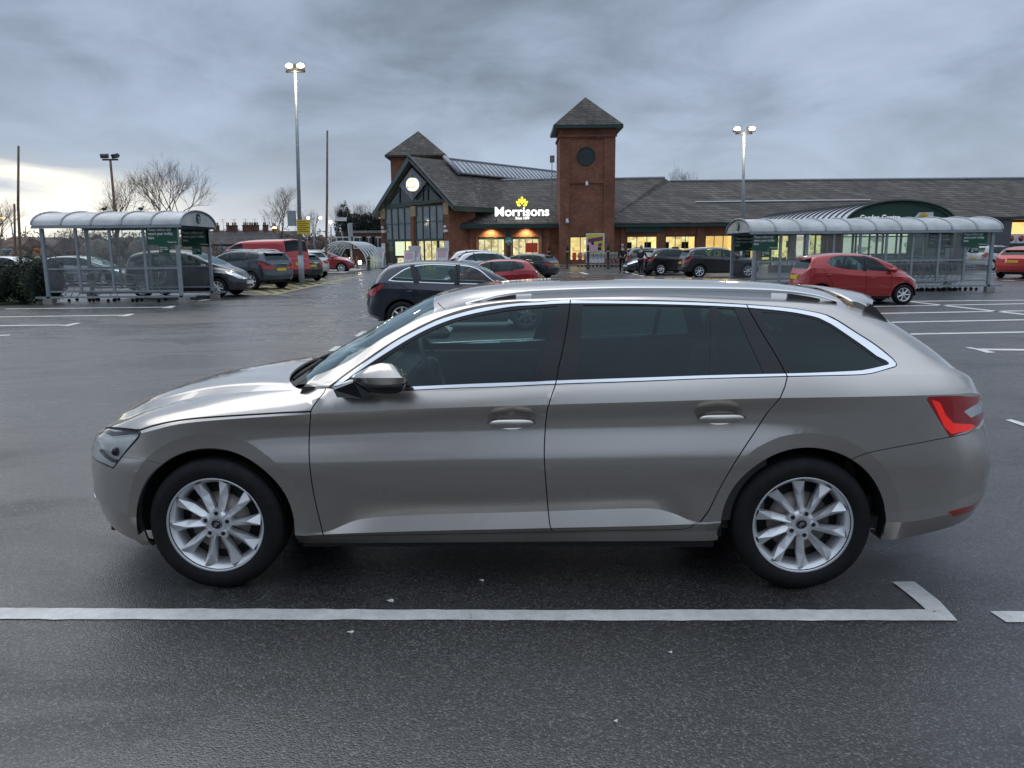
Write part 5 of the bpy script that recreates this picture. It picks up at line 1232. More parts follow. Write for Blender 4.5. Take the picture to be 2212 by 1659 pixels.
m = MB(); cc = LP(Pc, k5(1504, 365), .18)
for ang in (90, 50, 130, 15, 165): a = R(ang); m.prism([cc + Vector((math.cos(a), 0, math.sin(a))) * (.18 + .12 * math.cos(t)) + Vector((-math.sin(a), 0, math.cos(a))) * .06 * math.sin(t) for t in np.linspace(0, 2 * math.pi, 9)[:-1]], (0, .02, 0))
pl(m, 'panel_emblem', M_['plate_yellow'], Pc, GF)
# glazed walls under the vault, lit inside
m = MB()
for i in range(9):
    x = gx - hw + 2 * hw * i / 8; m.box(x - .05, x + .05, gy, gy + .1, 0, zs_)
for z in (.0, 1.0, 2.2, zs_ - .1): m.box(gx - hw, gx + hw, gy + .01, gy + .09, z, z + .08)
for i in range(8):
    y = gy + 2 * i; m.box(gx - hw - .05 + sh_ * i / 8, gx - hw + .05 + sh_ * i / 8, y, y + .1, 0, zs_)
m.build('glazing_bars', M_['green_trim'], GC)
m = MB().add([(gx - hw, gy + .05, 0), (gx + hw, gy + .05, 0), (gx + hw, gy + .05, zs_), (gx - hw, gy + .05, zs_)], [(0, 1, 2, 3)]); m.add([(gx - hw, gy, 0), (gx - hw + sh_, gy + 16, 0), (gx - hw + sh_, gy + 16, zs_), (gx - hw, gy, zs_)], [(0, 1, 2, 3)]); m.build('glass_walls', M_['glass_clear'], GC, fix=False)
m = MB().add([(gx - hw - 1, gy + 6, 0), (gx + hw, gy + 6, 0), (gx + hw, gy + 6, zs_), (gx - hw - 1, gy + 6, zs_)], [(0, 1, 2, 3)]); m.build('lit_interior', M_['pale_light'], GC, fix=False)
m = MB()
for i in range(8): x = gx - hw + .6 + i * 1.25; m.box(x, x + .9, gy + 1.5, gy + 2.3, .0, rnd.uniform(.8, 1.9))
m.build('display_stands', M_['grey_clad'], GC)
# grey block to the right
gb = thing('grey_annexe', 'plain dark grey clad annexe standing right of the garden centre', 'building')
xa, xb = xpx(2062, 55.6), xpx(2180, 55.6)
m = MB().box(xa, xb, 55.6, 66, 0, zpx(474, 55.6, 2110)); m.build('wall', M_['grey_clad'], gb)
MB().box(xa - .1, xb + .1, 55.4, 66.2, zpx(474, 55.6, 2110) + .002, zpx(474, 55.6, 2110) + .16).build('roof_edge', M_['plastic'], gb)
# lit canopy with green board at the right edge
cn = thing('shop_canopy', 'orange lit canopy over a green board with white round notices at the right edge', 'building')
xa, xb = xpx(2172, 60), xpx(2330, 60)
MB().box(xa, xb, 61, 61.2, 0, 3.6).build('wall', M_['brick_brown'], cn)
MB().box(xa + .2, xb, 59.2, 61, 3.5, 3.7).build('canopy_roof', M_['plastic'], cn)
MB().box(xa + .3, xb, 60.9, 60.96, 2.0, 3.3).build('lit_soffit', M_['orange_light'], cn)
MB().box(xa + .2, xb, 60.0, 60.1, .6, 2.05).build('green_board', mat('board_green', (.02, .09, .03), .5), cn)
for px in (2117, 2187):
    p = at(*k5(px, 520), 59.98); n_ = MB().box(p.x - .35, p.x + .35, 59.9, 59.98, p.z - .35, p.z + .35).build('notice', M_['white_plastic'], cn)
    MB().lathe([(.0, 0), (.2, 0), (.2, .02)], 16, 'Y', Matrix.Translation((p.x, 59.86, p.z))).build('notice_roundel', M_['lamp_red'], n_)

# ============================================================ trolley shelters
mat('post_grey', (.30, .34, .36), .45, .3, vary=.15, vscale=6); mat('shelter_roof', (.40, .42, .42), .4, vary=.25, vscale=1.4, coat=.2)
mat('sign_green', (.010, .085, .050), .45); mat('galv', (.42, .44, .45), .35, .9, vary=.15, vscale=20); mat('concrete', (.30, .29, .27), .85, vary=.2, bump=.5)
glassmat('glass_scuffed', (.88, .91, .90), .2, 1.3, .02, .7, haze=.13)
def textmesh(s_, name, mt, x0, x1, z0, z1, y, par, bold=.01, ext=.002):
    cu = bpy.data.curves.new(name, 'FONT'); cu.body = s_; cu.extrude = ext; cu.offset = bold; cu.space_line = .95
    tmp = link(bpy.data.objects.new('tmp_text', cu)); dg = bpy.context.evaluated_depsgraph_get(); me = bpy.data.meshes.new_from_object(tmp.evaluated_get(dg)); bpy.data.objects.remove(tmp)
    co = np.empty(len(me.vertices) * 3); me.vertices.foreach_get('co', co); co = co.reshape(-1, 3); lo_, hi_ = co.min(0), co.max(0); o2 = np.empty_like(co)
    o2[:, 0] = x0 + (co[:, 0] - lo_[0]) / (hi_[0] - lo_[0]) * (x1 - x0); o2[:, 2] = z0 + (co[:, 1] - lo_[1]) / (hi_[1] - lo_[1]) * (z1 - z0); o2[:, 1] = y - co[:, 2]
    me.vertices.foreach_set('co', o2.ravel()); me.name = name; me.materials.clear(); me.materials.append(mt); me.update(); return mesh_obj(name, me, par)
def shelter(label, x0, x1, y0, y1, ze, zt, bays, signs, ends='both', big=True):
    """open fronted trolley shelter: arched roof on posts; y0 front, y1 back"""
    T = thing('trolley_shelter', label, 'trolley shelter', ((x0 + x1) / 2, (y0 + y1) / 2, 0), 0, 'arched trolley shelters')
    hx, hy = (x1 - x0) / 2, (y1 - y0) / 2
    n = 14; ov = .18
    def ar(x, k=0.0): return [(x, -(hy + ov) * math.cos(math.pi * i / n), ze + k + (zt - ze) * math.sin(math.pi * i / n)) for i in range(n + 1)]
    m = MB(); a, b = ar(-hx - .1), ar(hx + .1)
    m.add(a + b, [(i, i + 1, n + 2 + i, n + 1 + i) for i in range(n)], True); m.add([(x, y * .985, z - .04) for x, y, z in a + b], [(i, n + 1 + i, n + 2 + i, i + 1) for i in range(n)], True)
    m.build('roof', M_['shelter_roof'], T)
    for i in range(bays + 1):
        x = -hx - .1 + (2 * hx + .2) * i / bays; MB().tube([(p[0], p[1] * 1.005, p[2] + .015) for p in ar(x)], .028, 5, cap=False).build('roof_rib', M_['post_grey'], T)
    for s_ in (-1, 1):
        x = s_ * (hx + .08); e = MB().prism([(x, p[1], p[2] - .02) for p in ar(x)], (-s_ * .03, 0, 0)).build('end_panel', M_['shelter_roof'], T)
        r_ = MB().lathe([(0, 0), (.17, 0), (.17, .01)], 20, 'X', Matrix.Translation((x + s_ * .012 if s_ > 0 else x - .022, 0, ze + (zt - ze) * .48))).build('trolley_roundel', M_['sign_green'], e)
        ic = MB(); zc = ze + (zt - ze) * .48; xx = x + s_ * .027
        ic.tube([(xx, -.09, zc + .07), (xx, -.05, zc + .07), (xx, -.01, zc - .04), (xx, .08, zc - .04)], .012, 4).tube([(xx, -.04, zc + .04), (xx, .10, zc + .04), (xx, .08, zc - .01), (xx, -.02, zc - .01)], .01, 4)
        ic.ball((xx, .0, zc - .09), .018, 6).ball((xx, .07, zc - .09), .018, 6); ic.build('roundel_symbol', M_['white_plastic'], e)
    for y in (-hy - ov + .03, hy + ov - .03): MB().box(-hx - .1, hx + .1, y - .03, y + .03, ze - .09, ze - .005).build('gutter', M_['post_grey'], T)
    nb = max(2, bays - 1) if not big else bays - 1
    for y in (-hy, hy):
        for i in range(nb + 1):
            x = -hx + .12 + (2 * hx - .24) * i / nb
            w_ = .05 if i in (0, nb) else .035
            MB().box(x - w_, x + w_, y - w_, y + w_, .0 if i in (0, nb) else .36, ze - .09).build('post', M_['post_grey'], T)
        for z in (.40, 1.12): MB().box(-hx + .1, hx - .1, y - .02, y + .02, z - .025, z + .025).build('rail', M_['post_grey'], T)
        MB().add([(-hx + .12, y, .42), (hx - .12, y, .42), (hx - .12, y, ze - .15), (-hx + .12, y, ze - .15)], [(0, 1, 2, 3)]).build('glazing', M_['glass_scuffed'], T, fix=False)
        MB().box(-hx - .3, hx + .35, y - .05, y + .01, .19, .25).build('base_rail', M_['post_grey'], T)
        for x in (-hx + .1, hx - .05): MB().box(x - .14, x + .14, y - .09, y + .12, 0, .19).build('concrete_foot', M_['concrete'], T)
    for s_ in (-1, 1):
        if ends in ('both', 'left' if s_ < 0 else 'right'):
            pass
    for x0s, x1s, zb, ztp_, fy in signs:
        y = (-hy - .07) if fy < 0 else (hy - .05)
        sg = MB().box(x0s, x1s, y, y + .02, zb, ztp_).build('notice', M_['sign_green'], T); W_ = x1s - x0s; H_ = ztp_ - zb
        textmesh('Please collect and\nreturn your trolley\nhere', 'notice_text', M_['white_text'], x0s + .05 * W_, x0s + .86 * W_, zb + .30 * H_, ztp_ - .10 * H_, y - .004, sg, .015)
        textmesh('Thank you', 'notice_thanks', M_['white_text'], x0s + .66 * W_, x1s - .03 * W_, zb + .08 * H_, zb + .19 * H_, y - .004, sg, .02)
        s2 = MB().box(x0s + .36 * W_, x0s + .70 * W_, y, y + .02, zb - .45 * H_, zb - .005).build('small_notice', M_['sign_green'], T)
        textmesh("Don't forget\nyour reusable\nbags", 'notice_text', M_['white_text'], x0s + .39 * W_, x0s + .67 * W_, zb - .38 * H_, zb - .10 * H_, y - .004, s2, .02)
    return T
LX0, LX1, LY0, LY1 = xpx(96, 24.9, .5), xpx(399, 24.9, .5), 24.9, 27.5
zeL, ztL = zpx(486, 24.7, 236), zpx(458.1, 26.2, 250)
cx_ = (LX0 + LX1) / 2; ox = lambda px, y=24.8, z=2: xpx(px, y, z) - cx_
shelter('arched grey trolley shelter on the left, in front of the dark hedge and black hatchback', LX0, LX1, LY0, LY1, zeL, ztL, 5,
        [(ox(316.5), ox(383), zpx(529, 24.8, 350), zpx(488, 24.8, 350), -1), (ox(391, 27.4), ox(453, 27.4) - .05, zpx(533, 27.4, 420), zpx(495.5, 27.4, 420), 1)])
RX0, RXm, RX1, RY0, RY1 = xpx(1584, 27.2, 1.5), xpx(1914, 27.2, 1.5), xpx(2143, 27.2, .5), 27.2, 29.9
RX0 = xpx(1622, 27.2, 1.5); zeR, ztR = zpx(498, 27.0, 1880), zpx(471.5, 28.5, 1900)
cx2 = (RX0 + RX1) / 2; o2x = lambda px, y=27.0, z=2: xpx(px, y, z) - cx2
shelter('long arched grey trolley shelter on the right, behind the small red hatchback', RX0, RX1, RY0, RY1, zeR, ztR, 10,
        [(o2x(1629), o2x(1684.5), zpx(540, 27, 1656), zpx(505, 27, 1656), -1), (o2x(2085), o2x(2139), zpx(532, 27, 2110), zpx(499.5, 27, 2110), -1),
         (o2x(1586.5, 29.8) + .02, o2x(1622, 29.8) + .3, zpx(542, 29.8, 1605), zpx(509, 29.8, 1605), 1), (o2x(2008, 29.8), o2x(2062, 29.8), zpx(536, 29.8, 2040), zpx(503, 29.8, 2040), 1)])
# ------------------------------------------------------------ trolleys
def trolley_proto():
    T = thing('shopping_trolley', 'x', 'trolley')
    m = MB(); r = .006
    tp = [(-.42, -.24, .98), (.46, -.20, .86), (.46, .20, .86), (-.42, .24, .98)]; bt = [(-.36, -.20, .62), (.40, -.16, .58), (.40, .16, .58), (-.36, .20, .62)]
    m.tube(tp, .010, 5, closed=True).tube(bt, .009, 5, closed=True)
    def L(a, b, t): return tuple(a[i] + (b[i] - a[i]) * t for i in range(3))
    for k in range(4):
        n = 9 if k % 2 == 0 else 5
        for i in range(n + 1): m.tube([L(tp[k], tp[(k + 1) % 4], i / n), L(bt[k], bt[(k + 1) % 4], i / n)], .0045, 3, cap=False)
        for j in (.33, .66): m.tube([L(tp[k], bt[k], j), L(tp[(k + 1) % 4], bt[(k + 1) % 4], j)], .0045, 3, cap=False)
    for i in range(6): m.tube([L(bt[0], bt[3], i / 5), L(bt[1], bt[2], i / 5)], .0045, 3, cap=False)
    m.build('basket', M_['galv'], T)
    f = MB()
    for s_ in (-1, 1):
        f.tube([(-.46, s_ * .24, 1.02), (-.36, s_ * .22, .62), (-.10, s_ * .21, .56), (-.28, s_ * .24, .20), (-.38, s_ * .25, .15), (.44, s_ * .17, .15)], .012, 6)
    f.tube([(-.38, -.25, .15), (-.38, .25, .15)], .011, 5).tube([(.44, -.17, .15), (.44, .17, .15)], .011, 5); f.build('frame', M_['galv'], T)
    MB().tube([(-.46, -.27, 1.03), (-.46, .27, 1.03)], .018, 7).build('handle', M_['plastic'], T)
    MB().box(-.40, -.37, -.2, .2, .72, .92).build('child_seat', M_['plastic'], T)
    for x, y in ((-.36, -.24), (-.36, .24), (.42, -.16), (.42, .16)):
        MB().tube([(x, y - .014, .055), (x, y + .014, .055)], .055, 10).build('castor', M_['rubber'], T)
    return T
TP = trolley_proto(); first_t = [True]
def trolley(x, y, rz, label, group, z=0.0, s=1.0):
    if first_t[0]: o = TP; first_t[0] = False
    else: o = copy_tree(TP)
    o.location = (x, y, z); o.rotation_euler = (0, 0, rz); o.scale = (s, s, s); o['label'] = label; o['group'] = group; o['category'] = 'trolley'; return o
x = ox(195, 26) + cx_; g = 'trolleys parked in the left shelter'
trolley(xpx(178, 26.2, .5), 26.2, 0, 'trolley at the far left end of the left shelter', g); trolley(xpx(222, 26.2, .5), 26.2, 0, 'second trolley from the left end inside the left shelter', g)
trolley(xpx(262, 26.0, .5), 26.0, 0, 'middle trolley nested near the centre of the left shelter', g); trolley(xpx(325, 25.8, .5), 25.8, R(178), 'lone trolley turned the other way near the right end of the left shelter', g)
for i in range(12):
    px = 1950 + i * 12
    trolley(xpx(px, 28.2, .5), 28.2 + (i % 2) * .03, R(2), ('trolley at the %s of the nested row inside the right shelter' % ('left end' if i == 0 else 'right end')) if i in (0, 11) else 'trolley nested in the middle of the row inside the right shelter', 'nested trolleys in the right shelter' if i in (0, 11) else 'middle trolleys of the right shelter row')
for i in range(9):
    px = 1262 + i * 8.2
    trolley(xpx(px, 68, .5), 68, R(180), ('trolley at the %s end of the row outside the tower' % ('left' if i == 0 else 'right')) if i in (0, 8) else 'trolley in the middle of the row outside the tower', 'end trolleys outside the tower' if i in (0, 8) else 'middle trolleys outside the tower', 0.0, 1.25)
# ------------------------------------------------------------ lamp posts, poles and signs
mat('flood_lit', (1, 1, .9), .3, emit=(1, .93, .72), estr=14); mat('flood_off', (.05, .055, .06), .3); mat('rust_pole', (.17, .11, .07), .7, vary=.4, vscale=2)
def lamp_post(label, pxb, Y, pxt, pyt, heads, lit_, rb=.10, rt_=.065, mt='post_grey', power=0):
    xb = xpx(pxb, Y, .2); top_ = at(pxt, pyt, Y); T = thing('lamp_post', label, 'lamp post', (xb, Y, 0)); tx, tz = top_.x - xb, top_.z
    MB().tube([(0, 0, 0), (0, 0, 1.4)], rb * 1.35, 10).tube([(0, 0, 1.4), (tx * .5, 0, 1.4 + (tz - 1.4) / 2), (tx, 0, tz)], [rb, (rb + rt_) / 2, rt_], 10).build('pole', M_[mt], T)
    MB().tube([(tx - .45, 0, tz - .05), (tx + .45, 0, tz - .05)], .05, 6).build('crossbar', M_['plastic'], T)
    for dx, rz, tilt in heads:
        M = Matrix.Translation((tx + dx, 0, tz + .16)) @ Matrix.Rotation(rz, 4, 'Z') @ Matrix.Rotation(tilt, 4, 'X')
        hd = MB().box(-.20, .20, -.10, .12, -.12, .12, M).build('lamp_head', M_['flood_off'], T)
        MB().ball(M @ Vector((0, -.115, 0)), 1, 12, .175, .05, .105).build('lamp_glass', M_['flood_lit' if lit_ else 'flood_off'], hd)
    if power:
        ld = bpy.data.lights.new('lamp_light', 'POINT'); ld.energy = power; ld.color = (1, .86, .62); ld.shadow_soft_size = .3; o = link(bpy.data.objects.new('lamp_light', ld)); o.location = (top_.x, Y - .5, tz - .1)
    return T
P1 = lamp_post('tall lit twin floodlight post with a yellow notice board, left of the shop', 652, 38, 638, 152, ((-.22, R(-14), R(-12)), (.24, R(16), R(-12))), True, power=140)
P2 = lamp_post('tall lit twin floodlight post right of the brick tower, rising behind the right shelter', 1602, 43, 1607, 286, ((-.38, R(-10), R(-10)), (.38, R(10), R(-10))), True, power=140)
P3 = lamp_post('unlit twin floodlight post rising behind the left trolley shelter and bare trees', 262, 46, 238, 343, ((-.32, R(0), R(15)), (.30, R(150), R(-20))), False, mt='rust_pole')
# notice and cabinet on the first post
q = at(656, 490, 37.85); MB().box(q.x - P1.location.x - .32, q.x - P1.location.x + .32, -.2, -.17, zpx(505, 37.8, 656), zpx(475, 37.8, 656)).build('yellow_notice', M_['plate_yellow'], P1)
for i, z in enumerate(np.linspace(zpx(500, 37.8, 656), zpx(479, 37.8, 656), 6)): MB().box(q.x - P1.location.x - .26, q.x - P1.location.x + .26 - .12 * (i % 2), -.205, -.202, z - .012, z + .012).build('notice_text', M_['plate_ink'], P1)
q = at(641, 468, 38); MB().box(-.5, -.14, -.12, .12, zpx(488, 38, 641), zpx(455, 38, 641)).build('grey_cabinet', M_['post_grey'], P1, bevel=.01)
q = zpx(476, 43, 1600); MB().box(-.42, .35, -.15, -.12, q - .30, q).build('yellow_notice', M_['plate_yellow'], P2)
def pole(name, label, cat, pxb, pyb, pxt, pyt, Y, r0, r1, mt, wob=0):
    b = at(pxb, pyb, Y); t = at(pxt, pyt, Y); b.z = max(b.z, 0); T = MB(); mid = (b + t) / 2 + Vector((wob, 0, 0)); o = Vector((b.x, Y, 0))
    T.tube([Vector((0, 0, 0)), b - o, mid - o, t - o], [r0, r0, (r0 + r1) / 2, r1], 8); return props(T.build(name, M_[mt], loc=o), label, cat)
pole('timber_pole', 'tall bare timber pole at the far left edge, rising from the hedge', 'pole', 45, 570, 40, 315, 30, .055, .04, 'rust_pole', -.06)
pole('timber_pole', 'thin bare pole behind the far left pole, by the brown roofs', 'pole', 33, 560, 31, 440, 60, .09, .07, 'rust_pole')
pole('timber_pole', 'tall thin dark pole between the lit floodlight and the shop gable', 'pole', 704, 575, 707, 282, 52, .09, .06, 'rust_pole', .03)
def street_lamp(label, px, py, Y, lit_, amber=True, arm=.8):
    t = at(px, py, Y); T = thing('street_lamp', label, 'street lamp', (t.x + arm, Y, 0)); h = t.z
    MB().tube([(0, 0, 0), (0, 0, h - .4), (-arm * .3, 0, h), (-arm, 0, h + .05)], [.09, .06, .05, .04], 7).build('pole', M_['post_grey'], T)
    MB().ball((-arm - .2, 0, h + .02), .28, 8, 1.3, .7, .45).build('lamp_head', M_['amber_lit' if lit_ else 'flood_off'], T); return T
mat('amber_lit', (1, .7, .3), .3, emit=(1, .55, .18), estr=9)
street_lamp('lit amber street lamp among the bare trees at the far left edge', 9, 471, 95, True); street_lamp('lit amber street lamp over the brown roofs left of the trolley shelter', 66, 487, 110, True, arm=-.8)
street_lamp('amber street lamp glowing above the terrace roofs, beside the grey lamp cabinet', 596, 492, 120, True, arm=.6)
for i, (px, py, lab) in enumerate(((676, 471, 'pair of bright lit floodlights on a short post just right of the yellow notice'), (714, 480, 'bright lit floodlight low on the post right of the thin dark pole'))):
    t = at(px, py, 78); T = thing('flood_lamp', lab, 'floodlight', (t.x, 78, 0)); MB().tube([(0, 0, 0), (0, 0, t.z)], .08, 6).build('pole', M_['post_grey'], T)
    for dx in ((-.45, .75) if i == 0 else (0,)): MB().ball((dx, -.1, t.z), .15, 8, 1, .5, .8).build('lamp_head', M_['flood_lit'], T)
    if i == 1: MB().box(.5, 1.6, -.1, .1, t.z + .1, t.z + .45).build('unlit_head', M_['white_plastic'], T)
# leaning grey column by the walkway
b_ = gnd(*k2(1905, 722)); t = at(*k2(1860, 225), b_[1]); T = thing('sign_column', 'leaning grey column with a blank sign back, in front of the glazed walkway', 'sign post', (b_[0], b_[1], 0))
MB().tube([(0, 0, 0), (t.x - b_[0], 0, t.z)], .10, 8).build('pole', M_['post_grey'], T); p = at(*k2(1878, 320), b_[1] - .1); MB().box(p.x - b_[0] - .12, p.x - b_[0] + .22, -.16, -.12, p.z - .35, p.z + .8).build('sign_back', M_['galv'], T)
# bollards
def bollard(px, py, h, r, label, group, mt='green_paint'):
    x, y = gnd(px, py); T = thing('bollard', label, 'bollard', (x, y, 0), 0, group)
    MB().lathe([(r * 1.25, 0), (r * 1.25, .06), (r, .08), (r, h * .80), (r * 1.12, h * .82), (r * 1.12, h * .86), (r * .9, h * .88), (r * .9, h * .95), (r * .5, h), (0, h)], 14).build('shaft', M_[mt], T)
    MB().lathe([(r * 1.04, h * .7), (r * 1.05, h * .74)], 14).build('band', M_['plate_yellow'], T)
bollard(*k2(1838, 718), 1.25, .16, 'stout green bollard at the left end of the glazed walkway', 'green bollards'); bollard(*k2(2080, 726), 1.15, .15, 'stout green bollard at the right end of the glazed walkway', 'green bollards')
bollard(*k2(1957, 728), 1.1, .09, 'slim brown bollard in front of the glazed walkway lamp', 'green bollards', 'rust_pole')
for a, lab in ((127, 'black bollard left of the tower beside the black estate car'), (277, 'black bollard at the left corner of the brick tower'), (446, 'black bollard in front of the trolley row, middle of the poster'), (610, 'black bollard in front of the trolley row, right of the poster')):
    bollard(*k4(a, 1468), 2.1 if False else 1.9, .10, lab, 'black bollards along the shop front', 'black_matt')
# ------------------------------------------------------------ poster frame, A-boards, cycle sign
mat('poster_yellow', (.62, .58, .05), .4); mat('poster_purple', (.22, .03, .16), .4); mat('poster_pink', (.65, .40, .48), .5)
Pp = Plane(0, 70.5, 0); T = thing('poster_frame', 'yellow and purple poster in a pale rounded frame beside the tower window', 'poster', (xpx(1256 + 34, 70.5, 2), 70.5, 0))
def plp(mb, name, mt, par): o = mb.build(name, mt, None); o.parent = par; o.location = Vector((-par.location.x, 0, 0)); return o
m = MB(); rect(m, Pp, k4(432, 1180), k4(579, 1420), 0, .12); plp(m, 'frame', M_['white_plastic'], T)
m = MB(); rect(m, Pp, k4(439, 1188), k4(572, 1362), .02, .03); po = plp(m, 'poster', M_['poster_yellow'], T)
m = MB(); poly(m, Pp, [k4(445, 1225), k4(566, 1205), k4(566, 1238), k4(445, 1255)], .03, .012); poly(m, Pp, [k4(530, 1262), k4(560, 1255), k4(560, 1285), k4(530, 1290)], .03, .012); plp(m, 'headline_panels', M_['poster_purple'], T)
m = MB(); poly(m, Pp, [k4(441, 1262), k4(470, 1248), k4(500, 1262), k4(520, 1290), k4(560, 1300), k4(566, 1330), k4(441, 1330)], .035, .012); plp(m, 'picture_shape', M_['poster_pink'], T)
m = MB(); poly(m, Pp, [k4(468, 1250), k4(490, 1245), k4(497, 1270), k4(478, 1275)], .04, .008); plp(m, 'hair_shape', M_['plate_ink'], T); m = MB(); poly(m, Pp, [k4(525, 1295), k4(552, 1290), k4(556, 1318), k4(528, 1318)], .04, .008); plp(m, 'hair_shape', M_['plate_ink'], T)
o = text("IT'S ALL", 'poster_text', M_['plate_ink'], Pp, k4(452, 1334), k4(512, 1352), .05, None, .002, .01); o.parent = T; o.location -= T.location
b_ = gnd(*k3(1427, 1420)); Pc2 = Plane(0, 64, 0); cxx = xpx(1548.5 if False else k3(1427, 1188)[0], 64, 2.8); T = thing('cycle_sign', 'round green cycle parking sign on a dark post by the shop windows', 'sign', (cxx, 64, 0))
zc = zpx(k3(1427, 1188)[1], 64, 1100); r_ = xpx(k3(1469, 1188)[0], 64, zc) - cxx
MB().tube([(0, .08, 0), (0, .08, zc)], .07, 8).build('post', M_['black_matt'], T); MB().lathe([(0, -.03), (r_, -.03), (r_, .03), (0, .03)], 28, 'Y', Matrix.Translation((0, 0, zc))).build('disc', mat('disc_green', (.01, .16, .09), .4), T)
m = MB()
for s_ in (-1, 1): m.tube([(s_ * r_ * .42 + r_ * .26 * math.cos(a), -.045, zc - r_ * .1 + r_ * .26 * math.sin(a)) for a in np.linspace(0, 2 * math.pi, 17)[:-1]], .028, 4, closed=True)
m.tube([(-r_ * .42, -.045, zc - r_ * .1), (-r_ * .15, -.045, zc + r_ * .28), (r_ * .30, -.045, zc + r_ * .28), (r_ * .42, -.045, zc - r_ * .1)], .028, 4).tube([(-r_ * .15, -.045, zc + r_ * .28), (0, -.045, zc - r_ * .1), (r_ * .3, -.045, zc + r_ * .28)], .028, 4).tube([(r_ * .3, -.045, zc + r_ * .28), (r_ * .26, -.045, zc + r_ * .5)], .028, 4)
m.build('bicycle_symbol', M_['white_text'], T); textmesh('Cycle\nparking', 'sign_text', M_['white_text'], -r_ * .3, r_ * .3, zc - r_ * .8, zc - r_ * .45, -.045, T, .02)
def aboard(a, b, w_, h_, lab):
    x, y = gnd(*k3(a, b)); y = min(y, 72.5); x = xpx(k3(a, b)[0], y, 0.5); T = thing('pavement_board', lab, 'A-board', (x, y, 0), R(-20), 'white A-boards by the entrance')
    for s_ in (-1, 1): MB().box(-w_ / 2, w_ / 2, -.02, .02, 0, h_, Matrix.Translation((0, s_ * .32, 0)) @ Matrix.Rotation(s_ * .22, 4, 'X')).build('panel', M_['white_plastic'], T)
    MB().box(-w_ * .35, w_ * .35, -.035, -.022, h_ * .5, h_ * .85, Matrix.Translation((0, -.32, 0)) @ Matrix.Rotation(-.22, 4, 'X')).build('poster', M_['poster_pink'], T)
aboard(218, 1425, 1.2, 1.9, 'white A-board on the pavement left of the entrance gable'); aboard(508, 1400, 1.1, 1.6, 'left of the two white A-boards at the middle entrance pier'); aboard(556, 1400, 1.2, 2.0, 'right of the two white A-boards, at the middle entrance pier'); aboard(812, 1400, 1.2, 1.8, 'white and red A-board at the right-hand entrance pier')
# ------------------------------------------------------------ glazed walkway (barrel shelter)
gx0, gy0 = gnd(*k2(1960, 728)); T = thing('walkway_canopy', 'clear barrel-vaulted walkway canopy with pale hoops left of the entrance', 'canopy', (gx0, gy0, 0))
w_, h_ = 2.0, zpx(*[k2(1770, 415)[1]], gy0, k2(1770, 415)[0]); L_ = 9.0; dx = xpx(k2(2000, 600)[0], gy0 + L_, 1) - xpx(k2(1790, 600)[0], gy0, 1)
def hoop(t): cx0 = xpx(k2(1790, 600)[0], gy0, 1) - gx0; return [(cx0 + dx * t + w_ * math.cos(a) * (1 - .0 * t), L_ * t, (h_ - w_ * .9) + w_ * .9 * math.sin(a)) if 0 <= a <= math.pi else None for a in np.linspace(0, math.pi, 17)]
def hp(t):
    h0 = hoop(t); return [(h0[0][0], h0[0][1], 0)] + h0 + [(h0[-1][0], h0[-1][1], 0)]
for i in range(7): MB().tube(hp(i / 6), .045, 5).build('hoop', M_['white_plastic'], T)
a_, b__ = hp(0), hp(1); n = len(a_); MB().add(a_ + b__, [(i, i + 1, n + i + 1, n + i) for i in range(n - 1)], True).build('glazing', M_['glass_scuffed'], T, fix=False)
m = MB()
for k in (1, 6, 9, 12, n - 2): m.tube([hp(0)[k], hp(1)[k]], .035, 4)
m.build('long_rails', M_['white_plastic'], T)
p = at(*k2(1982, 645), gy0 + 1); MB().ball((p.x - gx0, 1, p.z), .16, 8).build('lamp', M_['flood_lit'], T)
p = at(*k2(1866, 605), gy0 + 1); MB().ball((p.x - gx0, 1, p.z), .10, 8).build('lamp', M_['flood_lit'], T)
# ------------------------------------------------------------ bench of potted plants seen through the right shelter
T = thing('plant_bench', 'long low display bench of small green plants in pale pots, seen through the right shelter', 'plant display', (xpx(1850, 50, .5), 50, 0))
hl_ = (xpx(2010, 50, .5) - xpx(1640, 50, .5)) / 2
MB().box(-hl_, hl_, -.5, .5, .0, .45).build('bench', M_['grey_clad'], T)
m = MB(); m2 = MB()
for i in range(90):
    x = -hl_ + 2 * hl_ * (i + .5) / 90; y = rnd.uniform(-.4, .2); m.lathe([(.08, .45), (.11, .62)], 6, 'Z', Matrix.Translation((x, y, 0)))
    for k in range(5): m2.ball((x + rnd.uniform(-.08, .08), y + rnd.uniform(-.08, .08), .70 + rnd.uniform(0, .22)), rnd.uniform(.05, .09), 5)
props(m.build('pots', M_['white_plastic'], T), kind='stuff'); props(m2.build('plants', mat('leaf_green', (.02, .09, .04), .6, vary=.4), T), kind='stuff')

# ============================================================ the other cars
def ctype(L, W, H, wb, fo, Rt, top, belt, zb=.22, sh=.70, Aw=None, dlo=None, bp=(), rails=False, rear=(5.0, 2.6), lights=None, ws=None, rs=None, doors=True, belt_w=.95, roofw=.70, nsp=7, blank=()):
    return dict(L=L, W=W, H=H, wb=wb, fo=fo, Rt=Rt, top=top, belt=belt, zb=zb, sh=sh, dlo=dlo, bp=bp, rails=rails, rear=rear, lights=lights, ws=ws, rs=rs, doors=doors, belt_w=belt_w, roofw=roofw, nsp=nsp, blank=blank)
TY = {}
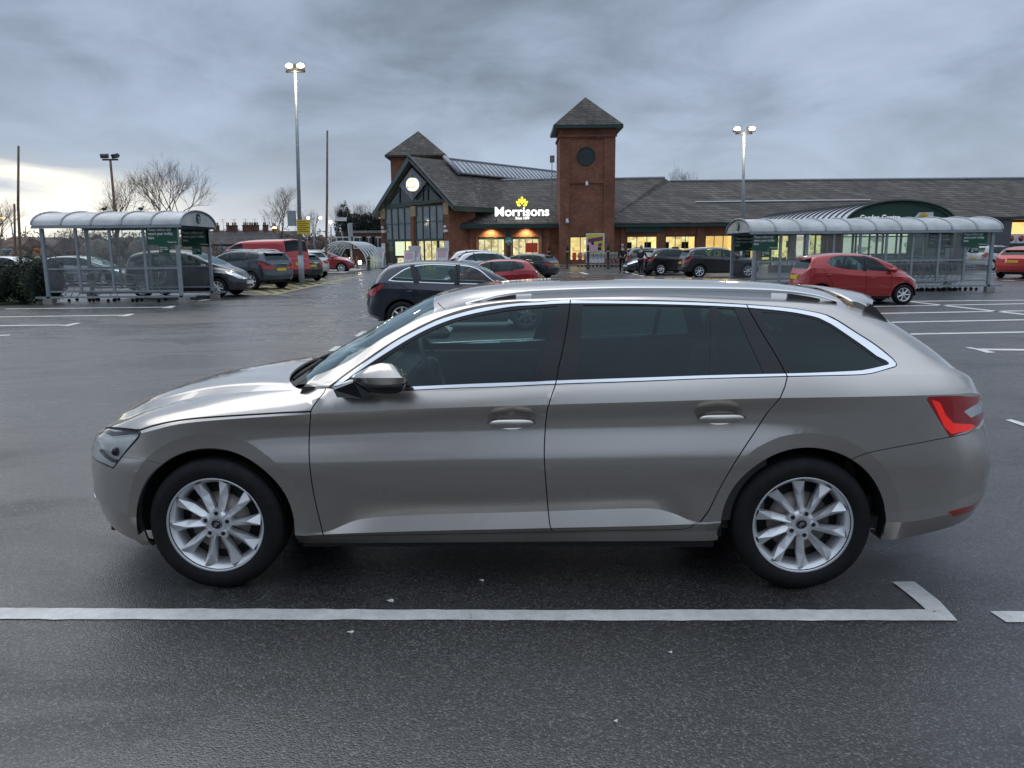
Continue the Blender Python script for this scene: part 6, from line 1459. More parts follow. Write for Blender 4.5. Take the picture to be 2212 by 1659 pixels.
# x runs from the nose (negative) to the tail; x = 0 midway between the axles
TY['crossover'] = ctype(4.35, .91, 1.53, 2.70, .86, .335, [(-2.2,.70),(-2.05,.84),(-1.7,.95),(-1.15,1.03),(-.35,1.41),(.1,1.50),(.8,1.53),(1.35,1.49),(1.62,1.43),(1.95,1.12),(2.1,.96)], [(-2.2,.68),(-1.9,.82),(-1.2,.93),(-.8,.97),(.5,1.01),(1.3,1.06),(1.8,1.08),(2.1,.93)],
    dlo=[(-.82,4.15),(-.30,5.85),(.2,5.9),(.8,5.9),(1.25,5.55),(1.58,4.5),(1.50,4.18),(.5,4.15)], bp=((.16,.12),(1.02,1.12)), ws=(-1.10,-.30), rs=(1.66,1.96), lights='wide')
TY['suv'] = ctype(4.37, .93, 1.60, 2.66, .88, .355, [(-2.2,.80),(-2.1,.95),(-1.6,1.07),(-1.15,1.13),(-.45,1.46),(0,1.57),(.6,1.60),(1.3,1.56),(1.75,1.50),(1.98,1.20),(2.1,1.02)], [(-2.2,.78),(-1.9,.93),(-1.2,1.04),(-.8,1.06),(.6,1.12),(1.6,1.18),(1.95,1.14),(2.1,.98)], zb=.28, sh=.80,
    dlo=[(-.85,4.15),(-.38,5.85),(.2,5.9),(1.0,5.88),(1.62,5.75),(1.72,4.5),(1.5,4.2),(.5,4.15)], bp=((.12,.08),(.98,1.08)), rails=True, ws=(-1.10,-.40), rs=(1.78,2.0), lights='wide')
TY['hatch'] = ctype(4.05, .86, 1.47, 2.52, .80, .31, [(-2.06,.62),(-1.95,.74),(-1.6,.87),(-1.15,.97),(-.35,1.35),(.1,1.45),(.7,1.47),(1.3,1.42),(1.52,1.36),(1.78,1.08),(1.95,.92)], [(-2.06,.60),(-1.8,.75),(-1.2,.86),(-.8,.91),(.5,.97),(1.2,1.04),(1.7,1.03),(1.95,.88)], zb=.18, sh=.64,
    dlo=[(-.85,4.15),(-.30,5.85),(.2,5.9),(.9,5.88),(1.28,5.5),(1.36,4.6),(1.15,4.2),(.5,4.15)], bp=((.10,.06),(.88,.96)), ws=(-1.12,-.30), rs=(1.55,1.78), lights='tall')
TY['mpv'] = ctype(4.20, .88, 1.60, 2.58, .86, .32, [(-2.12,.66),(-2.0,.80),(-1.6,.96),(-1.3,1.06),(-.45,1.47),(0,1.57),(.6,1.60),(1.3,1.56),(1.65,1.48),(1.88,1.15),(2.0,.95)], [(-2.12,.64),(-1.85,.80),(-1.3,.93),(-.9,.97),(.5,1.01),(1.3,1.05),(1.8,1.06),(2.0,.92)], zb=.20, sh=.70,
    dlo=[(-1.05,4.15),(-.42,5.85),(.2,5.9),(1.0,5.88),(1.42,5.6),(1.52,4.6),(1.3,4.2),(.5,4.15)], bp=((.06,.02),(.92,1.0)), ws=(-1.25,-.42), rs=(1.68,1.88), lights='tall', nsp=8)
TY['estate'] = ctype(4.55, .90, 1.48, 2.68, .88, .32, [(-2.25,.62),(-2.12,.76),(-1.7,.88),(-1.2,.98),(-.40,1.36),(.1,1.46),(.8,1.48),(1.5,1.44),(1.80,1.36),(2.08,1.08),(2.25,.92)], [(-2.25,.60),(-2.0,.76),(-1.3,.88),(-.85,.93),(.5,.97),(1.3,1.01),(2.0,1.03),(2.25,.88)], zb=.18, sh=.66,
    dlo=[(-.90,4.15),(-.35,5.85),(.2,5.9),(1.1,5.88),(1.68,5.5),(1.85,4.5),(1.6,4.18),(.5,4.15)], bp=((.14,.10),(1.0,1.1)), ws=(-1.15,-.36), rs=(1.82,2.08), lights='wide')
TY['van'] = ctype(4.40, .90, 1.82, 2.75, .85, .32, [(-2.22,.72),(-2.1,.88),(-1.8,1.02),(-1.45,1.12),(-.75,1.58),(-.3,1.76),(.3,1.81),(1.5,1.82),(1.98,1.80),(2.08,1.40),(2.14,1.0)], [(-2.22,.70),(-1.95,.88),(-1.4,1.0),(-.9,1.04),(.5,1.06),(1.9,1.06),(2.14,.95)], zb=.24, sh=.80,
    dlo=[(-1.2,4.15),(-.68,5.7),(-.4,5.85),(-.12,5.85),(-.10,4.2)], bp=(), ws=(-1.42,-.72), rs=(2.0,2.09), lights='tall', rear=(9.0, 4.0), roofw=.86, blank=())
TY['small'] = ctype(3.50, .80, 1.47, 2.36, .62, .285, [(-1.80,.62),(-1.70,.76),(-1.45,.90),(-1.12,1.02),(-.35,1.38),(0,1.45),(.6,1.47),(1.1,1.43),(1.40,1.36),(1.55,1.05),(1.66,.90)], [(-1.80,.60),(-1.6,.76),(-1.1,.89),(-.8,.92),(.4,.97),(1.0,1.03),(1.5,1.05),(1.66,.86)], zb=.20, sh=.66,
    dlo=[(-.90,4.12),(-.32,5.82),(0,5.86),(.42,5.88),(.80,5.80),(1.02,5.1),(.95,4.6),(.70,4.25),(.2,4.15)], bp=((-.02,-.06),), ws=(-1.10,-.33), rs=(1.42,1.56), lights='tall', nsp=7)
PC = {}
def body_paint(col, metal=.5):
    k = (col, metal)
    if k not in PC: PC[k] = paint('car_paint', col, .28, metal)
    return PC[k]
def make_car(kind, label, cat, colour, px, Y, rz, scale=1.0, metal=.45, grid=.11, group=None, glass='glass_dark', trim=False, zoff=0.0, cargo=None, clad=False, handles=True, xworld=None):
    t = TY[kind]; Wd = t['W']; u0 = -t['wb'] / 2 - t['fo']; u1 = u0 + t['L']
    sh = u0 - t['top'][0][0]
    top = t['top']; belt = t['belt']; tx = [p[0] for p in top]; bx = [p[0] for p in belt]
    xs = sorted(set(tx + bx)); zt = lambda x: float(pchip(tx, [p[1] for p in top], np.array([x]))[0]); zb_ = lambda x: float(pchip(bx, [p[1] for p in belt], np.array([x]))[0])
    zc = [(x, zb_(x) + (zt(x) - zb_(x)) * .87) for x in xs]; cw = t['ws'][0]
    S = lambda x, b=.0: zb_(x) - b
    sill = t['zb']; tail = tx[-1]; nose = tx[0]
    k = [([(nose, sill + .05), (nose + .5, sill - .02), (tail - .5, sill), (tail, sill + .12)], [(0, Wd * .80)], 1),
         ([(nose, sill + .12), (nose + .5, sill + .05), (tail - .5, sill + .06), (tail, sill + .2)], [(0, Wd * .95)], 1),
         ([(nose, .46), (0, .52), (tail, .56)], [(nose, Wd * .97), (0, Wd * .985), (tail, Wd * .97)], 0),
         ([(nose, zb_(nose) - .05), (nose + .35, zb_(nose + .35) - .07), (cw, S(cw, .11)), (0, S(0, .13)), (tail - .4, S(tail - .4, .13)), (tail, S(tail, .12))], [(nose, Wd * .95), (0, Wd), (tail, Wd * .97)], 1),
         (belt, [(nose, Wd * .66), (cw, Wd * .86), (cw + .35, Wd * t['belt_w']), (tail - .4, Wd * t['belt_w']), (tail, Wd * .90)], 1),
         ([(x, zb_(x) + (z - zb_(x)) * .5) for x, z in zc], [(nose, Wd * .54), (cw - .1, Wd * .68), (cw + .3, Wd * .90), (0, Wd * (.5 * t['belt_w'] + .5 * t['roofw'] + .035)), (tail - .4, Wd * (.5 * t['belt_w'] + .5 * t['roofw'] + .035)), (tail, Wd * .86)], 0),
         (zc, [(nose, Wd * .42), (cw - .1, Wd * .60), (cw + .15, Wd * .82), (t['ws'][1], Wd * (t['roofw'] + .04)), (.5, Wd * t['roofw']), (tail - .5, Wd * t['roofw']), (tail, Wd * .80)], 0),
         ([(x, zt(x) - (zt(x) - z) * .22) for x, z in zc], [(nose, Wd * .2), (cw, Wd * .34), (.5, Wd * .42), (tail, Wd * .45)], 0),
         (top, [(0, 0)], 1)]
    wf, wr = -t['wb'] / 2, t['wb'] / 2; Rt = t['Rt']
    b = Body(k, (nose, .85, 3.0, 2.0, [(.2, .08), (.34, .02), (.5, 0), (.62, .03), (.75, .08)]), (tail + .06, .7, *t['rear'], [(.25, -.08), (.40, -.01), (.6, 0), (.75, -.03), (.95, -.06)]), [(wf, Rt, Rt + .115, .25), (wr, Rt, Rt + .115, .25)])
    kf = lambda q: float(np.interp(q, range(len(k)), b.vn)); UV = lambda pts: [(u, kf(q)) for u, q in pts]
    def circ_(cx, r): return b.inv([(cx + r * math.cos(a), Rt + r * math.sin(a)) for a in np.linspace(0, 2 * math.pi, 41)[:-1]], 'xz', lim=lambda u, v: v < b.vn[4])
    def hole(cx):
        a = [p for p in circ_(cx, Rt + .055) if b.P(np.array([p[0]]), np.array([p[1]]))[0, 2] > Rt * .9]; a.sort(); return [(a[0][0] - .01, 0)] + a + [(a[-1][0] + .01, 0)]
    hf, hr = hole(wf), hole(wr); dl = UV(smoothline(t['dlo'] + [t['dlo'][0]], .15)[:-1]) if True else None
    x0d, x1d = t['dlo'][0][0], max(p[0] for p in t['dlo'])
    B1 = t['bp'][0] if t['bp'] else None
    fdx = max(x0d - .12, wf + Rt + .12); r_end = wr - Rt * .35
    s1 = UV(smoothline([(fdx + .05, 4.0), (fdx - .02, 3.0), (fdx, 2.0), (fdx + .05, 1.15)], .1))
    if kind == 'van': bx_ = -.05
    else: bx_ = t['bp'][0][1] + .03
    s2 = UV(smoothline([(bx_, 5.95), (bx_ - .02, 4.0), (bx_ - .05, 2.5), (bx_ - .03, 1.15)], .1))
    s3 = UV(smoothline([(min(wr + .08, tail - .5), 4.0), (wr - .10, 3.2), (wr - Rt - .02, 2.2), (wr - Rt - .12, 1.5), (wr - Rt - .2, 1.15)], .1))
    sbt = UV([(fdx + .05, 1.15), (wr - Rt - .2, 1.15)]); W_ = .010
    regs = [('hole', hf), ('hole', hr), ('seam', b.strip(smoothline(s1, .2), W_)), ('seam', b.strip(smoothline(s2, .2), W_)), ('seam', b.strip(smoothline(s3, .2), W_)), ('seam', b.strip(smoothline(sbt, .3), W_))]
    pil = []
    for a, c in t['bp']: pil.append(UV([(a - .06, 4.0), (a + .06, 4.0), (c + .05, 6.0), (c - .05, 6.0)]))
    regs += [('pillar_trim', p) for p in pil]
    if trim:
        inner = [(p[0] + (sum(q[0] for q in dl) / len(dl) - p[0]) * .03, p[1] + (kf(5) - p[1]) * .085) for p in dl]; regs += [('window', inner), ('window_trim', dl)]
    else: regs += [('window', dl)]
    regs += [('windscreen', UV([(t['ws'][0], 8), (t['ws'][0] + .04, 7), (t['ws'][0] + .14, 6.3), (t['ws'][1], 6.22), (t['ws'][1] - .02, 7), (t['ws'][1] - .04, 8)]))]
    if t['rs']: regs += [('rear_screen', UV([(t['rs'][0], 8), (t['rs'][0], 6.25), (t['rs'][1], 5.9), (t['rs'][1], 8)]))]
    if t['lights'] == 'wide': regs += [('tail_light', UV([(tail - .34, 3.9), (tail - .38, 3.6), (tail - .16, 2.75), (tail + .04, 2.8), (tail + .05, 3.9)]))]
    else: regs += [('tail_light', UV([(tail - .20, 5.0), (tail - .30, 4.0), (tail - .18, 2.7), (tail - .0, 2.7), (tail - .0, 5.0)]))]
    regs += [('headlight', UV([(nose + .01, 3.55), (nose + .25, 3.9), (nose + .58, 3.85), (nose + .42, 3.0), (nose + .16, 2.7), (nose + .02, 2.8)])), ('grille', UV([(nose - .01, 1.3), (nose + .03, 1.3), (nose + .05, 2.6), (nose - .01, 2.7)]))]
    if clad: regs += [('cladding', UV([(nose, 0), (tail + .06, 0), (tail + .06, 1.75), (wr + Rt + .2, 1.5), (wr + Rt, 1.6), (wr - Rt - .1, 1.15), (wf + Rt + .1, 1.15), (wf - Rt, 1.6), (nose, 1.6)]))]
    fd = s1 + s2[::-1]; rdp = [p for p in s2 if p[1] < kf(4.05)] + s3[::-1]
    regs += [('front_door', fd)]
    if kind != 'van': regs += [('rear_door', rdp)]
    pa = b.panels(regs, grid)
    T = thing(kind_name.get(kind, 'car'), label, cat, ((xpx(px, Y, .7) if xworld is None else xworld), Y, zoff), rz, group, scale)
    pm_ = body_paint(colour, metal); liner_ = lambda c: c[2] > zb_(0) + .02
    def mg(*n): a = [pa[x] for x in n if x in pa]; return np.vstack(a) if a else None
    b.build('body', pa['body'], -1, pm_, T, both=True, liner=liner_, skirt=.015)
    b.build('shut_lines', pa['seam'], -1, M_['seam'], T, off=-.010, skirt=0, both=True)
    if 'windscreen' in pa: b.build('windscreen', pa['windscreen'], -1, M_['glass_clear'], T, skirt=0, both=True)
    if 'rear_screen' in pa: b.build('rear_screen', pa['rear_screen'], -1, M_[glass], T, skirt=0, both=True, off=.002)
    if 'grille' in pa: b.build('grille', pa['grille'], -1, M_['plastic'], T, off=.002, both=True)
    if 'cladding' in pa: b.build('cladding', pa['cladding'], -1, M_['plastic'], T, off=.004, both=True)
    for sd in (-1, 1):
        f_ = b.build('front_door', pa['front_door'], sd, pm_, T, liner=liner_)
        if 'rear_door' in pa: b.build('rear_door', pa['rear_door'], sd, pm_, T, liner=liner_)
        b.build('side_windows', pa['window'], sd, M_[glass], T, off=-.003, skirt=0)
        if 'pillar_trim' in pa: b.build('pillar_trim', pa['pillar_trim'], sd, M_['black_gloss'], T, off=.001)
        if 'window_trim' in pa: b.build('window_trim', pa['window_trim'], sd, M_['chrome'], T, off=.003)
        b.build('tail_light', pa['tail_light'], sd, M_['lamp_red'], T, off=.004)
        b.build('headlight', pa['headlight'], sd, M_['lamp_clear'], T, off=.003)
        zm = zb_(x0d) + .07
        MB().ball((x0d + .10, sd * (Wd + .09), zm), .10, 8, .85, 1.0, .75).build('wing_mirror', pm_ if not clad else M_['plastic'], T)
        if handles:
            for hx in ([bx_ - .22] + ([wr - .18] if kind != 'van' else [])): MB().ball((hx, sd * (Wd + .005), zb_(hx) - .17), .085, 8, 1, .22, .20).build('door_handle', pm_, T)
        if t['rails']: MB().tube([(-.35, sd * Wd * .66, zt(-.35) - .04), (-.2, sd * Wd * .64, zt(0) + .005), (.6, sd * Wd * .64, t['H'] + .01), (1.3, sd * Wd * .64, zt(1.3) + .02), (1.55, sd * Wd * .64, zt(1.55) - .04)], .018, 5).build('roof_rail', M_['alloy'], T)
    for x in (wf, wr):
        for sd in (-1, 1):
            add_wheel(T, x, sd * (Wd - .115), Rt, (kind, t['nsp']), Rt * .66, .2, t['nsp'], detail=grid < .1, rot=rnd.uniform(0, 1))
            m = MB(); n = 14
            for i in range(n + 1):
                a = R(-6) + R(192) * i / n
                for r_, y in ((Rt + .05, Wd - .03), (Rt + .07, Wd * .55)): m.v.append((x + r_ * math.cos(a), sd * y, Rt + r_ * math.sin(a)))
            for i in range(n): m.f.append([i*2, i*2+1, i*2+3, i*2+2]); m.sm.append(True); m.mi.append(0)
            m.v.append((x, sd * Wd * .55, Rt))
            for i in range(n): m.f.append([i*2+1, i*2+3, len(m.v)-1]); m.sm.append(False); m.mi.append(0)
            m.build('wheel_arch_liner', M_['arch_liner'], T)
    MB().box(wf + Rt + .08, wr - Rt - .08, -Wd * .86, Wd * .86, sill - .03, sill + .06).box(nose + .35, tail - .2, -.45, .45, sill, sill + .1).build('underbody', M_['black_matt'], T)
    cb = MB()
    for sx, sy in ((.0, -.36), (.0, .36), (.82, -.36), (.82, .36)):
        if kind == 'van' and sx > 0: continue
        sx += (t['ws'][0] + 1.1); M = Matrix.Translation((sx + .12, sy, .75)) @ Matrix.Rotation(R(14), 4, 'Y'); cb.box(-.07, .07, -.23, .23, -.32, .38, M).ball((sx + .26, sy, 1.20 + (t['H'] - 1.5)), .12, 8, .6, 1.0, .8)
    cb.box(t['ws'][0] + .15, t['ws'][0] + .5, -Wd * .8, Wd * .8, .55, zb_(0) - .06); cb.box(x0d, tail - .35, -Wd * .82, Wd * .82, .34, .4)
    cb.build('cabin', M_['trim_dark'], T)
    # plates
    re = b.P(np.array([tail + .055]), np.array([kf(2.5)]))[0, 0]; fe = b.P(np.array([nose + .005]), np.array([kf(2)]))[0, 0]
    zr = .78 if kind not in ('suv', 'van') else .80
    np_ = MB().box(re - .03, re + .012, -.26, .26, zr - .055, zr + .055).build('rear_number_plate', M_['plate_yellow'], T); MB().box(fe - .03, fe + .03, -.26, .26, .42, .53).build('front_number_plate', M_['plate_white'], T)
    if kind != 'van':
        xr = t['rs'][0]; z_ = zt(xr); MB().prism([(xr - .10, -Wd * .60, z_ + .012), (xr - .10, Wd * .60, z_ + .012), (xr + .14, Wd * .54, z_ - .035), (xr + .14, -Wd * .54, z_ - .035)], (0, 0, -.03)).build('spoiler', pm_, T)
    return T
kind_name = dict(crossover='parked_car', suv='parked_car', hatch='parked_car', mpv='parked_car', estate='parked_car', van='parked_van', small='parked_car')
g1 = 'cars parked around the car park'
def nearpx(px, py): return gnd(px, py)
# dark crossover right behind the estate, and the red hatchback to the right
c = make_car('crossover', 'dark slate grey crossover with chrome window line, just behind the estate', 'car', (.028, .034, .048), 0, 16.35, R(185), .93, .6, .07, g1, 'glass_mid', trim=True, xworld=xpx(787, 15.6, .6) + 1.96)
for w_ in c.children:
    if w_.name.startswith('wheel') and w_.location.x < 0 and 'arch' not in w_.name:
        for r_ in w_.children:
            if r_.name.startswith('rim'): r_.material_slots[0].link = 'OBJECT'; r_.material_slots[0].material = M_['alloy_dark']
c = make_car('small', 'small bright red hatchback in front of the right trolley shelter', 'car', (.36, .012, .012), 0, 22.4, R(180.5), .985, .25, .07, g1, 'glass_clear', xworld=(xpx(1706, 21.6, .6) + xpx(1979, 21.6, .6)) / 2 + .30)
make_car('hatch', 'red hatchback half hidden behind the dark crossover', 'car', (.34, .012, .018), 1060, 27, R(-3), .88, .25, .11, g1)
make_car('crossover', 'white crossover with red tail lights, left of two white cars near the shop', 'car', (.62, .62, .63), 1048, 47, R(186), 1.04, .1, .13, g1)
make_car('crossover', 'silver white crossover just in front of another white car near the shop', 'car', (.50, .52, .56), 1068, 41, R(184), .98, .3, .13, g1)
make_car('estate', 'black estate seen from the rear quarter, left of the brick tower', 'car', (.012, .014, .018), 1128, 44, R(-28), .92, .3, .12, g1)
# row on the left
make_car('mpv', 'black tall hatchback with silver wheels, nose sticking out behind the left shelter', 'car', (.010, .013, .022), 410, 28.9, R(178), 1.07, .3, .09, g1, 'glass_clear')
make_car('suv', 'blue grey crossover with red rear lamp, second from the left shelter', 'car', (.040, .055, .068), 524, 34.5, R(-26), 1.06, .5, .10, g1)
make_car('van', 'red panel van with grey rear bumper, parked between dark cars', 'van', (.42, .016, .022), 560, 40.5, R(-24), 1.22, .1, .12, g1, clad=True)
make_car('hatch', 'glossy black sporty hatchback between the red van and the silver car', 'car', (.008, .009, .012), 627, 43.0, R(-42), 1.06, .3, .12, g1)
make_car('crossover', 'pale silver crossover at the far end of the left row', 'car', (.50, .50, .50), 640, 48.5, R(-40), 1.10, .4, .12, g1)
make_car('suv', 'dark red crossover parked across by the kerbed island', 'car', (.26, .012, .022), 700, 57, R(184), 1.03, .3, .12, g1, 'glass_clear')
make_car('estate', 'pale silver car behind the hedge at the far left edge', 'car', (.45, .46, .48), 30, 44, R(180), 1.0, .4, .14, g1)
make_car('estate', 'dark silver saloon-like car behind the left shelter glazing', 'car', (.20, .22, .25), 190, 40, R(178), 1.0, .4, .14, g1)
# row right of the tower
make_car('suv', 'mid grey crossover with roof rails, leftmost of the cars right of the tower', 'car', (.10, .105, .11), 1407, 57, R(190), 1.0, .4, .12, g1)
make_car('hatch', 'dark blue hatchback facing left behind the pushed trolley', 'car', (.012, .018, .040), 1412, 51, R(18), 1.0, .3, .12, g1)
make_car('crossover', 'black crossover with red rear lamp, left of the boxy black four-by-four', 'car', (.012, .012, .014), 1458, 47.5, R(196), 1.04, .3, .12, g1)
make_car('suv', 'boxy black four-by-four with silver wheels, left of the right shelter', 'car', (.010, .011, .013), 1552, 42.5, R(184), 1.0, .25, .10, g1, clad=True)
make_car('hatch', 'red hatchback seen from the rear at the right edge of the picture', 'car', (.42, .014, .014), 2228, 38.8, R(214), 1.05, .2, .11, g1)
make_car('mpv', 'white car behind the red hatchback at the right edge', 'car', (.55, .55, .55), 2150, 52, R(200), 1.0, .1, .14, g1)

# ============================================================ trees, hedges, houses
mat('bark', (.19, .145, .12), .85, vary=.3, vscale=3); mat('bark_red', (.14, .085, .065), .85, vary=.3, vscale=2); mat('twig', (.105, .08, .065), .9, vary=.4, vscale=.5)
mat('hedge_leaf', (.035, .052, .024), .7, vary=.6, vscale=1.2); mat('conifer', (.016, .026, .018), .8, vary=.4, vscale=.6)
def bare_tree(label, px, Y, h, spread, seed, group='bare winter trees', xw=None, dens=5, base=0.0, mt='bark'):
    rr_ = random.Random(seed); T = thing('bare_tree', label, 'tree', (xpx(px, Y, 2) if xw is None else xw, Y, base), rr_.uniform(0, 6), group)
    tr_ = MB(); cr = MB()
    def grow(p, d, L, r, lev_):
        m = tr_ if lev_ < 2 else cr; pts = [p]; n = 3 if lev_ < 4 else 2; q = p; dd = d.copy()
        for i in range(n):
            dd = (dd + Vector((rr_.uniform(-1, 1), rr_.uniform(-1, 1), rr_.uniform(-.2, .6))) * .16).normalized(); q = q + dd * L / n; pts.append(q)
        m.tube(pts, [r * (1 - .38 * i / n) for i in range(n + 1)], 7 if lev_ < 2 else (4 if lev_ < 4 else 3), cap=False)
        if lev_ >= dens + 1: return
        k = 4 if lev_ == 0 else rr_.choice((3, 3, 4))
        for j in range(k):
            t = .45 + .55 * (j + 1) / k if lev_ else .5 + .5 * (j + 1) / k; i = min(n - 1, int(t * n)); o = pts[i] + (pts[min(n, i + 1)] - pts[i]) * (t * n - i if i < n else 0)
            if j == k - 1: o = pts[-1]
            a = rr_.uniform(0, 2 * math.pi); sp = spread * rr_.uniform(.5, 1.1); side = dd.orthogonal().normalized(); side.rotate(Matrix.Rotation(a, 3, dd)); nd = (dd + side * sp + Vector((0, 0, .22))).normalized()
            grow(o, nd, L * rr_.uniform(.62, .82), r * .56, lev_ + 1)
    grow(Vector((0, 0, 0)), Vector((0, 0, 1)), h * .27, h * .0105, 0)
    tr_.build('trunk', M_[mt], T, fix=False); cr.build('crown', M_[mt], T, fix=False); return T
bare_tree('spreading bare tree, right of the two behind the left trolley shelter', 350, 62, 12.4, .72, 3)
bare_tree('smaller bare tree, left of the two behind the left trolley shelter', 238, 66, 10.4, .80, 8)
bare_tree('bare tree cut by the far left edge of the picture', -12, 70, 8.8, .8, 12)
bare_tree('round crowned bare tree behind the terrace roofs beside the lit floodlight post', 612, 120, 14.0, .70, 21)
bare_tree('small bare tree between the lit floodlight post and the thin dark pole', 672, 110, 9.5, .65, 27)
bare_tree('thin bare tree right of the thin dark pole, behind the brick block', 738, 120, 10.6, .6, 33)
bare_tree('wispy bare tree just left of the entrance gable, behind the brick block', 786, 125, 11.6, .6, 35)
bare_tree('tips of a bare tree showing above the slate roof right of the tower', 1455, 115, 15.6, .5, 41)
for i, (px, h_) in enumerate(((130, 6.0), (165, 6.4), (205, 6.2))): bare_tree('low bare bush-like tree seen through the left shelter, %s of three' % ('left', 'middle', 'right')[i], px, 58, h_ * .8, .8, 50 + i, dens=4, mt='bark_red')
bare_tree("bare tree whose twigs are reflected low in the estate's front door glass", 0, 10, 15.4, .7, 77, xw=-2.4)
bpy.data.objects[[o.name for o in SC.objects if 'whose twigs' in o.get('label', '')][0]].location.y = -14.0
def leafmass(T, name, mt, boxes, n, size, seed, thin=1.0):
    """leaf sized faces through the volume of several ellipsoids"""
    rr_ = np.random.RandomState(seed); V = []; F = []
    wts = np.array([b[3] * b[4] * b[5] for b in boxes]); wts = wts / wts.sum()
    idx = rr_.choice(len(boxes), n, p=wts)
    for i in idx:
        x, y, z, a, b_, c = boxes[i]; d = rr_.normal(size=3); d /= np.linalg.norm(d); rad = rr_.uniform(.55, 1.0) ** .6 * (1 + .12 * math.sin(7 * d[0] + 5 * d[2] + i))
        p = np.array([x, y, z]) + d * rad * (a, b_, c)
        if p[2] < 0: p[2] = abs(p[2]) * .5
        u = rr_.normal(size=3); u /= np.linalg.norm(u); w_ = np.cross(u, rr_.normal(size=3)); w_ /= np.linalg.norm(w_) + 1e-9; s = size * rr_.uniform(.6, 1.4)
        k = len(V); V += [tuple(p - u * s), tuple(p + w_ * s * .5 * thin), tuple(p + u * s), tuple(p - w_ * s * .5 * thin)]; F.append((k, k + 1, k + 2, k + 3))
    me = bpy.data.meshes.new(name); me.from_pydata(V, [], F); return mesh_obj(name, me, T, M_[mt])
# evergreen hedge by the left edge
hxa, hxb = xpx(-70, 25, 1), xpx(97, 25.2, 1); T = thing('evergreen_hedge', 'dark clipped evergreen hedge at the left edge beside the trolley shelter', 'hedge', ((hxa + hxb) / 2, 25.6, 0)); hl_ = (hxb - hxa) / 2
bx = [(-hl_ + 2 * hl_ * (i + .5) / 9, rnd.uniform(-.3, .3), rnd.uniform(.6, .8), hl_ / 6.5, .75, rnd.uniform(.66, .82)) for i in range(9)]
leafmass(T, 'foliage', 'hedge_leaf', bx, 15000, .035, 5); m = MB()
for b_ in bx: m.ball(b_[:3], 1, 10, b_[3] * .8, b_[4] * .8, b_[5] * .8)
m.build('inner_branches', M_['conifer'], T)
vg = MB().prism([(*gnd(-60, 664), .0), (*gnd(60, 655), .0), (*gnd(128, 644), .0), (*gnd(122, 632), .0), (*gnd(-60, 640), .0)], (0, 0, .05)).build('grass_verge', M_['rough_grass']); props(vg, kind='structure')
# brown scrub behind the shelter and far side of the car park
mat('scrub', (.095, .075, .055), .9, vary=.5, vscale=.4)
def scrub(label, pxa, pxb, Y, h, n, seed, mt='scrub', size=.10):
    a, b_ = xpx(pxa, Y, 1), xpx(pxb, Y, 1); T = thing('scrub_hedge', label, 'hedge', ((a + b_) / 2, Y, 0)); L = (b_ - a) / 2; r2 = random.Random(seed); k = max(3, int(L / 1.6))
    bx = [(-L + 2 * L * (i + .5) / k, r2.uniform(-.6, .6), h * .42, L / k * 1.3, 1.3, h * r2.uniform(.42, .62)) for i in range(k)]
    leafmass(T, 'foliage', mt, bx, n, size, seed, .28); m = MB()
    for q in bx: m.ball(q[:3], 1, 8, q[3] * .75, q[4] * .75, q[5] * .72)
    m.build('inner_branches', M_['bark'], T)
scrub('tall brown twiggy hedge seen through the left trolley shelter', 170, 470, 50, 3.1, 9000, 3)
scrub('brown scrub hedge below the terrace roofs beyond the left row of cars', 440, 600, 95, 2.4, 6000, 4, size=.16)
scrub('dense brown scrub left of the brick block beyond the glazed walkway', 596, 764, 100, 4.0, 9000, 6, size=.17)
scrub('low dark scrub under the brown roofs at the far left', -40, 120, 66, 2.6, 5000, 7, 'hedge_leaf', .13)
T = thing('conifer', 'dark pointed conifer rising left of the brick block', 'tree', (xpx(746, 112, 3), 112, 0)); leafmass(T, 'crown', 'conifer', [(0, 0, 4.2, 1.5, 1.5, 3.2), (0, 0, 6.2, .8, .8, 2.2)], 4500, .17, 9, .5); MB().tube([(0, 0, 0), (0, 0, 6)], .2, 6).build('trunk', M_['bark'], T)
for i, (px, w_, h_) in enumerate(((768, 2.0, 6.8), (784, 2.6, 7.2), (803, 2.2, 7.0), (818, 2.2, 6.4))):
    T = thing('evergreen_tree', 'dark evergreen behind the brick block, %s from the left' % ('first', 'second', 'third', 'fourth')[i], 'tree', (xpx(px, 116, 3), 116, 0), 0, 'dark evergreens behind the brick block')
    leafmass(T, 'crown', 'conifer', [(0, 0, h_ - 2.2, w_, w_, 2.0), (w_ * .5, 0, h_ - 3, w_ * .7, 1.5, 1.8)], 3500, .18, 20 + i, .6); MB().tube([(0, 0, 0), (0, 0, h_ - 2)], .25, 6).build('trunk', M_['bark'], T)
T = thing('unseen_hedge', 'added hedge out of view behind the camera, darkening reflections in the estate doors', 'hedge', (0, -24, 0))  # unseen hedge added behind the camera to darken reflections along the car's side
_r = random.Random(4); bx = [(-46 + 92 * (i + .5) / 30, _r.uniform(-.8, .8), 1.6, 2.6, 1.8, _r.uniform(1.6, 2.6)) for i in range(30)]; leafmass(T, 'foliage', 'conifer', bx, 9000, .30, 77, .7); m = MB()
for q in bx: m.ball(q[:3], 1, 10, q[3] * .85, q[4] * .85, q[5] * .85)
m.build('inner_branches', M_['conifer'], T)
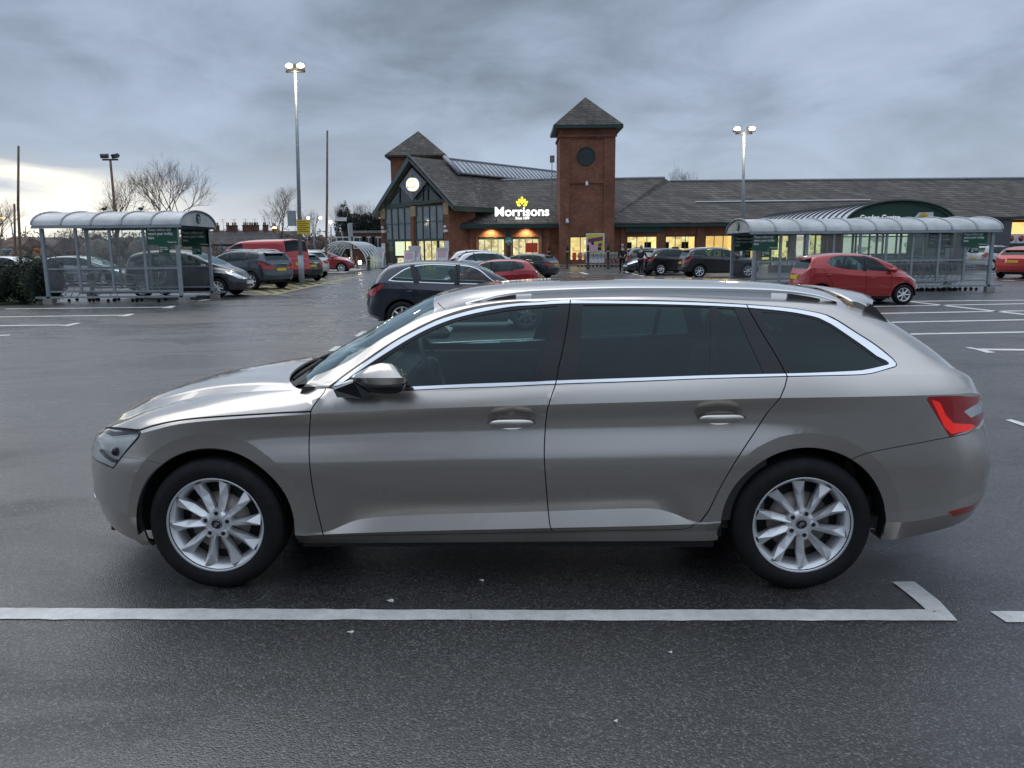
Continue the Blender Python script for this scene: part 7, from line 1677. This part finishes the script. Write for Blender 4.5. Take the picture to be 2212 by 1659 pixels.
# terrace
mat('terrace_roof', (.085, .075, .075), .8, vary=.3, vscale=.5); mat('render_wall', (.35, .32, .28), .8, vary=.3, vscale=.3); mat('sky_pane', (.35, .40, .45), .15)
TY_ = 170
def terrace(i, pa_, pb_, ridge_y, lab, chim):
    a, b_ = xpx(pa_, TY_, 4), xpx(pb_, TY_, 4); zr = zpx(ridge_y, TY_ + 4, (pa_ + pb_) / 2); T = thing('terraced_house', lab, 'house', ((a + b_) / 2, TY_, 0), 0, 'row of terraced houses'); L = (b_ - a) / 2; zeav = zr - 3.0
    MB().box(-L, L, 0, 8, 0, zeav).build('wall', M_['brick_brown' if i % 2 else 'render_wall'], T)
    MB().prism([(-L, -.4, zeav - .1), (-L, 4, zr), (-L, 8.4, zeav - .1)], (2 * L, 0, 0)).build('roof', M_['terrace_roof'], T)
    for cx0, big in chim:
        x = xpx(cx0, TY_ + 4, 5) - (a + b_) / 2; c = MB().box(x - .55 * big, x + .55 * big, 3.6, 4.5, zr - .6, zr + 1.0).box(x - .65 * big, x + .65 * big, 3.5, 4.6, zr + 1.0, zr + 1.15).build('chimney', M_['brick_brown'], T)
        for k in (-1, 0, 1)[:3 if big >= 1 else 2]: MB().tube([(x + k * .36, 4.05, zr + 1.15), (x + k * .36, 4.05, zr + 1.75)], .15, 7).build('chimney_pot', M_['bark_red'], c)
    for k in range(2):
        x = -L + 2 * L * (k + .5) / 2; w_ = MB().box(x - .6, x + .6, -.06, .0, zeav - 1.7, zeav - .5).build('window', M_['white_plastic'], T); MB().box(x - .5, x + .5, -.09, -.061, zeav - 1.6, zeav - .6).build('pane', M_['sky_pane'], w_)
    x = L * .3; MB().box(-.4, .4, -.05, .05, -.5, .5, Matrix.Translation((x, 1.8, zeav + 1.3)) @ Matrix.Rotation(R(-56), 4, 'X')).build('rooflight', M_['sky_pane'], T)
    MB().tube([(L * .5, 4, zr), (L * .5, 4, zr + 2.6)], .04, 4).tube([(L * .5 - .7, 4, zr + 2.4), (L * .5 + .7, 4, zr + 2.4)], .03, 4).tube([(L * .5 - .5, 4, zr + 2.0), (L * .5 + .5, 4, zr + 2.0)], .03, 4).build('tv_aerial', M_['bark'], T)
cu = lambda a: (700 + a / 2.765) / 1.8228
for i, (a, b_, ry, lab, ch) in enumerate(((440, 480, 498.5, 'terraced house just right of the left shelter roof, lowest chimney', ((cu(425), 1),)), (480, 500, 498, 'second terraced house from the shelter, with a skylight', ((cu(560), .7),)), (500, 526, 498, 'third terraced house, with a tall three pot chimney', ((cu(622), 1.1),)),
        (526, 545, 497.5, 'fourth terraced house, chimney above the red van', ((cu(745), 1.1),)), (545, 566, 497.5, 'fifth terraced house, with two chimneys close together', ((cu(803), 1), (cu(858), 1))), (566, 592, 497.5, 'sixth terraced house, beside the bare tree', ((cu(960), .9),)), (592, 640, 499, 'last terraced house, behind the round bare tree', ((cu(1060), .9),)))): terrace(i, a, b_, ry, lab, ch)
# brown roofed houses at the far left, brick block by the entrance
def house(label, pxa, pxb, Y, ye, yr, mt, hip=0.0):
    a, b_ = xpx(pxa, Y, 2), xpx(pxb, Y, 2); ze_, zr = zpx(ye, Y, (pxa + pxb) / 2), zpx(yr, Y + 4, (pxa + pxb) / 2); T = thing('house', label, 'house', ((a + b_) / 2, Y, 0)); L = (b_ - a) / 2
    MB().box(-L + .3, L - .3, .3, 8, 0, ze_).build('wall', M_['brick_brown'], T); h = hip * L
    m = MB(); m.add([(-L, 0, ze_), (L, 0, ze_), (L, 8.4, ze_), (-L, 8.4, ze_), (-L + h, 4.2, zr), (L - h, 4.2, zr)], [(0, 1, 5, 4), (1, 2, 5), (2, 3, 4, 5), (3, 0, 4), (3, 2, 1, 0)]); m.build('roof', M_[mt], T)
    MB().box(-L, L, -.08, .0, ze_ - .12, ze_ + .08).build('gutter', M_['white_plastic'], T)
    for k in range(3): x = -L * .6 + L * .6 * k; w_ = MB().box(x - .6, x + .6, .22, .3, 1.0, 2.0).build('window', M_['white_plastic'], T); MB().box(x - .5, x + .5, .19, .219, 1.1, 1.9).build('pane', M_['sky_pane'], w_)
mat('roof_brown', (.10, .060, .048), .8, vary=.3, vscale=.5)
house('bungalow with a wide dark brown roof at the far left behind the hedge', 2, 100, 74, 545, 513, 'roof_brown', .25)
house('bungalow with a brown roof and white barge board cut by the left edge', -60, 26, 68, 552, 512, 'roof_brown', .5)
Y = 98; a, b_ = xpx(754, Y, 3), xpx(842, Y, 3); zt = zpx(503.5, Y, 790); T = thing('brick_block', 'low flat roofed brick block with small white windows left of the entrance gable', 'building', ((a + b_) / 2, Y, 0)); L = (b_ - a) / 2
MB().box(-L, L, 0, 10, 0, zt).build('wall', M_['brick_brown'], T); MB().box(-L - .1, L + .1, -.12, 10.1, zt + .002, zt + .3).build('roof_edge', M_['lead'], T)
for cxp in (1800, 1985, 2080, 2180):
    p = at(*k2(cxp, 430), Y); x = p.x - T.location.x; w_ = MB().box(x - .85, x + .85, -.06, 0, p.z - .75, p.z + .75).build('window', M_['white_plastic'], T); MB().box(x - .7, x - .05, -.08, -.061, p.z - .6, p.z + .6).box(x + .05, x + .7, -.08, -.061, p.z - .6, p.z + .6).build('pane', M_['pane_dark'], w_)
# dark railings in front of the terrace
T = thing('railing_fence', 'thin dark railing fence running behind the left row of cars', 'fence', (xpx(530, 80, 1), 80, 0)); L = xpx(610, 80, 1) - xpx(530, 80, 1) + 2
m = MB().tube([(-L, 0, 2.3), (L, 0, 2.3)], .04, 4).tube([(-L, 0, .4), (L, 0, .4)], .03, 4)
n = 60
for i in range(n + 1): x = -L + 2 * L * i / n; m.tube([(x, 0, 0), (x, 0, 2.5 if i % 6 == 0 else 2.3)], .05 if i % 6 == 0 else .018, 4)
m.build('railings', M_['black_matt'], T)
# distant tree line closing the horizon
def treeline(label, x0, x1, Y, h, seed):
    me = MB(); r2 = random.Random(seed); n = int((x1 - x0) / 3); T = props(None or link(bpy.data.objects.new('distant_treeline', None)), label, 'trees'); bpy.data.objects.remove(T)
    bx = [(x0 + (x1 - x0) * i / n, Y + r2.uniform(-4, 4), h * .35, 4, 4, h * r2.uniform(.45, .75)) for i in range(n)]
    o = leafmass(None, 'distant_treeline', 'twig', bx, 14000, .55, seed, .5); props(o, label, 'trees', kind='stuff')
    m = MB()
    for q in bx: m.ball(q[:3], 1, 7, q[3] * .7, q[4] * .6, q[5] * .55)
    o2 = m.build('distant_wood', M_['bark']); props(o2, 'far brown wood massed on the horizon ' + label.split(' on ')[0][-12:], 'trees', kind='stuff')
treeline('far brown treeline on the left horizon', -330, -60, 260, 10, 3)
treeline('far brown treeline on the right horizon', 100, 330, 200, 9, 5)
# birds on the left shelter roof
for px, py, lab in ((409, 459.3, 'x'),): pass
for a, lab in ((850, 'small dark bird perched on the left shelter roof, left of the pair'), (1152, 'small dark bird perched on the left shelter roof, right of the pair')):
    p = at(*k1(a, 688), 26.2); T = thing('bird', lab, 'bird', (p.x, 26.2, ztL + .012), 0, 'birds on the shelter roof')
    b2 = MB().ball((0, 0, .09), .055, 8, 1.7, .9, .95).ball((.09, 0, .15), .032, 7).tube([(-.06, 0, .09), (-.17, 0, .07)], [.02, .006], 5).tube([(.115, 0, .15), (.15, 0, .145)], [.008, .002], 4).tube([(0, .015, .05), (0, .015, 0)], .004, 3).tube([(0, -.015, .05), (0, -.015, 0)], .004, 3); b2.build('body', M_['black_matt'], T)

# ============================================================ people
mat('skin', (.45, .27, .20), .6); mat('hair_grey', (.30, .28, .26), .8); mat('hair_red', (.30, .09, .03), .8); mat('cloth_black', (.012, .012, .015), .85); mat('cloth_blue', (.02, .045, .085), .8); mat('cloth_navy', (.012, .018, .035), .85); mat('cloth_green', (.01, .10, .05), .7); mat('hi_vis', (.35, .50, .06), .6)
def skinned(name, mt, verts, edges, par, lev_=2):
    me = bpy.data.meshes.new(name); me.from_pydata([v[:3] for v in verts], edges, []); o = link(bpy.data.objects.new(name, me))
    s_ = o.modifiers.new('s', 'SKIN'); s_.use_smooth_shade = True; sub = o.modifiers.new('u', 'SUBSURF'); sub.levels = lev_; sub.render_levels = lev_
    for i, v in enumerate(verts): r_ = v[3]; me.skin_vertices[0].data[i].radius = r_ if isinstance(r_, tuple) else (r_, r_)
    me.skin_vertices[0].data[0].use_root = True
    dg = bpy.context.evaluated_depsgraph_get(); m2 = bpy.data.meshes.new_from_object(o.evaluated_get(dg)); bpy.data.objects.remove(o); m2.name = name; m2.materials.clear(); m2.materials.append(mt)
    m2.polygons.foreach_set('use_smooth', [True] * len(m2.polygons)); return mesh_obj(name, m2, par)
def person(label, x, y, rz, top_mt, leg_mt, hair_mt, stride=.12, armf=(.1, -.1), s=1.0, lean=0.0, hands=None):
    """faces +x; lower body, jacket, head"""
    T = thing('person', label, 'person', (x, y, 0), rz, None, s); sk = M_['skin']
    def arm(sd, f, up):
        sh_ = (lean + .0, sd * .19, 1.42); el = (lean + f * .35, sd * .26, 1.14); wr = hands[0 if sd < 0 else 1] if hands else (lean + f * 1.0 + .05, sd * .25, .90)
        if hands: el = ((sh_[0] + wr[0]) / 2 - .06, sd * .27, (sh_[2] + wr[2]) / 2 - .08)
        return sh_, el, wr
    Ls, Le, Lw = arm(1, armf[0], 0); Rs, Re, Rw = arm(-1, armf[1], 0)
    body = [(0, 0, .95, (.15, .11)), (lean * .5, 0, 1.18, (.14, .10)), (lean, 0, 1.38, (.16, .10)), (lean + .01, 0, 1.50, .055), (lean + .03, 0, 1.57, .06), (lean + .035, 0, 1.64, (.078, .092)), (lean + .03, 0, 1.72, (.07, .08)),
            (*Ls, .055), (*Le, .043), (*Lw, .03), (*Rs, .055), (*Re, .043), (*Rw, .03),
            (0, .09, .90, .095), (stride * .6, .10, .50, .065), (stride * .2 + (stride > 0) * .05, .10, .10, .045), (stride * .2 + .20, .11, .035, .035),
            (0, -.09, .90, .095), (-stride * .3, -.10, .50, .065), (-stride * 1.3, -.10, .11, .045), (-stride * 1.3 + .15, -.11, .035, .035)]
    ed = [(0, 1), (1, 2), (2, 3), (3, 4), (4, 5), (5, 6), (2, 7), (7, 8), (8, 9), (2, 10), (10, 11), (11, 12), (0, 13), (13, 14), (14, 15), (15, 16), (0, 17), (17, 18), (18, 19), (19, 20)]
    B_ = skinned('body', sk, body, ed, T)
    gr_ = lambda v, k: (*v[:3], tuple(q * k for q in v[3]) if isinstance(v[3], tuple) else v[3] * k)
    ji = [0, 1, 2, 3, 7, 8, 9, 10, 11, 12]; mp_ = {v: i for i, v in enumerate(ji)}
    jv = [gr_(body[i], 1.22 if i not in (3, 9, 12) else (1.2 if i == 3 else 1.35)) for i in ji]; jv[2] = (*jv[2][:3], (.205, .135)); jv[1] = (*jv[1][:3], (.18, .135)); jv[3] = (*jv[3][:2], 1.50, .085)
    for i_ in (6, 9): a = Vector(jv[i_][:3]); b2 = Vector(jv[i_ - 1][:3]); a = a + (b2 - a) * .1; jv[i_] = (*a, .04)
    skinned('jacket', M_[top_mt], jv, [(mp_[a], mp_[b]) for a, b in ed if a in mp_ and b in mp_], T)
    li = [0, 13, 14, 15, 17, 18, 19]; mp_ = {v: i for i, v in enumerate(li)}
    skinned('trousers', M_[leg_mt], [gr_(body[i], 1.16 if i else 1.05) for i in li], [(mp_[a], mp_[b]) for a, b in ed if a in mp_ and b in mp_], T)
    m = MB()
    for i in (16, 20): a = Vector(body[i][:3]); m.ball((a.x - .05, a.y, .045), .05, 8, 2.6, .95, .9)
    m.build('shoes', M_['cloth_black'], T)
    h = MB(); h.ball((lean + .005, 0, 1.715), .105, 12, 1.0, .86, .98); h.build('hair', M_[hair_mt], T)
    f = MB(); f.tube([(lean + .11, 0, 1.665), (lean + .135, 0, 1.635), (lean + .11, 0, 1.625)], .012, 5)
    for sd in (-1, 1): f.ball((lean + .098, sd * .032, 1.668), .012, 6); f.ball((lean + .02, sd * .085, 1.64), .02, 6, .8, .4, 1.4)
    f.tube([(lean + .108, -.02, 1.598), (lean + .112, .02, 1.598)], .007, 4); f.build('face_features', sk, T)
    hd = MB()
    for w_, sd in ((Lw, 1), (Rw, -1)):
        c = Vector(w_) + Vector((.01, 0, -.05)); hd.ball(c, .04, 7, .6, 1, 1.1)
        for k in range(4): o = c + Vector(((k - 1.5) * .018, 0, -.035)); hd.tube([o, o + Vector((.004, 0, -.03)), o + Vector((.016, 0, -.05 + .006 * abs(k - 1.5)))], .008, 4)
        hd.tube([c + Vector((.03, 0, .005)), c + Vector((.05, -sd * .012, -.025))], .009, 4)
    hd.build('hands', sk, T); return T
p_ = person('man in dark clothes with short grey hair walking away right of the trolley row', xpx(1344.4, 51, 1), 51, R(95), 'cloth_black', 'cloth_black', 'hair_grey', .14, (-.12, .16), 1.04)
tx, ty = xpx(1384, 46.5, 1), 46.5
person('grey haired woman in a dark jacket pushing a shopping trolley towards the shop', tx, ty, R(60), 'cloth_navy', 'cloth_black', 'hair_grey', .10, (.1, -.1), .98, .06, hands=((.50, -.20, 1.02), (.50, .20, 1.02)))
trolley(tx + .98 * math.cos(R(60)), ty + .98 * math.sin(R(60)) - .0, R(60), 'trolley being pushed by the grey haired woman', 'trolleys in use')
person('person in a blue jacket carrying a white bag near the kerbed island', xpx(728.3, 61.5, 1), 61.5, R(200), 'cloth_blue', 'cloth_navy', 'hair_grey', .10, (.08, -.1), 1.0)
bx_ = xpx(716.5, 61.2, .7); props(MB().lathe([(.02, .62), (.10, .60), (.17, .40), (.18, .25), (.12, .2), (0, .2)], 10, 'Z', Matrix.Translation((bx_, 61.2, .0))).build('carrier_bag', M_['white_plastic']), 'white carrier bag hanging beside the person in the blue jacket', 'bag')
person('red haired person in a green top and hi-vis vest standing behind the far left hedge', xpx(81, 28.5, 1.5), 28.5, R(215), 'cloth_green', 'cloth_black', 'hair_red', .02, (.0, .0), 1.0)
MB().box(-.02, .02, -.05, .05, 1.15, 1.40, Matrix.Translation((.14, .09, 0))).build('hi_vis_panel', M_['hi_vis'], bpy.data.objects[[o.name for o in SC.objects if o.get('label', '').startswith('red haired')][0]])
